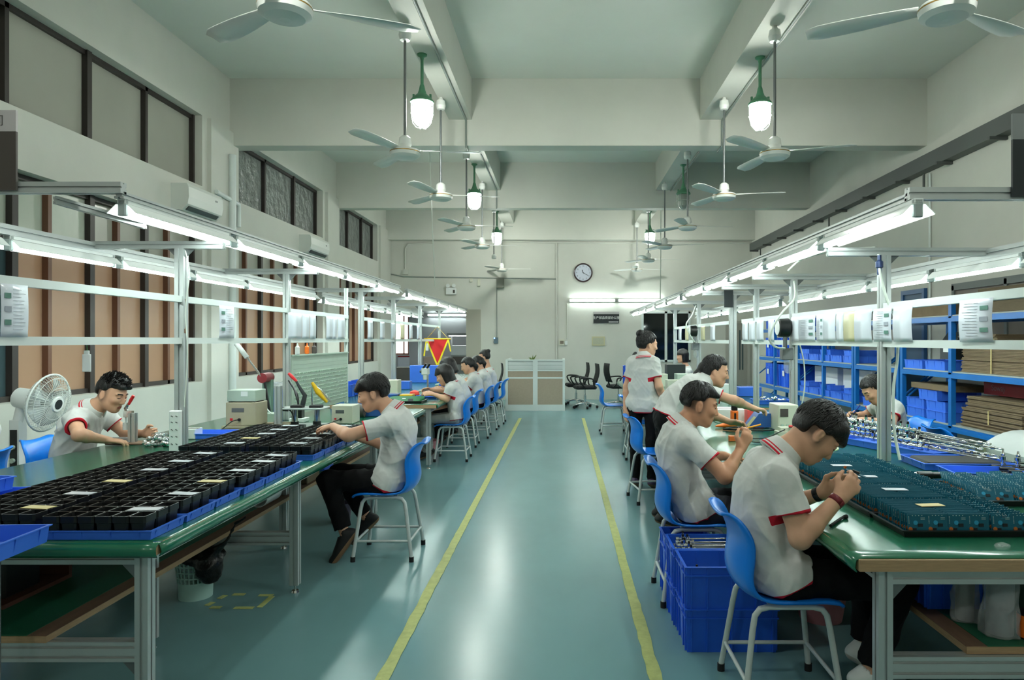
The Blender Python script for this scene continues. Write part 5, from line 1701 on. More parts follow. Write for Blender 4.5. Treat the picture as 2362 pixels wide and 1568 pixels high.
for lay in range(4):
    for i in range(12 - lay):
        u = (i + .5 * lay + random.uniform(-.15, .15)) / 12
        hx, hy = 2.08 + .27 * u + random.uniform(-.03, .03), 5.25 - .80 * u
        ang = -1.08 + random.uniform(-.09, .09) + .12 * u
        z = TT + .055 + .034 * lay
        lbl = 'bright metal rod with eye end, %s layer of the bench heap' % ('bottom', 'second', 'third', 'top')[lay]
        if _rod is None:
            _rod = rod_proto()
            _rod['label'] = lbl
            o = _rod
            o.location = (hx, hy, z)
        else:
            o = dup(_rod, (hx, hy, z), None, lbl)
        o.rotation_euler = (random.uniform(-.4, .4), .035 + .03 * lay * .5, ang)
        o['group'] = 'metal rods in the %s layer of the heap' % ('bottom', 'second', 'third', 'top')[lay]
blue_tray(2.30, 4.78, TT, .92, .36, .045, 'long blue tray under the heads of the metal rods', None, -1.2)
blue_tray(2.34, 4.12, TT, .52, .34, .04, 'blue tray with black foam under the eye ends of the metal rods', None, -.05)
single(MB().rbox((-.22, -.13, 0), (.22, .13, .035), .02), 'foam_pad', BLACKM, 'black foam pad lying in the blue tray under the metal rods', 'foam pad', (2.34, 4.12, TT + .005), None, (0, 0, -.05))
blue_tray(2.30, 3.78, TT, .40, .24, .04, 'blue tray nearer the camera than the one with black foam', None, -.12)
for i in range(4):
    single(MB().lathe([(.014, 0), (.014, .012), (.008, .014), (.008, .03), (.018, .034), (.018, .05), (.009, .053), (.012, .064), (.007, .07), (.005, .085)], n=12).cyl((0, 0, .025), (.06, .01, .02), .007, n=8), 'valve_fitting', CHROME, 'upright bright valve fitting at the right edge, %s from the left' % ORD[i], 'metal fitting', (2.47 + .055 * i, 3.88 - .045 * i, TT + .045), 'upright valve fittings', (0, 0, -.4))
for i in range(5):
    single(MB().cyl((-.22, 0, .011), (.22, 0, .011), .011, n=10), 'black_rod', BLACKP, 'black tube lying under the upright valve fittings at the right edge', 'tube', (2.62, 3.60 + .075 * i, TT + (.0 if i < 4 else .0)), 'black tubes under the valve fittings', (0, 0, -.3))
    if i < 4:
        single(MB().cyl((-.20, 0, .011), (.20, 0, .011), .011, n=10), 'black_rod', BLACKP, 'upper black tube under the upright valve fittings', 'tube', (2.62, 3.637 + .075 * i, TT + .022), 'upper black tubes under the valve fittings', (0, 0, -.3))
# white hose loops
def hose(pts, r, label, m=CABLE, name='air_hose', cat='hose'):
    return tag(MB().tube(smooth_path(pts, 8), r, 8).obj(name, m), label, cat)
hose([(1.93, 4.22, 2.02), (1.93, 4.2, 1.9), (1.97, 4.2, 1.75), (2.03, 4.2, 1.6), (2.045, 4.22, 1.4), (2.03, 4.24, 1.2), (2.035, 4.24, .95), (2.05, 4.2, TT + .02)], .009, 'white air hose hanging beside the first right rack pole')
single(MB().lathe([(.012, -.06), (.014, -.05), (.014, -.02), (.022, -.015), (.022, .02), (.012, .03), (.012, .06)], n=14), 'hose_coupling', mat('dark_blue_coupling', (40, 54, 90), .3, .3), 'dark blue air coupling on the hose under the first right crossbar', 'coupling', (1.93, 4.21, 1.955))
hose([(1.98, 5.9, 2.0), (1.95, 5.8, 1.85), (1.84, 5.75, 1.74), (1.76, 5.75, 1.62), (1.74, 5.78, 1.5), (1.80, 5.82, 1.44), (1.90, 5.90, 1.43)], .009, 'white air hose curling at the second right rack pole')
hose([(1.70, 5.2, 2.02), (1.76, 5.1, 2.09), (1.83, 4.9, 2.11), (1.90, 4.6, 2.10), (1.97, 4.35, 2.08)], .007, 'white cable sagging under the right lamp rails', name='cable', cat='cable')
hose([(1.96, 10.1, 2.0), (1.88, 10.0, 1.85), (1.80, 10.0, 1.72), (1.86, 10.0, 1.56), (1.93, 10.05, 1.47)], .010, 'white air hose curling at a far right rack pole')
hose([(2.045, 5.95, 1.46), (2.07, 5.92, 1.3), (2.075, 5.92, 1.1), (2.05, 5.94, .9), (2.04, 5.95, TT + .01)], .006, 'thin white cable down the second right rack pole', name='cable', cat='cable')
hose([(1.45, 4.75, TT + .012), (1.62, 4.62, TT + .012), (1.80, 4.60, TT + .012), (1.88, 4.75, TT + .012), (1.74, 4.86, TT + .012), (1.60, 4.80, TT + .012)], .006, 'loop of pale cable on the green mat beyond the nearest man', mat('pale_yellow_cable', (210, 216, 176), .4), 'cable', 'cable')
hose([(-2.53, 4.665, 2.1), (-2.50, 4.66, 1.95), (-2.525, 4.66, 1.7), (-2.51, 4.655, 1.4), (-2.53, 4.655, 1.05)], .004, 'thin cable down the first left rack pole to the power strip', name='cable', cat='cable')
# pressure gauge on the second pole
def gauge(x, y, z, s, label):
    t = thing('pressure_gauge', label, 'gauge', (x, y, z))
    MB().lathe([(.05 * s, -.05 * s), (.062 * s, -.045 * s), (.066 * s, .02 * s), (.058 * s, .03 * s), (.052 * s, .024 * s), (.001, .024 * s)], n=24, axis=0).obj('housing', BLACKP, t, False)
    MB().lathe([(.05 * s, -.052 * s), (.05 * s, -.056 * s), (.001, -.056 * s)], n=24, axis=0).obj('dial', WHITEP, t, False)
    MB().cyl((0, 0, -.06 * s), (0, 0, -.16 * s), .014 * s, n=10).rbox((-.03 * s, -.03 * s, -.22 * s), (.05 * s, .03 * s, -.14 * s), .006).obj('regulator', GREYSTEEL, t, False)
    MB().lathe([(.028 * s, -.22 * s), (.03 * s, -.28 * s), (.018 * s, -.31 * s), (.001, -.315 * s)], (.02 * s, 0, 0), 14).obj('filter_bowl', CLEARP, t, False)
gauge(1.925, 5.97, 1.605, 1.25, 'round black pressure gauge on the second right rack pole')
gauge(1.93, 10.08, 1.63, 1.25, 'round black pressure gauge on a far right rack pole')
# sheets hanging on the racks
def sheet_paper(x, y0, y1, ztop, h, label, group, m=None, prints=True, curve=.012, face=1):
    t = thing('instruction_sheet', label, 'paper sheet', (x, (y0 + y1) / 2, ztop - h), 0, group)
    G = [[(x + curve * math.sin(v * 3.1) * face * -1 - face * .004 * u, y0 + (y1 - y0) * u, ztop - h * v) for v in np.linspace(0, 1, 9)] for u in np.linspace(0, 1, 3)]
    if face < 0:
        G = G[::-1]
    MB().sheet(G, 0, .0012).obj('page', m or PAPER, t)
    if prints:
        b = MB()
        w = y1 - y0
        for k_ in range(12):
            z = ztop - h * (.1 + .068 * k_)
            v = (ztop - z) / h
            xx = x - face * (curve * math.sin(v * 3.1) + .0045)
            a, e = (y0 + w * .42, y1 - w * .08)
            b.box((xx - .0006, a, z - .0007), (xx + .0006, a + (e - a) * random.uniform(.6, 1), z + .0007))
        b.obj('print_lines', INK, t)
        for k_ in range(3):
            z = ztop - h * (.22 + .25 * k_)
            v = (ztop - z) / h
            xx = x - face * (curve * math.sin(v * 3.1) + .0045)
            MB().box((xx - .0008, y0 + w * .1, z - h * .05), (xx + .0008, y0 + w * .34, z + h * .05)).obj('printed_photo', INKG if k_ % 2 == 0 else INK, t)
    return t
RP = [(2215, 2290), (2062, 2104), (2016, 2056), (1972, 2010), (1947, 1975), (1930, 1945), (1900, 1927), (1884, 1899), (1843, 1880), (1826, 1842), (1773, 1785), (1746, 1761), (1728, 1741), (1713, 1725)]
for i, (a, e) in enumerate(RP):
    y1, y0 = on_x(a, 1.97), on_x(e, 1.97)
    sheet_paper(1.972, y0, y1, 1.695, .205, 'paper sheet on the near right rack, %s from the camera' % ORD[i], 'paper sheets on the near right rack', mat('yellowed_sheet', (206, 200, 160), .3, coat=.4) if i == 4 else PAPER, i in (0, 2, 7, 8), .007 if i < 3 else .004)
LP = [(0, 61), (505, 538), (664, 694), (696, 712), (714, 727), (752, 765), (766, 776), (778, 794)]
for i, (a, e) in enumerate(LP):
    y0, y1 = max(2.95, on_x(a, -2.545)), on_x(e, -2.545)
    sheet_paper(-2.543, y0, y1, 1.758, .245, 'paper sheet on the near left rack, %s from the camera' % ORD[i], 'paper sheets on the near left rack', None, i in (0, 1), .004, -1)
for i in range(6):
    y0 = 9.1 + .62 * i
    sheet_paper(-2.543, y0, y0 + .24, 1.758, .245, 'paper sheet on the far left rack, %s from the camera' % ORD[i], 'paper sheets on the far left rack', mat('yellowed_sheet', (206, 200, 160), .3, coat=.4) if i == 3 else PAPER, False, .004, -1)
for i in range(5):
    y0 = 8.9 + .62 * i
    sheet_paper(1.972, y0, y0 + .26, 1.695, .205, 'paper sheet on the far right rack, %s from the camera' % ORD[i], 'paper sheets on the far right rack', mat('yellowed_sheet', (206, 200, 160), .3, coat=.4) if i in (1, 3) else PAPER, False, .004)
# hanging tags
def hang_tag(px, label, s=1.0, z0=1.478):
    y = on_x(px, -2.57)
    t = thing('hanging_tag', label, 'tag', (-2.57, y, z0), 0, 'white tags hanging from the left racks')
    MB().tube([(0, 0, .0), (.004, 0, -.05)], .002, 5).obj('string', mat('green_string', (70, 150, 90), .6), t, False)
    MB().rbox((-.022 * s, -.006, -.15 * s), (.022 * s, .006, -.055 * s), .003).rbox((-.014 * s, -.006, -.055 * s), (.014 * s, .006, -.035 * s), .003).obj('card', WHITEP, t, False)
hang_tag(200, 'white tag on a green string hanging nearest on the left rack')
hang_tag(985, 'white tag hanging from the far left rack', 1.2)
single(MB().tube([(0, 0, 0), (.005, 0, -.06), (.0, 0, -.2)], .002, 5).cyl((0, 0, -.2), (0, 0, -.23), .006, n=8), 'key_cord', mat('brown_cord', (110, 80, 60), .6), 'thin brown cord hanging at the first left rack pole', 'cord', (-2.53, 4.665, 1.775))

single(MB().extr((0, 0, 0), (.26, .36, -.075), .04), 'diagonal_strut', ALU, 'short aluminium strut under the near end of the left lamp rack', 'strut', (-2.66, 3.64, 2.235))
# ---- station signs
t = thing('station_sign', 'grey and dark station sign on the near left rack at the photo edge', 'sign', (-2.99, 3.585, 2.29))
MB().box((-3.18, 3.575, 2.272), (-2.812, 3.588, 2.575)).obj('dark_panel', SIGND, t)
MB().box((-3.18, 3.575, 2.575), (-2.812, 3.588, 2.685)).obj('grey_panel', SIGNG, t)
text_mesh('车间', 'lettering', .062, mat('sign_ink', (88, 84, 82), .5), t, (.055, -.0115, .338))
text_mesh('G5', 'lettering', .17, WHITET, t, (-.0, -.0115, .12))
t = thing('station_sign', 'grey and black station sign on the near right rack at the photo edge', 'sign', (2.27, 3.225, 2.165))
MB().box((2.092, 3.215, 2.165), (2.45, 3.228, 2.43)).obj('dark_panel', SIGNK, t)
MB().box((2.092, 3.215, 2.43), (2.45, 3.228, 2.55)).obj('grey_panel', mat('mid_grey_panel', (120, 124, 124), .5), t)
p = on_y(1672, 709, 7.98)
t = thing('station_sign', 'small dark hanging sign by the farther right lamp rails', 'sign', (p.x + .05, 7.98, p.z))
MB().box((p.x - .01, 7.975, p.z), (p.x + .095, 7.985, p.z + .2)).obj('dark_panel', SIGNK, t)
MB().box((p.x - .01, 7.975, p.z + .2), (p.x + .095, 7.985, p.z + .30)).obj('grey_panel', SIGNG, t)
# pennant
t = thing('pennant', 'red triangular pennant with yellow fringe hanging over the far left bench', 'pennant', (-2.50, 13.9, 1.0))
q0, q1, q2 = on_y(984, 783, 13.9), on_y(1034, 783, 13.9), on_y(1009, 843, 13.9)
n_ = (q0 + q1) / 2
MB().add([tuple(q0), tuple(q1), tuple(q2), tuple(q0 + Vector((0, .01, 0))), tuple(q1 + Vector((0, .01, 0))), tuple(q2 + Vector((0, .01, 0)))], [(0, 2, 1), (3, 4, 5), (0, 1, 4, 3), (1, 2, 5, 4), (2, 0, 3, 5)]).obj('cloth', mat('pennant_red', (206, 32, 36), .7), t)
def strip(a, b_, w_):
    d = (b_ - a).normalized()
    s_ = Vector((d.z, 0, -d.x)) * w_
    return [tuple(a - s_), tuple(b_ - s_), tuple(b_ + s_), tuple(a + s_)]
b = MB()
o_ = Vector((0, -.006, 0))
for a_, e_ in ((q0, q2), (q1, q2)):
    b.add(strip(a_ + o_, e_ + o_, .016), [(3, 2, 1, 0)])
for a_, ln in ((q0, .33), (q1, .24)):
    e_ = a_ + Vector((-.05 if a_ is q0 else .05, -.01, -ln))
    b.add(strip(a_ + o_, e_, .014), [(3, 2, 1, 0)])
b.obj('fringe', mat('fringe_yellow', (240, 214, 40), .6), t)
MB().cyl(tuple(q0 + Vector((-.05, 0, .012))), tuple(q1 + Vector((.05, 0, .012))), .014, n=8).obj('rod', YEL, t)
MB().tube([tuple(q0 + Vector((0, 0, .012))), tuple(n_ + Vector((0, 0, .26))), tuple(q1 + Vector((0, 0, .012)))], .004, 5).obj('cord', YEL, t)

# ================================================================== UNDER / AROUND THE RIGHT BENCH
CW, CD_, CH = .455, .285, .207
blue_bin(.818, 3.463, 0, CW, CD_, CH, 'lower blue crate of the front stack behind the nearest chair', 'stacked blue crates in the right aisle')
blue_bin(.818, 3.463, CH - .003, CW, CD_, CH, 'upper blue crate of the front stack behind the nearest chair', 'stacked blue crates in the right aisle')
blue_bin(.810, 3.757, 0, CW, CD_, CH, 'lower blue crate of the rear stack beside the second chair', 'stacked blue crates in the right aisle')
blue_bin(.810, 3.757, CH - .003, CW, CD_, CH, 'upper blue crate of the rear stack, filled with metal rods', 'stacked blue crates in the right aisle')
blue_bin(.735, 4.09, 0, .28, .30, .36, 'tall blue crate under the second chair', None)
for st, (y, zz) in enumerate(((3.463, .355), (3.757, .375))):
    for i in range(9 if st else 6):
        o = dup(_rod, (.64 + random.uniform(-.02, .03), y - .09 + .022 * i, zz + .012 * (i % 3) - (.05 if st == 0 else 0)), None, 'bright metal rod lying in the upper crate of the %s stack' % ('rear' if st else 'front'), 'metal rods in the upper crate of the %s stack' % ('rear' if st else 'front'))
        o.rotation_euler = (0, .0, random.uniform(-.05, .05))
        o.scale = (.72, .8, .8)
    single(MB().box((-.19, -.12, 0), (.19, .12, .012)), 'foam_liner', mat('grey_liner', (150, 158, 160), .7), 'grey foam liner inside the upper crate of the %s stack' % ('rear' if st else 'front'), 'foam liner', (.815, y, zz - .024 - (.05 if st == 0 else 0)))
blue_bin(1.60, 2.87, R1S, .31, .24, .19, 'blue crate with a tape roll on the lower shelf of the right bench', None)
single(MB().lathe([(.058, -.024), (.07, -.024), (.07, .024), (.058, .024), (.058, -.024)], (0, 0, .07), 28, axis=1), 'tape_roll', mat('yellow_tape', (206, 194, 96), .5), 'yellow tape roll in the blue crate under the right bench', 'tape roll', (1.61, 2.85, R1S + .085), None, (0, 0, .3))
blue_bin(1.62, 3.18, R1S, .31, .24, .21, 'farther blue crate on the lower shelf of the right bench', None)
for i in range(3):
    blue_bin(1.56, 3.6 + .42 * i, R1S, .26, .34, .17, 'blue bin with white card under the right bench, %s from the near end' % ORD[i], 'blue bins under the right bench', 0, True)
def wrapped_bag(x, y, h, r, label, seed):
    f_ = Field((x - r - .09, y - r - .09, R1S - .01), (x + r + .09, y + r + .09, R1S + h + .08), .006)
    f_.cone((x, y, R1S + .01), (x + .008, y, R1S + h), r * 1.02, r * .92, .02)
    for a in range(5):
        f_.cone((x + r * .8 * math.cos(a * 1.3 + seed), y + r * .8 * math.sin(a * 1.3 + seed), R1S + .012), (x + r * .9 * math.cos(a * 1.3 + seed), y + r * .9 * math.sin(a * 1.3 + seed), R1S + .10), .018, .008, .02)
    f_.wrinkle(.010, .05, seed)
    f_.plane((x, y, R1S + .001), (0, 0, -1))
    v_, q_ = f_.mesh()
    t = thing('wrapped_tube', label, 'wrapped tube', (x, y, R1S), 0, 'clear wrapped rolls under the right bench')
    b = MB()
    b.add(v_, [tuple(int(k_) for k_ in r_) for r_ in q_], 0, True)
    b.obj('clear_wrap', CLEARP, t)
    MB().cyl((x, y, R1S + .004), (x + .006, y, R1S + h - .01), r * .72, n=20).obj('roll', mat('grey_roll', (120, 122, 126), .6), t)
wrapped_bag(1.545, 2.66, .275, .045, 'clear wrapped roll standing under the right bench, left one of two', 61)
wrapped_bag(1.60, 2.535, .275, .062, 'clear wrapped roll standing under the right bench, right one of two', 62)
t = thing('orange_tape', 'orange and black tape roll standing on the lower shelf at the right edge', 'tape roll', (1.70, 2.50, R1S))
MB().lathe([(.035, 0), (.05, 0), (.05, .09), (.035, .09), (.035, 0)], (1.70, 2.50, R1S), 24).obj('core', BLACKP, t)
MB().cyl((1.70, 2.50, R1S + .006), (1.70, 2.50, R1S + .084), .0512, n=24, cap=False).obj('orange_layer', ORANGE, t)

# ================================================================== THINGS ON THE RIGHT BENCHES
t = thing('power_supply', 'cream bench power supply with a display beside the second right rack pole', 'power supply', (1.86, 5.72, TT))
MB().rbox((1.77, 5.66, TT), (1.935, 5.92, TT + .215), .008).obj('case', CREAM, t)
MB().box((1.785, 5.655, TT + .12), (1.85, 5.66, TT + .185)).obj('display', SIGND, t)
for k_ in range(3):
    MB().cyl((1.80 + .045 * k_, 5.66, TT + .05), (1.80 + .045 * k_, 5.645, TT + .05), .012, n=12).obj('knob', GREYGREEN, t)
t = thing('terminal_block', 'white terminal block with red and black leads in front of the power supply', 'terminal block', (1.72, 5.35, TT))
MB().rbox((1.66, 5.30, TT), (1.78, 5.42, TT + .045), .006).rbox((1.68, 5.32, TT + .045), (1.76, 5.40, TT + .075), .004).obj('block', CREAM, t)
MB().tube(smooth_path([(1.72, 5.33, TT + .06), (1.65, 5.25, TT + .05), (1.52, 5.2, TT + .01), (1.36, 5.2, TT + .01)], 5), .004, 6).obj('black_lead', BLACKM, t)
MB().cyl((1.74, 5.31, TT + .085), (1.79, 5.30, TT + .085), .010, n=8).obj('red_clip', RED, t)
t = thing('soldering_station', 'blue wedge shaped soldering station with a pale sloped face on the right bench', 'soldering station', (1.69, 5.93, TT))
MB().prism([(1.58, TT + .008), (1.79, TT + .008), (1.79, TT + .125), (1.67, TT + .125)], 5.86, 6.02, 1).obj('case', BLUEDK, t)
MB().add([(1.583, 5.858, TT + .016), (1.668, 5.858, TT + .121), (1.668, 5.94, TT + .121), (1.583, 5.94, TT + .016)], [(0, 1, 2, 3), (3, 2, 1, 0)]).obj('front_panel', mat('pale_yellow_panel', (214, 212, 160), .5), t)
for x in (1.61, 1.77):
    MB().box((x - .012, 5.87, TT), (x + .012, 6.01, TT + .009)).obj('foot', WHITEP, t)
single(MB().prism([(-.09, 0), (.09, 0), (.09, .08), (.05, .13), (-.09, .13)], -.05, .05, 1), 'red_box', mat('salmon_red_plastic', (226, 84, 76), .45), 'red plastic box behind the blue soldering station', 'box', (1.72, 6.13, TT))
carton((1.40, 6.25, TT), (1.66, 6.5, TT + .12), WHITEP, 'white box behind the orange dispenser on the right bench')
t = thing('glue_dispenser', 'orange bottle dispenser with black cap on the right bench', 'dispenser', (1.50, 6.02, TT))
MB().rbox((1.47, 5.99, TT), (1.53, 6.05, TT + .135), .01).obj('body', ORANGE, t)
MB().rbox((1.475, 5.995, TT + .135), (1.525, 6.045, TT + .20), .008).obj('cap', BLACKP, t)
MB().box((1.492, 5.986, TT + .06), (1.508, 5.99, TT + .115)).obj('window', BLACKP, t)
single(MB().tube([(-.13, 0, .012), (-.05, .0, .02), (.02, 0, .025)], [.008, .022, .02], 10), 'orange_iron', ORANGE, 'orange handled hot tool lying left of the orange dispenser', 'tool', (1.44, 5.92, TT), None, (0, 0, .15))
single(MB().tube([(-.12, 0, .008), (.02, 0, .012), (.10, 0, .02)], [.004, .008, .008], 8), 'soldering_iron', [mat('yellow_orange_grip', (240, 160, 50), .4)], 'yellow gripped soldering iron leaning to the blue soldering station', 'soldering iron', (1.58, 5.83, TT), None, (0, -.2, -.3))
single(MB().rbox((-.026, -.02, 0), (.026, .02, .04), .005).box((-.012, -.021, .012), (.012, -.02, .028)), 'orange_sensor', mat('dark_orange', (206, 104, 48), .4), 'small orange sensor block on the green mat before the second man', 'sensor', (1.26, 5.12, TT))
hose([(1.30, 5.12, TT + .012), (1.42, 5.0, TT + .008), (1.56, 5.06, TT + .008), (1.68, 4.98, TT + .008)], .004, 'black lead of the small orange sensor', BLACKM, 'cable', 'cable')
hose([(1.34, 5.75, TT + .008), (1.45, 5.68, TT + .010), (1.56, 5.74, TT + .008), (1.48, 5.82, TT + .014), (1.36, 5.70, TT + .016), (1.60, 5.66, TT + .008), (1.75, 5.70, TT + .008)], .006, 'tangle of black cables on the right bench below the orange dispenser', BLACKM, 'cable', 'cable')
blue_tray(2.46, 8.15, TT, .42, .30, .05, 'blue tray of bright metal parts on the far right bench', None)
for i in range(14):
    o = bpy.data.objects.new('threaded_fitting', _fit)
    COL.objects.link(o)
    o.location = (2.34 + random.uniform(0, .24), 8.06 + random.uniform(0, .16), TT + .024 + .022 * (i % 3))
    o.rotation_euler = (math.pi / 2, 0, random.uniform(0, 6.3))
    o.scale = (1.2, 1.2, 1.6)
    tag(o, 'bright metal fitting in the blue tray on the far right bench', 'metal fitting', 'metal fittings in the blue tray on the far right bench')
t = thing('open_carton', 'open brown carton with raised flaps on the far right bench', 'box', (1.40, 8.4, TT))
MB().rbox((1.28, 8.3, TT), (1.52, 8.52, TT + .10), .004).obj('body', CARD, t)
for s, x in ((-1, 1.28), (1, 1.52)):
    MB().cbox((x + s * .03, 8.41, TT + .135), (.10, .2, .004), 0, (0, s * -.7, 0)).obj('flap', CARD, t)
single(MB().tube(smooth_path([(-.04, 0, .015), (0, .03, .03), (.05, .0, .02)], 5), .014, 8), 'yellow_grip', YEL, 'yellow gripped tool beside the open carton', 'tool', (1.62, 8.3, TT))
for i, (x, y, w_, d_, h_, m_, lb) in enumerate(((1.50, 9.2, .22, .2, .22, CREAM, 'cream instrument box behind the open carton'), (1.75, 9.6, .34, .25, .28, GREYGREEN, 'pale green machine housing on the far right bench'), (1.30, 9.9, .18, .18, .16, CARD, 'small brown carton beside the standing woman'),
        (2.05, 9.0, .24, .2, .18, WHITEP, 'white equipment box at the middle of the far right bench'), (2.30, 10.3, .4, .3, .3, GREYSTEEL, 'grey machine housing deep on the far right bench'), (1.55, 11.2, .3, .25, .2, CREAM, 'cream box near the far end of the right bench'), (1.9, 11.6, .3, .3, .34, SIGNK, 'black machine near the far end of the right bench'), (2.5, 9.3, .3, .25, .12, BLUEP, 'blue box at the wall side of the far right bench'))):
    carton((x - w_ / 2, y - d_ / 2, TT), (x + w_ / 2, y + d_ / 2, TT + h_), m_, lb, None, 'equipment_box')
t = thing('blower_tool', 'blue and black blower tool standing on the far right bench', 'tool', (1.58, 8.75, TT))
MB().cyl((1.58, 8.75, TT), (1.58, 8.75, TT + .22), .03, .02, 14).obj('stand', BLACKP, t)
MB().lathe([(.02, -.03), (.05, -.03), (.055, 0), (.05, .03), (.02, .03)], (1.58, 8.75, TT + .25), 18, axis=1).obj('fan_head', BLUEDK, t)
MB().tube([(1.60, 8.75, TT + .24), (1.72, 8.76, TT + .25)], .014, 8).obj('nozzle', BLACKP, t)
for i, (x, y) in enumerate(((1.78, 8.3), (1.84, 8.34), (1.90, 8.29))):
    single(MB().lathe([(.02, 0), (.022, .06), (.012, .075), (.010, .10)], n=12), 'small_bottle', [WHITEP, mat('cyan_plastic', (90, 170, 210), .4), WHITEP][i], 'small %s bottle on the far right bench, %s from the left' % (['white', 'light blue', 'white'][i], ORD[i]), 'bottle', (x, y, TT), 'small bottles on the far right bench')
blue_bin(1.2, 11.8, TT, .30, .26, .31, 'blue box with a slot at the aisle end of the far right bench', None)
for i in range(3):
    blue_bin(1.45 + .36 * i, 12.3, TT, .3, .24, .14, 'small blue bin at the far end of the right bench, %s from the aisle' % ORD[i], 'small blue bins at the far end of the right bench')

# ================================================================== THINGS ON THE FAR LEFT BENCH
o = bpy.data.objects.new('black_tray', tray_mb(.46, .36, .03, .004, .014, .008, False).mesh('black_tray', [BLACKP]))
COL.objects.link(o)
o.location = (-1.86, 8.30, TT)
tag(o, 'black tray with green boards at the near end of the far left bench', 'tray')
_gp = MB().box((-.19, -.001, 0), (.19, .001, .065), 0).box((-.15, -.004, .03), (-.11, -.001, .05), 1).box((.05, -.004, .02), (.11, -.001, .05), 1).box((-.02, -.003, .05), (.02, -.001, .06), 2).mesh('green_board', [mat('green_solder_mask', (22, 110, 60), .3), PCBD, PCBW])
for i in range(9):
    o = bpy.data.objects.new('green_board', _gp)
    COL.objects.link(o)
    o.location = (-1.86, 8.17 + .033 * i, TT + .006)
    o.rotation_euler = (-.5, 0, 0)
    tag(o, 'green circuit board leaning in the black tray on the far left bench', 'circuit board', 'green circuit boards on the far left bench')
def micro(x, y, label, s=1.0):
    t = thing('microscope', label, 'microscope', (x, y, TT))
    MB().rbox((x - .10, y - .10, TT), (x + .10, y + .10, TT + .02), .006).obj('base', GREYGREEN, t)
    MB().cyl((x + .02, y + .06, TT + .02), (x + .02, y + .06, TT + .40), .016, n=12).obj('column', CHROME, t)
    MB().rbox((x - .05, y - .07, TT + .24), (x + .05, y + .08, TT + .34), .015).cyl((x, y - .03, TT + .24), (x, y - .03, TT + .17), .032, .026, 14).obj('body', WHITEP, t)
    for s_ in (-1, 1):
        MB().cyl((x + s_ * .028, y - .05, TT + .33), (x + s_ * .028 + .05, y - .06, TT + .40), .015, n=12).obj('eyepiece', BLACKP, t)
        MB().cyl((x - .07, y + s_ * .05, TT + .29), (x - .05, y + s_ * .05, TT + .29), .02, n=12).obj('focus_knob', BLACKP, t)
micro(-1.98, 10.1, 'white stereo microscope nearer to the camera on the far left bench')
micro(-1.98, 11.5, 'white stereo microscope farther along the far left bench')
t = instrument((-2.62, 9.4, TT), (-2.22, 9.62, TT + .2), CREAM, 'cream tilted instrument on the far left bench')
single(MB().lathe([(.05, 0), (.07, .01), (.06, .05), (.02, .07), (.001, .072)], n=16), 'red_funnel', mat('bright_red_plastic', (226, 60, 44), .4), 'bright red bowl beside the cream tilted instrument', 'bowl', (-1.98, 9.35, TT))
for i, (x, y, w_, h_, m_, lb) in enumerate(((-1.75, 9.45, .10, .08, CARD, 'small brown box left of the nearest woman'), (-1.62, 9.5, .09, .07, CARD, 'second small brown box before the nearest woman'), (-2.2, 8.75, .3, .07, BLUEDK, 'dark blue case behind the green boards'), (-1.95, 8.78, .16, .06, YEL, 'yellow small box behind the green boards'),
        (-1.78, 10.6, .16, .08, BLUEP, 'blue box between the two microscopes'), (-1.72, 11.0, .12, .09, YEL, 'yellow box near the farther microscope'), (-2.5, 10.6, .4, .12, BLUEP, 'long blue box at the back of the far left bench'), (-2.4, 12.2, .5, .3, BLUEP, 'tall blue box under the pennant'), (-2.75, 12.7, .5, .25, SIGND, 'dark machine at the end of the far left bench'))):
    carton((x - w_ / 2, y - .09, TT), (x + w_ / 2, y + .09, TT + h_), m_, lb, None, 'parts_box')
blue_tray(-1.72, 8.86, TT, .30, .22, .03, 'flat blue tray under the hands of the nearest woman', None)
t = thing('bench_magnifier', 'round lit bench magnifier at the near end of the far left bench', 'lamp', (-2.35, 8.6, TT))
MB().lathe([(.06, 0), (.065, .012), (.02, .02), (.012, .06)], (-2.35, 8.6, TT), 18).cyl((-2.35, 8.6, TT + .05), (-2.33, 8.58, TT + .14), .008, n=8).obj('stand', GREYGREEN, t)
MB().lathe([(.055, .14), (.075, .145), (.075, .165), (.055, .17)], (-2.33, 8.58, TT), 20).obj('ring', WHITEP, t)
MB().lathe([(.001, .142), (.056, .142), (.056, .144), (.001, .145)], (-2.33, 8.58, TT), 20).obj('ring_light', mat('ring_light', (250, 252, 250), .3, emit=6), t)
single(MB().lathe([(.02, 0), (.02, .09), (.008, .11), (.006, .16)], n=10), 'red_cap_bottle', RED, 'red topped bottle on the far left bench before the second woman', 'bottle', (-1.80, 11.15, TT))
for i in range(4):
    blue_bin(-2.9, 9.2 + .5 * i, TT, .3, .34, .16, 'blue bin at the window side of the far left bench, %s from the near end' % ORD[i], 'blue bins at the window side of the far left bench')
# annex furniture
t = thing('machine_cabinet', 'grey machine cabinet with lit top seen through the opening', 'machine', (-2.62, 18.7, 0))
MB().box((-2.95, 18.5, 0), (-2.15, 19.1, 1.1)).obj('cabinet', GREYSTEEL, t)
MB().box((-2.90, 18.49, .85), (-2.2, 18.5, 1.06)).obj('front_panel', SIGND, t)
MB().box((-2.95, 18.5, 1.1), (-2.2, 19.0, 1.35)).obj('pale_unit', mat('pale_unit', (200, 204, 206), .5), t)
MB().box((-3.05, 18.45, 1.62), (-2.15, 19.05, 1.68)).obj('hood', GREYSTEEL, t)
MB().box((-3.0, 18.5, 1.60), (-2.2, 19.0, 1.62)).obj('hood_light', mat('hood_light', (250, 252, 250), .3, emit=8), t)
for x in (-3.03, -2.2):
    MB().box((x, 19.0, 1.1), (x + .04, 19.04, 1.62)).obj('hood_post', GREYSTEEL, t)
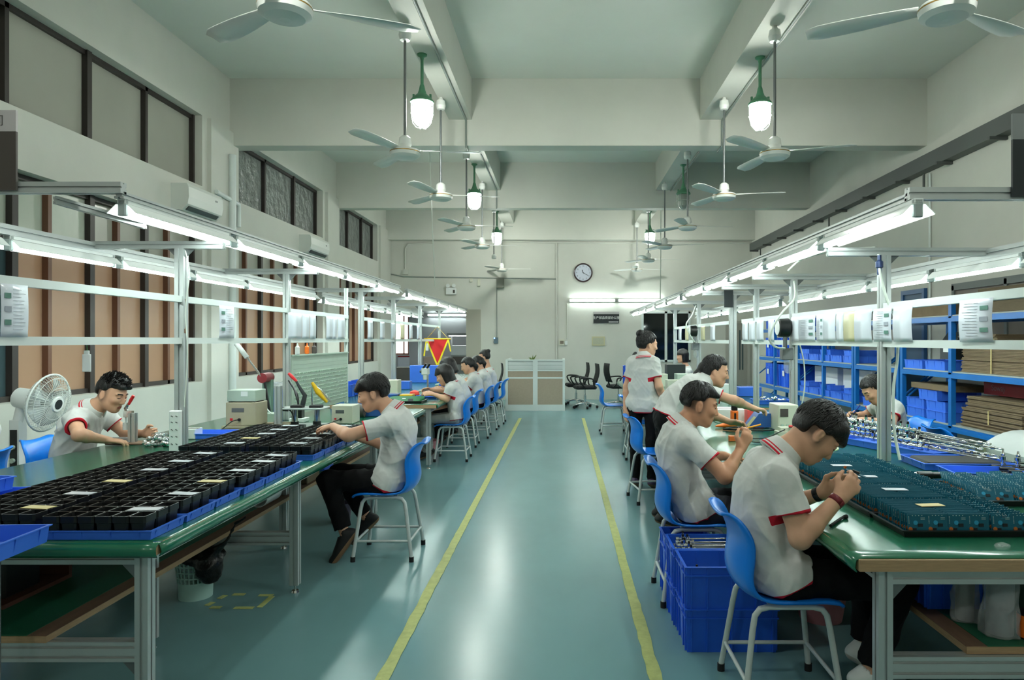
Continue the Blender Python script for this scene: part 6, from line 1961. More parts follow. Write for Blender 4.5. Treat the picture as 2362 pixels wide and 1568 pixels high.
carton((-3.9, 19.6, 0), (-3.0, 20.1, 1.02), mat('taupe_cabinet', (150, 136, 126), .6), 'taupe cabinet seen through the opening', None, 'low_cabinet', 'cabinet')
t = thing('wall_notice', 'pale notice under the bright window seen through the opening', 'notice', (-4.78, 20.97, .62))
MB().box((-4.95, 20.985, .62), (-4.6, 20.999, .98)).obj('page', PAPER, t)
MB().box((-4.95, 20.98, .98), (-4.6, 20.999, 1.02)).obj('red_heading', REDDK, t)
# standing fan by the windows
t = thing('pedestal_fan', 'white pedestal fan standing by the windows beside the young man', 'fan', (-3.95, 5.25, 0))
MB().lathe([(.18, 0), (.19, .012), (.17, .03), (.05, .05)], (-4.09, 5.22, 0), 30).obj('base', WHITEP, t)
MB().prism([(-4.14, .05), (-4.04, .05), (-4.055, .90), (-4.125, .90)], 5.18, 5.26, 1).obj('column', WHITEP, t)
MB().prism([(-4.115, .52), (-4.065, .52), (-4.065, .83), (-4.115, .83)], 5.173, 5.18, 1).obj('control_panel', BLACKP, t)
for z in (.60, .70):
    MB().cyl((-4.09, 5.173, z), (-4.09, 5.155, z), .018, n=14).obj('knob', GREYGREEN, t)
fc = V(-3.93, 5.22, 1.04)
fd = nrm(V(.98, .0, -.17))
pa, pb = MB.frame(fd)
MB().cyl(fc - fd * .16, fc - fd * .02, .075, .085, 20).cyl(fc - fd * .18, fc - fd * .16, .05, .075, 20).obj('motor_housing', WHITEP, t)
MB().cyl((-4.09, 5.22, .88), fc - fd * .12, .035, n=12).obj('neck', WHITEP, t)
fcc = fc + fd * .07
cg = MB()
def ringp(r, off, n=40):
    return [fcc + fd * off + r * (math.cos(a) * pa + math.sin(a) * pb) for a in np.arange(n) * 2 * math.pi / n]
cg.tube(ringp(.215, 0), .008, 6, closed=True)
for r, off in ((.19, .035), (.12, .06), (.06, .068)):
    cg.tube(ringp(r, off), .0022, 4, closed=True)
    cg.tube(ringp(r, -off), .0022, 4, closed=True)
for q in range(56):
    a = q * 2 * math.pi / 56
    u = math.cos(a) * pa + math.sin(a) * pb
    for s_ in (-1, 1):
        cg.tube([fcc + u * .05 + fd * .068 * s_, fcc + u * .12 + fd * .06 * s_, fcc + u * .19 + fd * .034 * s_, fcc + u * .215], .0016, 4, cap=False)
cg.obj('wire_guard', mat('guard_wire', (206, 212, 208), .35), t)
MB().cyl(fcc + fd * .062, fcc + fd * .078, .06, .055, 24).obj('hub_cover', WHITEP, t)
MB().cyl(fcc + fd * .0785, fcc + fd * .080, .038, n=20).obj('hub_badge', SIGNK, t)
bl = MB()
for q in range(5):
    a0 = q * 2 * math.pi / 5
    G = []
    for i in range(6):
        r = .03 + .15 * i / 5
        row = []
        for j, da in enumerate(np.linspace(-.42, .42, 5)):
            a = a0 + da * (.6 + .4 * i / 5)
            row.append(fcc + r * (math.cos(a) * pa + math.sin(a) * pb) + fd * (da * .05))
        G.append(row)
    bl.sheet(G, 0, .003)
bl.cyl(fcc - fd * .04, fcc + fd * .04, .03, n=14)
bl.obj('blades', mat('clear_grey_blade', (190, 200, 198), .25, alpha=.6), t)
# ================================================================== PEOPLE
def attr_mat(base, name, layers):
    """base material with other colours where a stored surface value says so; layers: (attribute, colour, soft)"""
    if name in MATS:
        return MATS[name]
    m = base.copy()
    m.name = name
    nt = m.node_tree
    b = nt.nodes['Principled BSDF']
    sock = b.inputs['Base Color']
    for an, col, soft in layers:
        a = nt.nodes.new('ShaderNodeAttribute')
        a.attribute_name = an
        g = nt.nodes.new('ShaderNodeMath')
        g.operation = 'MULTIPLY' if soft else 'GREATER_THAN'
        g.inputs[1].default_value = soft or 0.0
        g.use_clamp = True
        nt.links.new(a.outputs['Fac'], g.inputs[0])
        x = nt.nodes.new('ShaderNodeMix')
        x.data_type = 'RGBA'
        nt.links.new(g.outputs[0], x.inputs['Factor'])
        if sock.links:
            nt.links.new(sock.links[0].from_socket, x.inputs['A'])
        else:
            x.inputs['A'].default_value = sock.default_value
        x.inputs['B'].default_value = lin(col)
        nt.links.new(x.outputs['Result'], sock)
    MATS[name] = m
    return m

def field_obj(F_, name, m, parent, attrs=None, label=None, extra=None):
    v, q = F_.mesh()
    off = V(parent.location)
    nv, nq = len(v), len(q)
    ev = np.vstack(extra.v) if extra is not None and extra.n else np.zeros((0, 3))
    ef = extra.f if extra is not None else []
    me = bpy.data.meshes.new(name)
    me.vertices.add(nv + len(ev))
    me.vertices.foreach_set('co', (np.vstack([v, ev]) - off).ravel())
    el = [len(f) for f in ef]
    me.loops.add(nq * 4 + sum(el))
    me.loops.foreach_set('vertex_index', np.concatenate([q.ravel(), np.array([i + nv for f in ef for i in f], int)]).astype(np.int32))
    me.polygons.add(nq + len(ef))
    me.polygons.foreach_set('loop_start', np.concatenate([np.arange(nq) * 4, nq * 4 + np.concatenate([[0], np.cumsum(el)[:-1]]) if el else np.zeros(0)]).astype(np.int32))
    me.polygons.foreach_set('loop_total', np.concatenate([np.full(nq, 4), np.array(el)]).astype(np.int32))
    me.materials.append(m)
    for an, fn in (attrs or {}).items():
        at = me.attributes.new(an, 'FLOAT', 'POINT')
        at.data.foreach_set('value', fn(v).astype(np.float32))
    me.polygons.foreach_set('use_smooth', np.ones(nq + len(ef), bool))
    me.update()
    me.validate()
    o = bpy.data.objects.new(name, me)
    COL.objects.link(o)
    o.parent = parent
    if label:
        o['label'] = label
    return o

def hair_locks(hp, HB, vol, style, n, seed, face_u):
    """loose locks lying on the hair so that its outline and sheen break up"""
    r = np.random.default_rng(seed + 77)
    b = MB()
    c = V(-.014, 0, .036)
    vol = V(vol)
    def P(th, ph, off):
        d = V(math.sin(th) * math.cos(ph), math.sin(th) * math.sin(ph), math.cos(th))
        return c + d * (vol + off)
    k = 0
    while k < n:
        ph, th = r.uniform(-math.pi, math.pi), math.acos(r.uniform(.05, 1))
        if style == 'spiky':
            if P(th, ph, 0)[2] < .085:
                k += 1
                continue
            p0, p1 = P(th, ph, -.006), P(th, ph, .004)
            tip = P(th, ph, .012) + V(.020, 0, .010) + r.normal(0, .004, 3)
            pts, rad = [p0, (p0 + p1) / 2 + V(.004, 0, 0), tip], [.008, .006, .0012]
        else:
            dth = r.uniform(.35, .6)
            dph = r.normal(0, .12)
            e = P(th + dth, ph + dph, 0)
            lim = face_u + .006 if e[0] > .035 else ((.045 if style == 'short' else .018) if abs(e[1]) > .045 and e[0] > -.06 else -.05)
            k += 1
            if e[2] < lim:
                continue
            pts = [P(th + dth * t, ph + dph * t, o) for t, o in ((0, -.004), (.35, .001), (.7, .0022), (1, .0005))]
            rad = [.0025, .0036, .003, .0008]
        k += style == 'spiky'
        b.tube([hp(*q) for q in pts], rad, 5, cap=False)
    return b

def basis(fwd, up):
    """columns: forward, left, up"""
    f = nrm(fwd)
    u = V(up) - f * np.dot(V(up), f)
    u = nrm(u)
    return np.stack([f, np.cross(u, f), u], 1)

def hand(Fd, wr, el, dirv, palm_n, thumb_side, curl, size=1.0, spread=1.0, k=.010, thumb_in=.5):
    """palm_n: direction the palm faces; thumb_side: direction of the thumb; curl: 4 bend amounts (radians) index..little"""
    d = nrm(dirv)
    n = nrm(V(palm_n) - d * np.dot(palm_n, d))
    side = nrm(V(thumb_side) - d * np.dot(thumb_side, d) - n * np.dot(thumb_side, n))
    z = size
    kn0 = wr + d * .085 * z
    for o, w in ((.022, .018), (0, .019), (-.022, .0175)):
        Fd.cone(wr + d * .012 * z + side * o * .6 * z, kn0 + side * o * z - d * (.006 if o < 0 else 0), .019 * z, .0165 * z, .018, (n, 1.35))
    lens = (.068, .076, .070, .055)
    offs = (.030, .010, -.010, -.029)
    for i in range(4):
        o = offs[i] * z
        p = kn0 + side * o - d * (.010 if i == 3 else .003 if i == 0 else 0)
        a = .25 * curl[i]
        for sgi, (fr_, r1, r2) in enumerate(((.46, .0098, .0088), (.30, .0088, .0080), (.24, .0080, .0068))):
            dd = nrm(d * math.cos(a) + n * math.sin(a) + side * (offs[i] * 1.6 * spread) * (sgi == 0))
            q = p + dd * lens[i] * fr_ * z * 1.08
            Fd.cone(p, q, r1 * z, r2 * z, .005 if sgi else .009)
            p = q
            a += curl[i] * (.75 if sgi == 0 else .55)
    b = wr + d * .022 * z + side * .024 * z
    t1 = b + nrm(side * .72 + d * .62 + n * .42 * thumb_in) * .042 * z
    t2 = t1 + nrm(d * .85 + side * (.25 - .3 * thumb_in) + n * .55 * thumb_in) * .030 * z
    t3 = t2 + nrm(d * .9 - side * .25 * thumb_in + n * .6 * thumb_in) * .024 * z
    Fd.cone(b, t1, .0155 * z, .0118 * z, .014).cone(t1, t2, .0112 * z, .0098 * z, .006).cone(t2, t3, .0098 * z, .0076 * z, .005)

def person(label, J, hair='short', h=.005, skin=SKIN, pants=PANTS, shoes=BLACKM, slim=1.0, seed=1, sleeve=.60, hands=None, hem=None,
           standing=False, legs=True, detail=True, group=None, ankle_skin=False, shoe_label=None, category='person', bound=None, hand_size=1.0):
    J = {k_: V(v) for k_, v in J.items()}
    base = V(J['pel'][0], J['pel'][1], 0.0)
    t = thing('person', label, category, base, 0, group)
    allp = np.array([v for k_, v in J.items() if k_ not in ('hfwd', 'hup')])
    lo, hi = allp.min(0) - .24, allp.max(0) + .24
    lo[2] = max(lo[2], -.01)
    lat = nrm(J['sh_l'] - J['sh_r'])
    def front(a, b):
        return nrm(np.cross(lat, nrm(b - a)))
    HB = basis(J['hfwd'], J['hup'])
    hc = J['head']
    hp = lambda f, l, u: hc + HB @ V(f, l, u)
    sl = slim
    # ---------------- body (skin)
    B = Field(lo, hi, h)
    hk = .018
    B.ell(hp(-.006, 0, .028), (.096, .0775, .092), HB, .02)
    B.ell(hp(.022, 0, -.028), (.074, .066, .085), HB, .03)
    B.cone(hp(.035, 0, -.07), hp(.066, 0, -.098), .040, .022, .03)                     # jaw to chin
    for s in (-1, 1):
        B.cone(hp(.0, s * .055, -.045), hp(.055, s * .024, -.092), .022, .018, .03)     # jaw line
        B.ell(hp(.066, s * .036, -.022), (.022, .024, .018), HB, .025)                  # cheek bone
        B.ell(hp(.096, s * .031, .008), (.018, .019, .0125), HB, .014, 'sub')           # eye socket
        B.ell(hp(.0815, s * .031, .006), (.0135, .015, .0115), HB, .004)                # eyeball and lids
        B.cone(hp(.089, s * .012, .028), hp(.080, s * .050, .026), .008, .006, .014)    # brow ridge
        B.ell(hp(-.010, s * .080, -.004), (.0165, .0095, .029), HB, .006)              # ear
        B.ell(hp(-.004, s * .0925, .0), (.0085, .0095, .019), HB, .004, 'sub')
        B.ell(hp(-.003, s * .079, -.032), (.010, .008, .009), HB, .006)
        B.ell(hp(.096, s * .011, -.036), (.009, .0075, .007), HB, .006)                 # nostril wing
    B.cone(hp(.088, 0, .018), hp(.108, 0, -.030), .0085, .0115, .012)                    # nose
    B.cone(hp(.089, -.017, -.0625), hp(.089, .017, -.0625), .0065, .0065, .007)          # upper lip
    B.cone(hp(.087, -.014, -.074), hp(.087, .014, -.074), .007, .007, .007)              # lower lip
    B.cone(hp(.1, -.02, -.0685), hp(.1, .02, -.0685), .0028, .0028, .004, op='sub')
    nk = J['neck']
    B.cone(nk + (nk - J['chest']) * -.12, hp(-.030, 0, -.05), .058 * sl, .052 * sl, .03)
    B.cone(J['chest'], nk, .10 * sl, .06 * sl, .05)
    B.cone(J['mid'], J['chest'], .115 * sl, .12 * sl, .05, (front(J['mid'], J['chest']), 1.35))
    B.cone(J['pel'], J['mid'], .115 * sl, .11 * sl, .05, (front(J['pel'], J['mid']), 1.3))
    for sd in ('r', 'l'):
        sh, el, wr = J['sh_' + sd], J['el_' + sd], J['wr_' + sd]
        B.cone(J['chest'] * .35 + nk * .65, sh, .055 * sl, .048 * sl, .05)
        B.cone(sh, el, .050 * sl, .040 * sl, .03)
        m1 = el + (wr - el) * .28
        B.cone(el, m1, .039 * sl, .041 * sl, .03)
        B.cone(m1, wr, .040 * sl, .0265 * sl, .02)
        if 'hip_' + sd in J:
            hpj, kn, an = J['hip_' + sd], J['kn_' + sd], J['an_' + sd]
            B.cone(hpj, kn, .068 * sl, .045 * sl, .04)
            B.cone(kn, an, .046 * sl, .033 * sl, .03)
        if hands and sd in hands:
            hand(B, wr, el, *hands[sd], size=hand_size)
    def loc(c):
        q = (c - hc) @ HB
        return q[:, 0], np.abs(q[:, 1]), q[:, 2]
    def a_dark(c):
        f, l, u = loc(c)
        brow = np.minimum(.0048 - np.abs(u - (.030 - .10 * (l - .032) ** 2 / .02)), np.minimum((.0195 - np.abs(l - .0325)) * .4, f - .06))
        lash = np.minimum(.0030 - np.abs(u - .0015), np.minimum((.0135 - np.abs(l - .031)) * .4, f - .07))
        return np.maximum(brow, lash)
    def a_lip(c):
        f, l, u = loc(c)
        return np.minimum(np.minimum(f - .083, (.021 - l) * .6), .0105 - np.abs(u + .069) - l * .18)
    def a_fade(c):
        f, l, u = loc(c)
        s_ = lambda x, w_: np.clip(x / w_ + .5, 0, 1)
        return s_(.022 - f, .03) * s_(u + .050 + np.clip(f, -1, 0) * .25, .035) * s_(.09 - u, .02) * np.clip((np.hypot((f + .010) / .020, (u + .006) / .036) - .85) * 4, 0, 1)
    sm = attr_mat(skin, skin.name + '_face', [('fade', (52, 42, 38), .8), ('dark', (34, 26, 24), 0), ('lip', (168, 104, 92), 0)])
    field_obj(B, 'body', sm, t, {'dark': a_dark, 'lip': a_lip, 'fade': a_fade if hair in ('short', 'spiky', 'fringe') else (lambda c: np.zeros(len(c)))})
    # ---------------- hair
    Hf = Field(hc - .21, hc + .21, max(h, .004) if detail else .007)
    rs = np.random.default_rng(seed)
    ph = rs.uniform(0, 6, 6)
    amp = {'spiky': .0045, 'short': .003}.get(hair, .0022)
    def strands(a, b_, c):
        return amp * (np.sin(95 * b_ + 40 * a + ph[0]) * np.sin(60 * a + 30 * c + ph[1]) + .6 * np.sin(150 * a + 110 * b_ + ph[2]))
    vol = {'short': (.108, .087, .104), 'fringe': (.112, .094, .110), 'spiky': (.110, .087, .112), 'bob': (.113, .097, .112), 'ponytail': (.105, .086, .102), 'bun': (.104, .086, .102)}[hair]
    Hf.ell(hp(-.014, 0, .036), vol, HB, .01, noise=strands)
    if hair in ('short', 'spiky', 'fringe'):
        Hf.ell(hp(-.045, 0, -.005), (.062, .080, .075), HB, .02)
        if hair == 'fringe':
            Hf.cone(hp(.04, -.055, .075), hp(.088, -.030, .048), .036, .024, .02).cone(hp(.04, .055, .075), hp(.088, .030, .048), .036, .024, .02).cone(hp(.06, 0, .085), hp(.100, 0, .050), .034, .022, .02)
            for s in (-1, 1):
                Hf.cone(hp(.02, s * .074, .05), hp(.030, s * .079, .012), .020, .012, .015)
        elif hair == 'spiky':
            Hf.cone(hp(.02, -.04, .10), hp(.088, -.03, .082), .030, .022, .02).cone(hp(.02, .04, .10), hp(.088, .03, .082), .030, .022, .02).cone(hp(-.03, 0, .12), hp(.06, 0, .115), .035, .03, .02)
        else:
            Hf.cone(hp(.03, -.04, .095), hp(.084, -.028, .072), .028, .018, .02).cone(hp(.03, .04, .095), hp(.084, .028, .072), .028, .018, .02)
    if hair == 'bob':
        Hf.cone(hp(-.03, 0, .02), hp(-.045, 0, -.09), .098, .078, .03)
        for s in (-1, 1):
            Hf.cone(hp(-.005, s * .06, .04), hp(-.005, s * .072, -.085), .045, .026, .03)
        Hf.cone(hp(.05, 0, .08), hp(.095, 0, .045), .032, .018, .02)
    if hair in ('ponytail', 'bun'):
        Hf.ell(hp(-.04, 0, 0), (.068, .078, .075), HB, .02)
        for s in (-1, 1):
            Hf.cone(hp(.05, s * .045, .075), hp(.035, s * .074, .01), .022, .010, .02)
    face_u = {'fringe': .030, 'bob': .030, 'spiky': .058, 'short': .056}.get(hair, .062)
    Hf.rbox(hp(.105, 0, face_u - .15), (.085, .11, .15), HB, .018)                              # open the face
    Hf.rbox(hp(.03, 0, -.22 if hair == 'bob' else -.125 if hair in ('short', 'spiky') else -.155), (.2, .2, .10 if hair != 'bob' else .095), HB, .03)   # nape
    if hair in ('short', 'spiky', 'fringe'):
        for s in (-1, 1):
            Hf.rbox(hp(-.010, s * .105, -.050), (.046, .05, .072 if hair != 'fringe' else .060), HB, .022)
    else:
        if hair != 'bob':
            for s in (-1, 1):
                Hf.rbox(hp(-.002, s * .10, -.045), (.032, .05, .05), HB, .010)
    if hair == 'ponytail':
        b0 = hp(-.105, 0, .02)
        dn = V(0, 0, -1)
        bk = -HB[:, 0] * V(1, 1, .2)
        Hf.ell(b0, (.032, .030, .032), HB, .02)
        Hf.cone(b0, b0 + bk * .045 + dn * .07, .030, .032, .02).cone(b0 + bk * .045 + dn * .07, b0 + bk * .04 + dn * .17, .032, .012, .02)
    if hair == 'bun':
        b0 = hp(-.085, 0, .10)
        Hf.ell(b0, (.045, .045, .040), HB, .012, noise=strands)
    if bound:
        bound(Hf, hp)
    field_obj(Hf, 'hair', HAIR, t, None, None, hair_locks(hp, HB, vol, hair, 760 if detail else 0, seed, face_u))
    if hair in ('ponytail', 'bun') and detail:
        b0 = hp(-.10, 0, .03) if hair == 'ponytail' else hp(-.07, 0, .075)
        pa, pb = MB.frame(HB @ V(-1, 0, .8))
        MB().tube([b0 + .026 * (math.cos(a) * pa + math.sin(a) * pb) for a in np.arange(14) * 2 * math.pi / 14], .007, 6, closed=True).obj('hair_tie', mat('hair_tie_pale', (200, 190, 196), .5), t)
    # ---------------- polo shirt
    S = Field(lo, hi, h)
    S.cone(J['chest'], nk - (nk - J['chest']) * .26, .135 * sl, .080 * sl, .05, (front(J['chest'], nk), 1.15))
    S.cone(J['mid'], J['chest'], .158 * sl, .168 * sl, .05, (front(J['mid'], J['chest']), 1.42))
    pe = J['pel']
    down = nrm(pe - J['mid'])
    S.cone(J['mid'], pe + down * (.06 if standing else -.01), .158 * sl, .166 * sl, .05, (front(pe, J['mid']), 1.35))
    if 'hip_r' in J and not standing:
        S.cone(J['hip_r'], J['hip_l'], .119 * sl, .119 * sl, .03)
        S.cone(pe - down * .06, pe + down * .02, .148 * sl, .150 * sl, .03, (front(pe, J['mid']), 1.25))
    elif standing:
        S.cone(J['hip_r'] * .9 + pe * .1, J['hip_l'] * .9 + pe * .1, .122 * sl, .122 * sl, .03)
    cuffs = []
    for sd in ('r', 'l'):
        sh, el = J['sh_' + sd], J['el_' + sd]
        S.cone(J['chest'] * .38 + nk * .62, sh, .074 * sl, .062 * sl, .05)
        d = nrm(el - sh)
        L = np.linalg.norm(el - sh)
        cp = sh + d * L * sleeve
        cuffs.append((cp, d, .0))
        S.cone(sh - d * .01, cp + d * .06, .063 * sl, .070 * sl, .045, cut=(cp, d))
    if hem is None:
        hem = (pe + down * (.10 if standing else .02), down)
    S.plane(hem[0], hem[1])
    S.wrinkle(.0088 if detail else .0045, .10, seed)
    S.wrinkle(.0016, .045, seed + 50)
    for cp, d, _ in cuffs:                                     # open sleeves
        sdn = 0 if cp is cuffs[0][0] else 1
        sh = J['sh_' + 'rl'[sdn]]
        S.cone(cp - d * .030, cp + d * .05, .049 * sl, .056 * sl, .0, op='sub')
    if not standing:
        S.rbox(V(pe[0], pe[1], .402), V(.23, .215, .060), np.eye(3), .008)
    hemn = nrm(hem[1])
    def a_trim(c):
        d = ((c - hem[0]) @ hemn) + .009
        for cp, dd, _ in cuffs:
            a = (c - cp) @ dd
            r = np.linalg.norm((c - cp) - a[:, None] * dd, axis=1)
            d = np.maximum(d, np.minimum(np.minimum(a + .0085, .03 - a), .10 - r))
            d = np.maximum(d, np.minimum(np.minimum(a + .022, .03 - a), .0555 * sl - r))
        return d
    SM = attr_mat(SHIRT, 'grey_polo_red_trim', [('trim', (190, 34, 52), 0)])
    field_obj(S, 'polo_shirt', SM, t, {'trim': a_trim})
    # collar: a flared band round the neck
    C = Field(nk - .18, nk + .18, .0042 if detail else .007)
    cd = nrm(hp(-.03, 0, -.06) - nk)
    fr_c = front(J['chest'], nk)
    ca = nk + cd * .013 - fr_c * .004
    C.cone(ca - cd * .034, ca + cd * .036, .102 * sl, .070 * sl, .0, cut=(ca + cd * .036, cd), cut2=(ca - cd * .034, -cd))
    C.cone(ca - cd * .09, ca + cd * .09, .080 * sl, .054 * sl, .004, op='sub')
    C.cone(ca + fr_c * .115 - cd * .06, ca + fr_c * .075 + cd * .05, .022, .018, .004, op='sub')
    def a_col(c):
        a = (c - ca) @ cd
        return np.maximum(.0030 - np.abs(a + .012), .0045 - np.abs(a + .026))
    field_obj(C, 'collar', SM, t, {'trim': a_col})
    # ---------------- trousers and shoes
    if legs and 'hip_r' in J:
        P = Field(lo, hi, max(h, .005))
        P.cone(J['hip_r'], J['hip_l'], .105 * sl, .105 * sl, .03)
        P.cone(pe - down * .06, pe + down * .02, .132 * sl, .135 * sl, .04, (front(pe, J['mid']), 1.3))
        for sd in ('r', 'l'):
            hpj, kn, an = J['hip_' + sd], J['kn_' + sd], J['an_' + sd]
            dd = nrm(an - kn)
            end = an - dd * (.05 if ankle_skin else .0)
            P.cone(hpj, kn, .088 * sl, .066 * sl, .04)
            P.cone(kn, end + dd * .03, .066 * sl, .056 * sl, .04, cut=(end, dd))
        P.wrinkle(.006, .07, seed + 9)
        if not standing:                                       # flattened where the seat carries the body
            P.rbox(V(pe[0], pe[1], .392), V(.21, .215, .060), np.eye(3), .008)
        P.plane(hem[0] - nrm(hem[1]) * .09, -nrm(hem[1]))
        field_obj(P, 'trousers', pants, t)
        for sd in ('r', 'l'):
            an, toe = J['an_' + sd], J['toe_' + sd]
            d = nrm(toe - an)
            shin = nrm(J['kn_' + sd] - an)
            up = nrm(shin - d * np.dot(shin, d))
            fl = V(*(np.cross(up, d)))
            Q = Field(np.minimum(an, toe) - .13, np.maximum(an, toe) + .13, .005)
            bt = an - up * .062
            Q.cone(bt - d * .035 + up * .035, bt + d * .17 + up * .022, .038, .040, .02, (up, 1.15))
            Q.cone(an + up * .01 - d * .01, bt + d * .10 + up * .035, .042, .034, .03)
            Q.plane(bt - up * .002, -up)
            Q.cone(an + up * .015, an + up * .12, .036, .036, .0, op='sub')
            field_obj(Q, 'shoe', attr_mat(shoes, shoes.name + '_shoe', [('sole', (196, 190, 180) if shoes is WHITEP else (120, 92, 66), 0)]), t, {'sole': lambda c, bt=bt, up=up: .020 - ((c - bt) @ up)})
    return t

def band(t, wr, el, m, name='wristband', r=.031, wd=.012, label=None):
    """a strap round the wrist"""
    d = nrm(V(el) - V(wr))
    c = V(wr) + d * .02
    p, q = MB.frame(d)
    G = [[c + d * dz + (r) * (math.cos(a) * p + math.sin(a) * q) for a in np.linspace(0, 2 * math.pi, 20)] for dz in (-wd, wd)]
    b = MB().sheet(G, 0, -.004)
    return b.obj(name, m, t, True, label)

# ---------- nearest man, right bench (faces +x)
p1 = dict(pel=(.885, 2.95, .535), mid=(.845, 2.95, .70), chest=(.86, 2.95, .865), neck=(.935, 2.95, 1.01), head=(1.083, 2.95, 1.103),
          hfwd=(.66, -.03, -.75), hup=(.75, 0, .66),
          sh_r=(.885, 2.775, .945), el_r=(.935, 2.715, .725), wr_r=(1.108, 2.765, .872), sh_l=(.90, 3.125, .945), el_l=(1.00, 3.19, .73), wr_l=(1.135, 3.02, .835),
          hip_r=(.93, 2.86, .525), kn_r=(1.375, 2.83, .505), an_r=(1.235, 2.80, .135), toe_r=(1.39, 2.78, .06),
          hip_l=(.93, 3.04, .525), kn_l=(1.375, 3.10, .50), an_l=(1.33, 3.06, .13), toe_l=(1.48, 3.07, .055))
t = person('young man in grey polo nearest the camera, bent over a part at the right bench', p1, 'fringe', .0045, seed=3, ankle_skin=True, shoes=WHITEP,
           hands={'r': ((.75, .30, .55), (-.1, .98, -.15), (-.55, .0, .75), (1.0, 1.1, 1.25, 1.4)), 'l': ((.80, -.30, .45), (-.1, -.98, .1), (-.5, 0, .8), (.9, .9, 1.1, 1.3))},
           hem=((.885, 2.95, .475), (.45, 0, -.9)))
band(t, p1['wr_r'], p1['el_r'], mat('maroon_strap', (110, 24, 34), .5), 'watch_strap', .032, .012, 'maroon watch strap')
band(t, p1['wr_l'], p1['el_l'], BLACKM, 'wristband', .032, .012, 'black wristband')

# ---------- second man, right bench
p2 = dict(pel=(.775, 4.09, .53), mid=(.70, 4.09, .70), chest=(.685, 4.09, .87), neck=(.715, 4.09, .995), head=(.813, 4.08, 1.118),
          hfwd=(.96, -.08, -.22), hup=(.22, 0, .97),
          sh_r=(.715, 3.915, .935), el_r=(.905, 3.84, .745), wr_r=(1.015, 3.93, .88), sh_l=(.74, 4.26, .93), el_l=(.84, 4.33, .775), wr_l=(.985, 4.19, .80),
          hip_r=(.80, 4.0, .52), kn_r=(1.22, 3.98, .53), an_r=(1.18, 3.98, .12), toe_r=(1.35, 3.98, .055),
          hip_l=(.80, 4.18, .52), kn_l=(1.22, 4.24, .53), an_l=(1.20, 4.22, .12), toe_l=(1.37, 4.22, .055))
person('man with short cropped hair in grey polo, second at the right bench', p2, 'short', .005, skin=SKIN2, pants=PANTSG, seed=5,
       hands={'r': ((.45, .12, .80), (-.3, .95, .1), (-.8, -.1, .55), (1.5, 1.5, 1.55, 1.6)), 'l': ((.9, -.25, -.12), (0, -.2, -1), (.2, -.9, 0), (.5, .5, .6, .7))},
       hem=((.775, 4.09, .475), (.42, 0, -.9)))

# ---------- man at the left bench (faces -x)
p3 = dict(pel=(-1.19, 4.88, .53), mid=(-1.15, 4.88, .70), chest=(-1.145, 4.88, .87), neck=(-1.19, 4.88, 1.0), head=(-1.322, 4.87, 1.127),
          hfwd=(-.95, -.10, -.28), hup=(-.28, 0, .95),
          sh_l=(-1.175, 4.705, .93), el_l=(-1.42, 4.62, .865), wr_l=(-1.575, 4.78, .905), sh_r=(-1.185, 5.06, .93), el_r=(-1.28, 5.10, .73), wr_r=(-1.46, 4.98, .80),
          hip_l=(-1.21, 4.79, .525), kn_l=(-1.60, 4.76, .535), an_l=(-1.47, 4.72, .17), toe_l=(-1.56, 4.70, .045),
          hip_r=(-1.21, 4.97, .525), kn_r=(-1.60, 5.0, .54), an_r=(-1.40, 5.02, .20), toe_r=(-1.36, 5.0, .20))
p3['toe_r'] = (-1.535, 5.02, .075)
person('man with black fringe in grey polo working over the black trays at the left bench', p3, 'fringe', .005, seed=8, ankle_skin=True, shoes=BLACKM,
       hands={'l': ((-.80, .50, -.12), (.1, .1, -1), (-.5, -.8, 0), (.7, .8, .9, 1.0)), 'r': ((-.92, -.1, .1), (0, -.3, -1), (-.1, -.9, .3), (.7, .8, .9, 1.0))},
       hem=((-1.19, 4.88, .475), (-.42, 0, -.9)))

# ---------- young man by the windows (faces +x)
p4 = dict(pel=(-3.53, 5.0, .53), mid=(-3.52, 5.0, .70), chest=(-3.47, 5.0, .87), neck=(-3.37, 5.0, 1.0), head=(-3.235, 4.99, 1.112),
          hfwd=(.93, -.12, -.34), hup=(.34, 0, .93),
          sh_r=(-3.385, 4.82, .945), el_r=(-3.22, 4.63, .865), wr_r=(-3.19, 4.86, .80), sh_l=(-3.41, 5.17, .94), el_l=(-3.27, 5.22, .79), wr_l=(-3.08, 5.12, .81),
          hip_r=(-3.51, 4.91, .52), kn_r=(-3.10, 4.90, .53), an_r=(-3.12, 4.90, .12), toe_r=(-2.95, 4.90, .055),
          hip_l=(-3.51, 5.09, .52), kn_l=(-3.10, 5.12, .53), an_l=(-3.12, 5.12, .12), toe_l=(-2.95, 5.12, .055))
t = person('young man with spiky hair in grey polo sitting by the windows behind the left bench', p4, 'spiky', .005, seed=12,
       hands={'r': ((.80, .50, -.18), (0, .1, -1), (-.5, .8, 0), (.6, .7, .8, .9)), 'l': ((.95, -.2, .05), (0, -1, 0), (0, 0, 1), (1.2, 1.2, 1.3, 1.3))}, sleeve=.5)

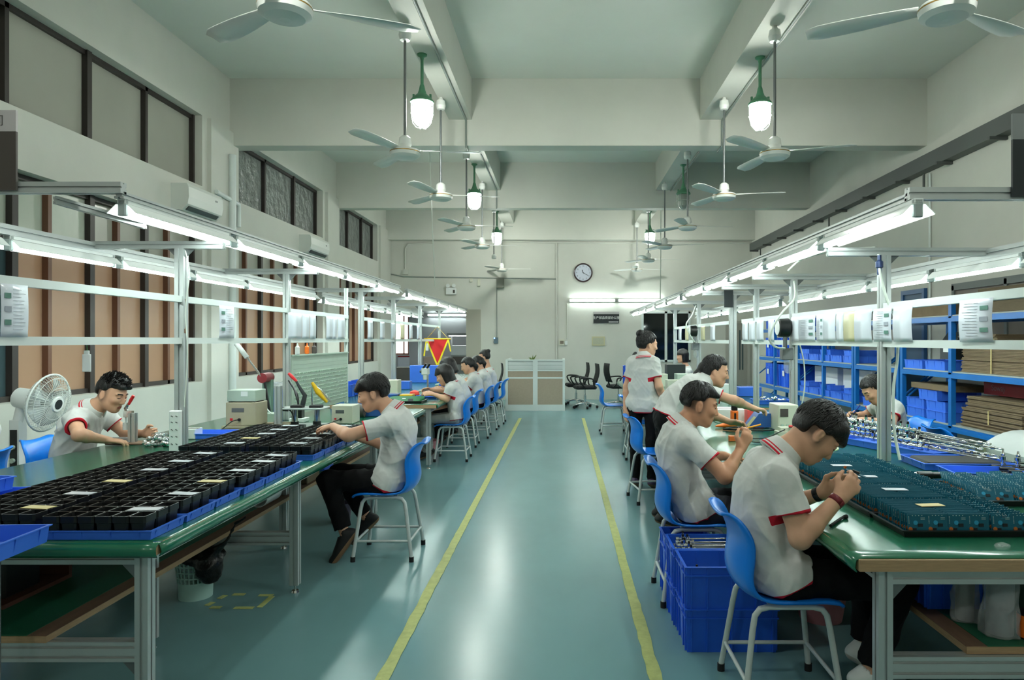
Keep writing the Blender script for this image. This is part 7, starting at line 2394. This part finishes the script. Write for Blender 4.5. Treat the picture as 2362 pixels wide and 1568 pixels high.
# ---------- standing woman with a bun (seen from behind)
p5 = dict(pel=(.82, 6.98, .90), mid=(.82, 6.98, 1.04), chest=(.825, 6.98, 1.20), neck=(.83, 6.96, 1.335), head=(.862, 6.98, 1.455),
          hfwd=(.93, .30, -.12), hup=(.1, 0, 1),
          sh_l=(.725, 7.03, 1.265), el_l=(.668, 7.06, 1.03), wr_l=(.648, 7.03, .81), sh_r=(.925, 6.92, 1.265), el_r=(.965, 6.86, 1.04), wr_r=(1.045, 6.97, .85),
          hip_l=(.745, 7.01, .86), kn_l=(.745, 7.0, .47), an_l=(.75, 7.02, .09), toe_l=(.80, 7.17, .045),
          hip_r=(.90, 6.95, .86), kn_r=(.905, 6.94, .47), an_r=(.91, 6.95, .09), toe_r=(.97, 7.10, .045))
person('woman with black hair in a bun standing in the right aisle with her back turned', p5, 'bun', .0055, slim=.88, seed=15, standing=True, shoes=mat('purple_shoe', (70, 56, 84), .6),
       hands={'l': ((-.05, -.05, -1), (1, .3, 0), (.3, -.9, 0), (.5, .6, .7, .8)), 'r': ((.35, .45, -.75), (-.6, .6, 0), (-.6, -.3, .3), (.4, .5, .6, .6))}, sleeve=.62, hand_size=.92,
       hem=((.82, 6.98, .775), (0, 0, -1)))

# ---------- woman with a ponytail bending over the bench
p6 = dict(pel=(.86, 5.62, .90), mid=(.93, 5.62, 1.02), chest=(1.06, 5.62, 1.11), neck=(1.165, 5.62, 1.165), head=(1.245, 5.62, 1.245),
          hfwd=(.97, -.1, -.2), hup=(.2, 0, .97),
          sh_r=(1.12, 5.46, 1.10), el_r=(1.34, 5.38, 1.03), wr_r=(1.53, 5.52, .955), sh_l=(1.12, 5.78, 1.10), el_l=(1.24, 5.82, .88), wr_l=(1.38, 5.66, .83),
          hip_r=(.85, 5.53, .87), kn_r=(.84, 5.53, .47), an_r=(.82, 5.53, .09), toe_r=(.97, 5.53, .045),
          hip_l=(.85, 5.71, .87), kn_l=(.84, 5.71, .47), an_l=(.82, 5.71, .09), toe_l=(.97, 5.71, .045))
person('woman with a ponytail leaning far over the right bench to reach a red box', p6, 'ponytail', .0055, slim=.90, seed=18, standing=True,
       hands={'r': ((.92, .35, -.15), (.1, 0, -1), (-.2, .9, 0), (.9, .9, 1.0, 1.1)), 'l': ((.9, -.3, -.1), (0, -.6, -.8), (0, -.6, .8), (.8, .9, 1.0, 1.1))}, hand_size=.92,
       hem=((.875, 5.62, .895), (-.35, 0, -1)))

# ---------- writing woman in front of the blue racks (faces -x)
p7 = dict(pel=(3.05, 6.3, .53), mid=(3.03, 6.3, .68), chest=(2.99, 6.3, .83), neck=(2.93, 6.3, .95), head=(2.835, 6.3, 1.05),
          hfwd=(-.80, -.1, -.60), hup=(-.60, 0, .80),
          sh_l=(2.965, 6.14, .895), el_l=(2.87, 6.03, .775), wr_l=(2.68, 6.14, .795), sh_r=(2.965, 6.46, .895), el_r=(2.86, 6.56, .78), wr_r=(2.71, 6.42, .805),
          hip_l=(3.03, 6.22, .52), kn_l=(2.64, 6.2, .52), an_l=(2.66, 6.2, .10), toe_l=(2.5, 6.2, .055),
          hip_r=(3.03, 6.38, .52), kn_r=(2.64, 6.4, .52), an_r=(2.66, 6.4, .10), toe_r=(2.5, 6.4, .055))
t = person('woman with a ponytail writing at the far side of the right bench', p7, 'ponytail', .0055, slim=.9, seed=21,
       hands={'l': ((-.95, .2, .0), (0, .2, -1), (-.3, .8, .2), (.5, .6, .7, .8)), 'r': ((-.8, -.45, .12), (0, -.8, -.5), (0, -.3, .9), (1.0, 1.0, 1.2, 1.3))}, hand_size=.9)
band(t, p7['wr_l'], p7['el_l'], mat('maroon_strap', (110, 24, 34), .5), 'wristband', .029, .008, 'dark red wristband')
single(MB().cyl((0, 0, 0), (0, 0, .15), .005, .005, 8).cyl((0, 0, -.012), (0, 0, 0), .001, .005, 8), 'pen', mat('blue_pen', (30, 44, 130), .4), 'blue pen held by the writing woman', 'pen', (2.63, 6.33, .79), None, (0.1, .65, 0))

# ---------- women along the far left bench (face -x)
def sit_pose(x, y, sgn, lean=.10, hd=-.35, reach=.38, headz=1.06):
    f = lambda a, l, u: (x + sgn * a, y + sgn * l, u)
    return dict(pel=f(0, 0, .53), mid=f(lean * .25, 0, .68), chest=f(lean * .75, 0, .84), neck=f(lean * 1.25, 0, .955), head=f(lean * 1.25 + .085, 0, headz),
                hfwd=(sgn * .9, 0, hd), hup=(-sgn * hd, 0, .9),
                sh_l=f(lean, .16, .895), el_l=f(lean + .13, .20, .72), wr_l=f(reach - .03, .10, .80), sh_r=f(lean, -.16, .895), el_r=f(lean + .13, -.20, .72), wr_r=f(reach - .03, -.10, .80),
                hip_l=f(.02, .08, .52), kn_l=f(.40, .09, .52), an_l=f(.38, .09, .10), toe_l=f(.54, .09, .055), hip_r=f(.02, -.08, .52), kn_r=f(.40, -.09, .52), an_r=f(.38, -.09, .10), toe_r=f(.54, -.09, .055))
HSIT = lambda sgn: {'l': ((sgn * .95, -.2, .05), (0, -sgn * .6, -.7), (0, -sgn * .6, .7), (.8, .9, 1.0, 1.1)), 'r': ((sgn * .95, .2, .05), (0, sgn * .6, -.7), (0, sgn * .6, .7), (.8, .9, 1.0, 1.1))}
A = sit_pose(-1.30, 8.73, -1, .07, -.40, .36, 1.055)
A.update(el_l=(-1.42, 8.56, .77), wr_l=(-1.60, 8.62, .83), el_r=(-1.45, 8.92, .83), wr_r=(-1.63, 8.78, .865))
person('woman with black bob in grey polo and grey trousers, nearest at the far left bench', A, 'bob', .0065, slim=.9, pants=PANTSL, seed=31, hands=HSIT(-1), detail=False, hand_size=.95)
person('woman with black hair, second from the near end of the far left bench', sit_pose(-1.36, 9.92, -1, .14, -.45, .38, 1.11), 'bob', .0085, slim=.92, seed=33, hands=HSIT(-1), detail=False)
person('woman with low ponytail, third from the near end of the far left bench', sit_pose(-1.30, 10.80, -1, .06, -.35, .36, 1.10), 'ponytail', .0085, slim=.92, seed=35, hands=HSIT(-1), detail=False)
person('woman with loose ponytail, fourth from the near end of the far left bench', sit_pose(-1.26, 11.80, -1, .07, -.5, .36, 1.10), 'ponytail', .009, slim=.92, seed=37, hands=HSIT(-1), detail=False)
person('woman with hair tied up, farthest of the five at the far left bench', sit_pose(-1.26, 12.62, -1, .05, -.1, .36, 1.19), 'bun', .009, slim=.92, seed=39, hands=HSIT(-1), detail=False)
E = sit_pose(-3.85, 4.48, -1, -.01, -.2, .24, 1.12)
for k_, s_ in (('l', -1), ('r', 1)):
    E.update({'kn_' + k_: (-4.15, 4.48 + s_ * .12, .52), 'an_' + k_: (-4.02, 4.48 + s_ * .12, .10), 'toe_' + k_: (-4.16, 4.48 + s_ * .13, .055)})
person('person in white polo cut off by the left edge of the photo', E, 'short', .008, slim=1.0, seed=41, detail=False)
# two people deep in the hall behind the right bench
person('person with dark hair sitting behind the blue partition box in the back', sit_pose(1.40, 14.0, 1, .05, -.25, .36, 1.13), 'bob', .010, slim=.95, seed=43, detail=False)
person('person with dark hair sitting far behind the right lamp rack', sit_pose(2.42, 13.2, -1, .03, -.1, .36, 1.19), 'bob', .010, slim=.95, seed=45, detail=False)
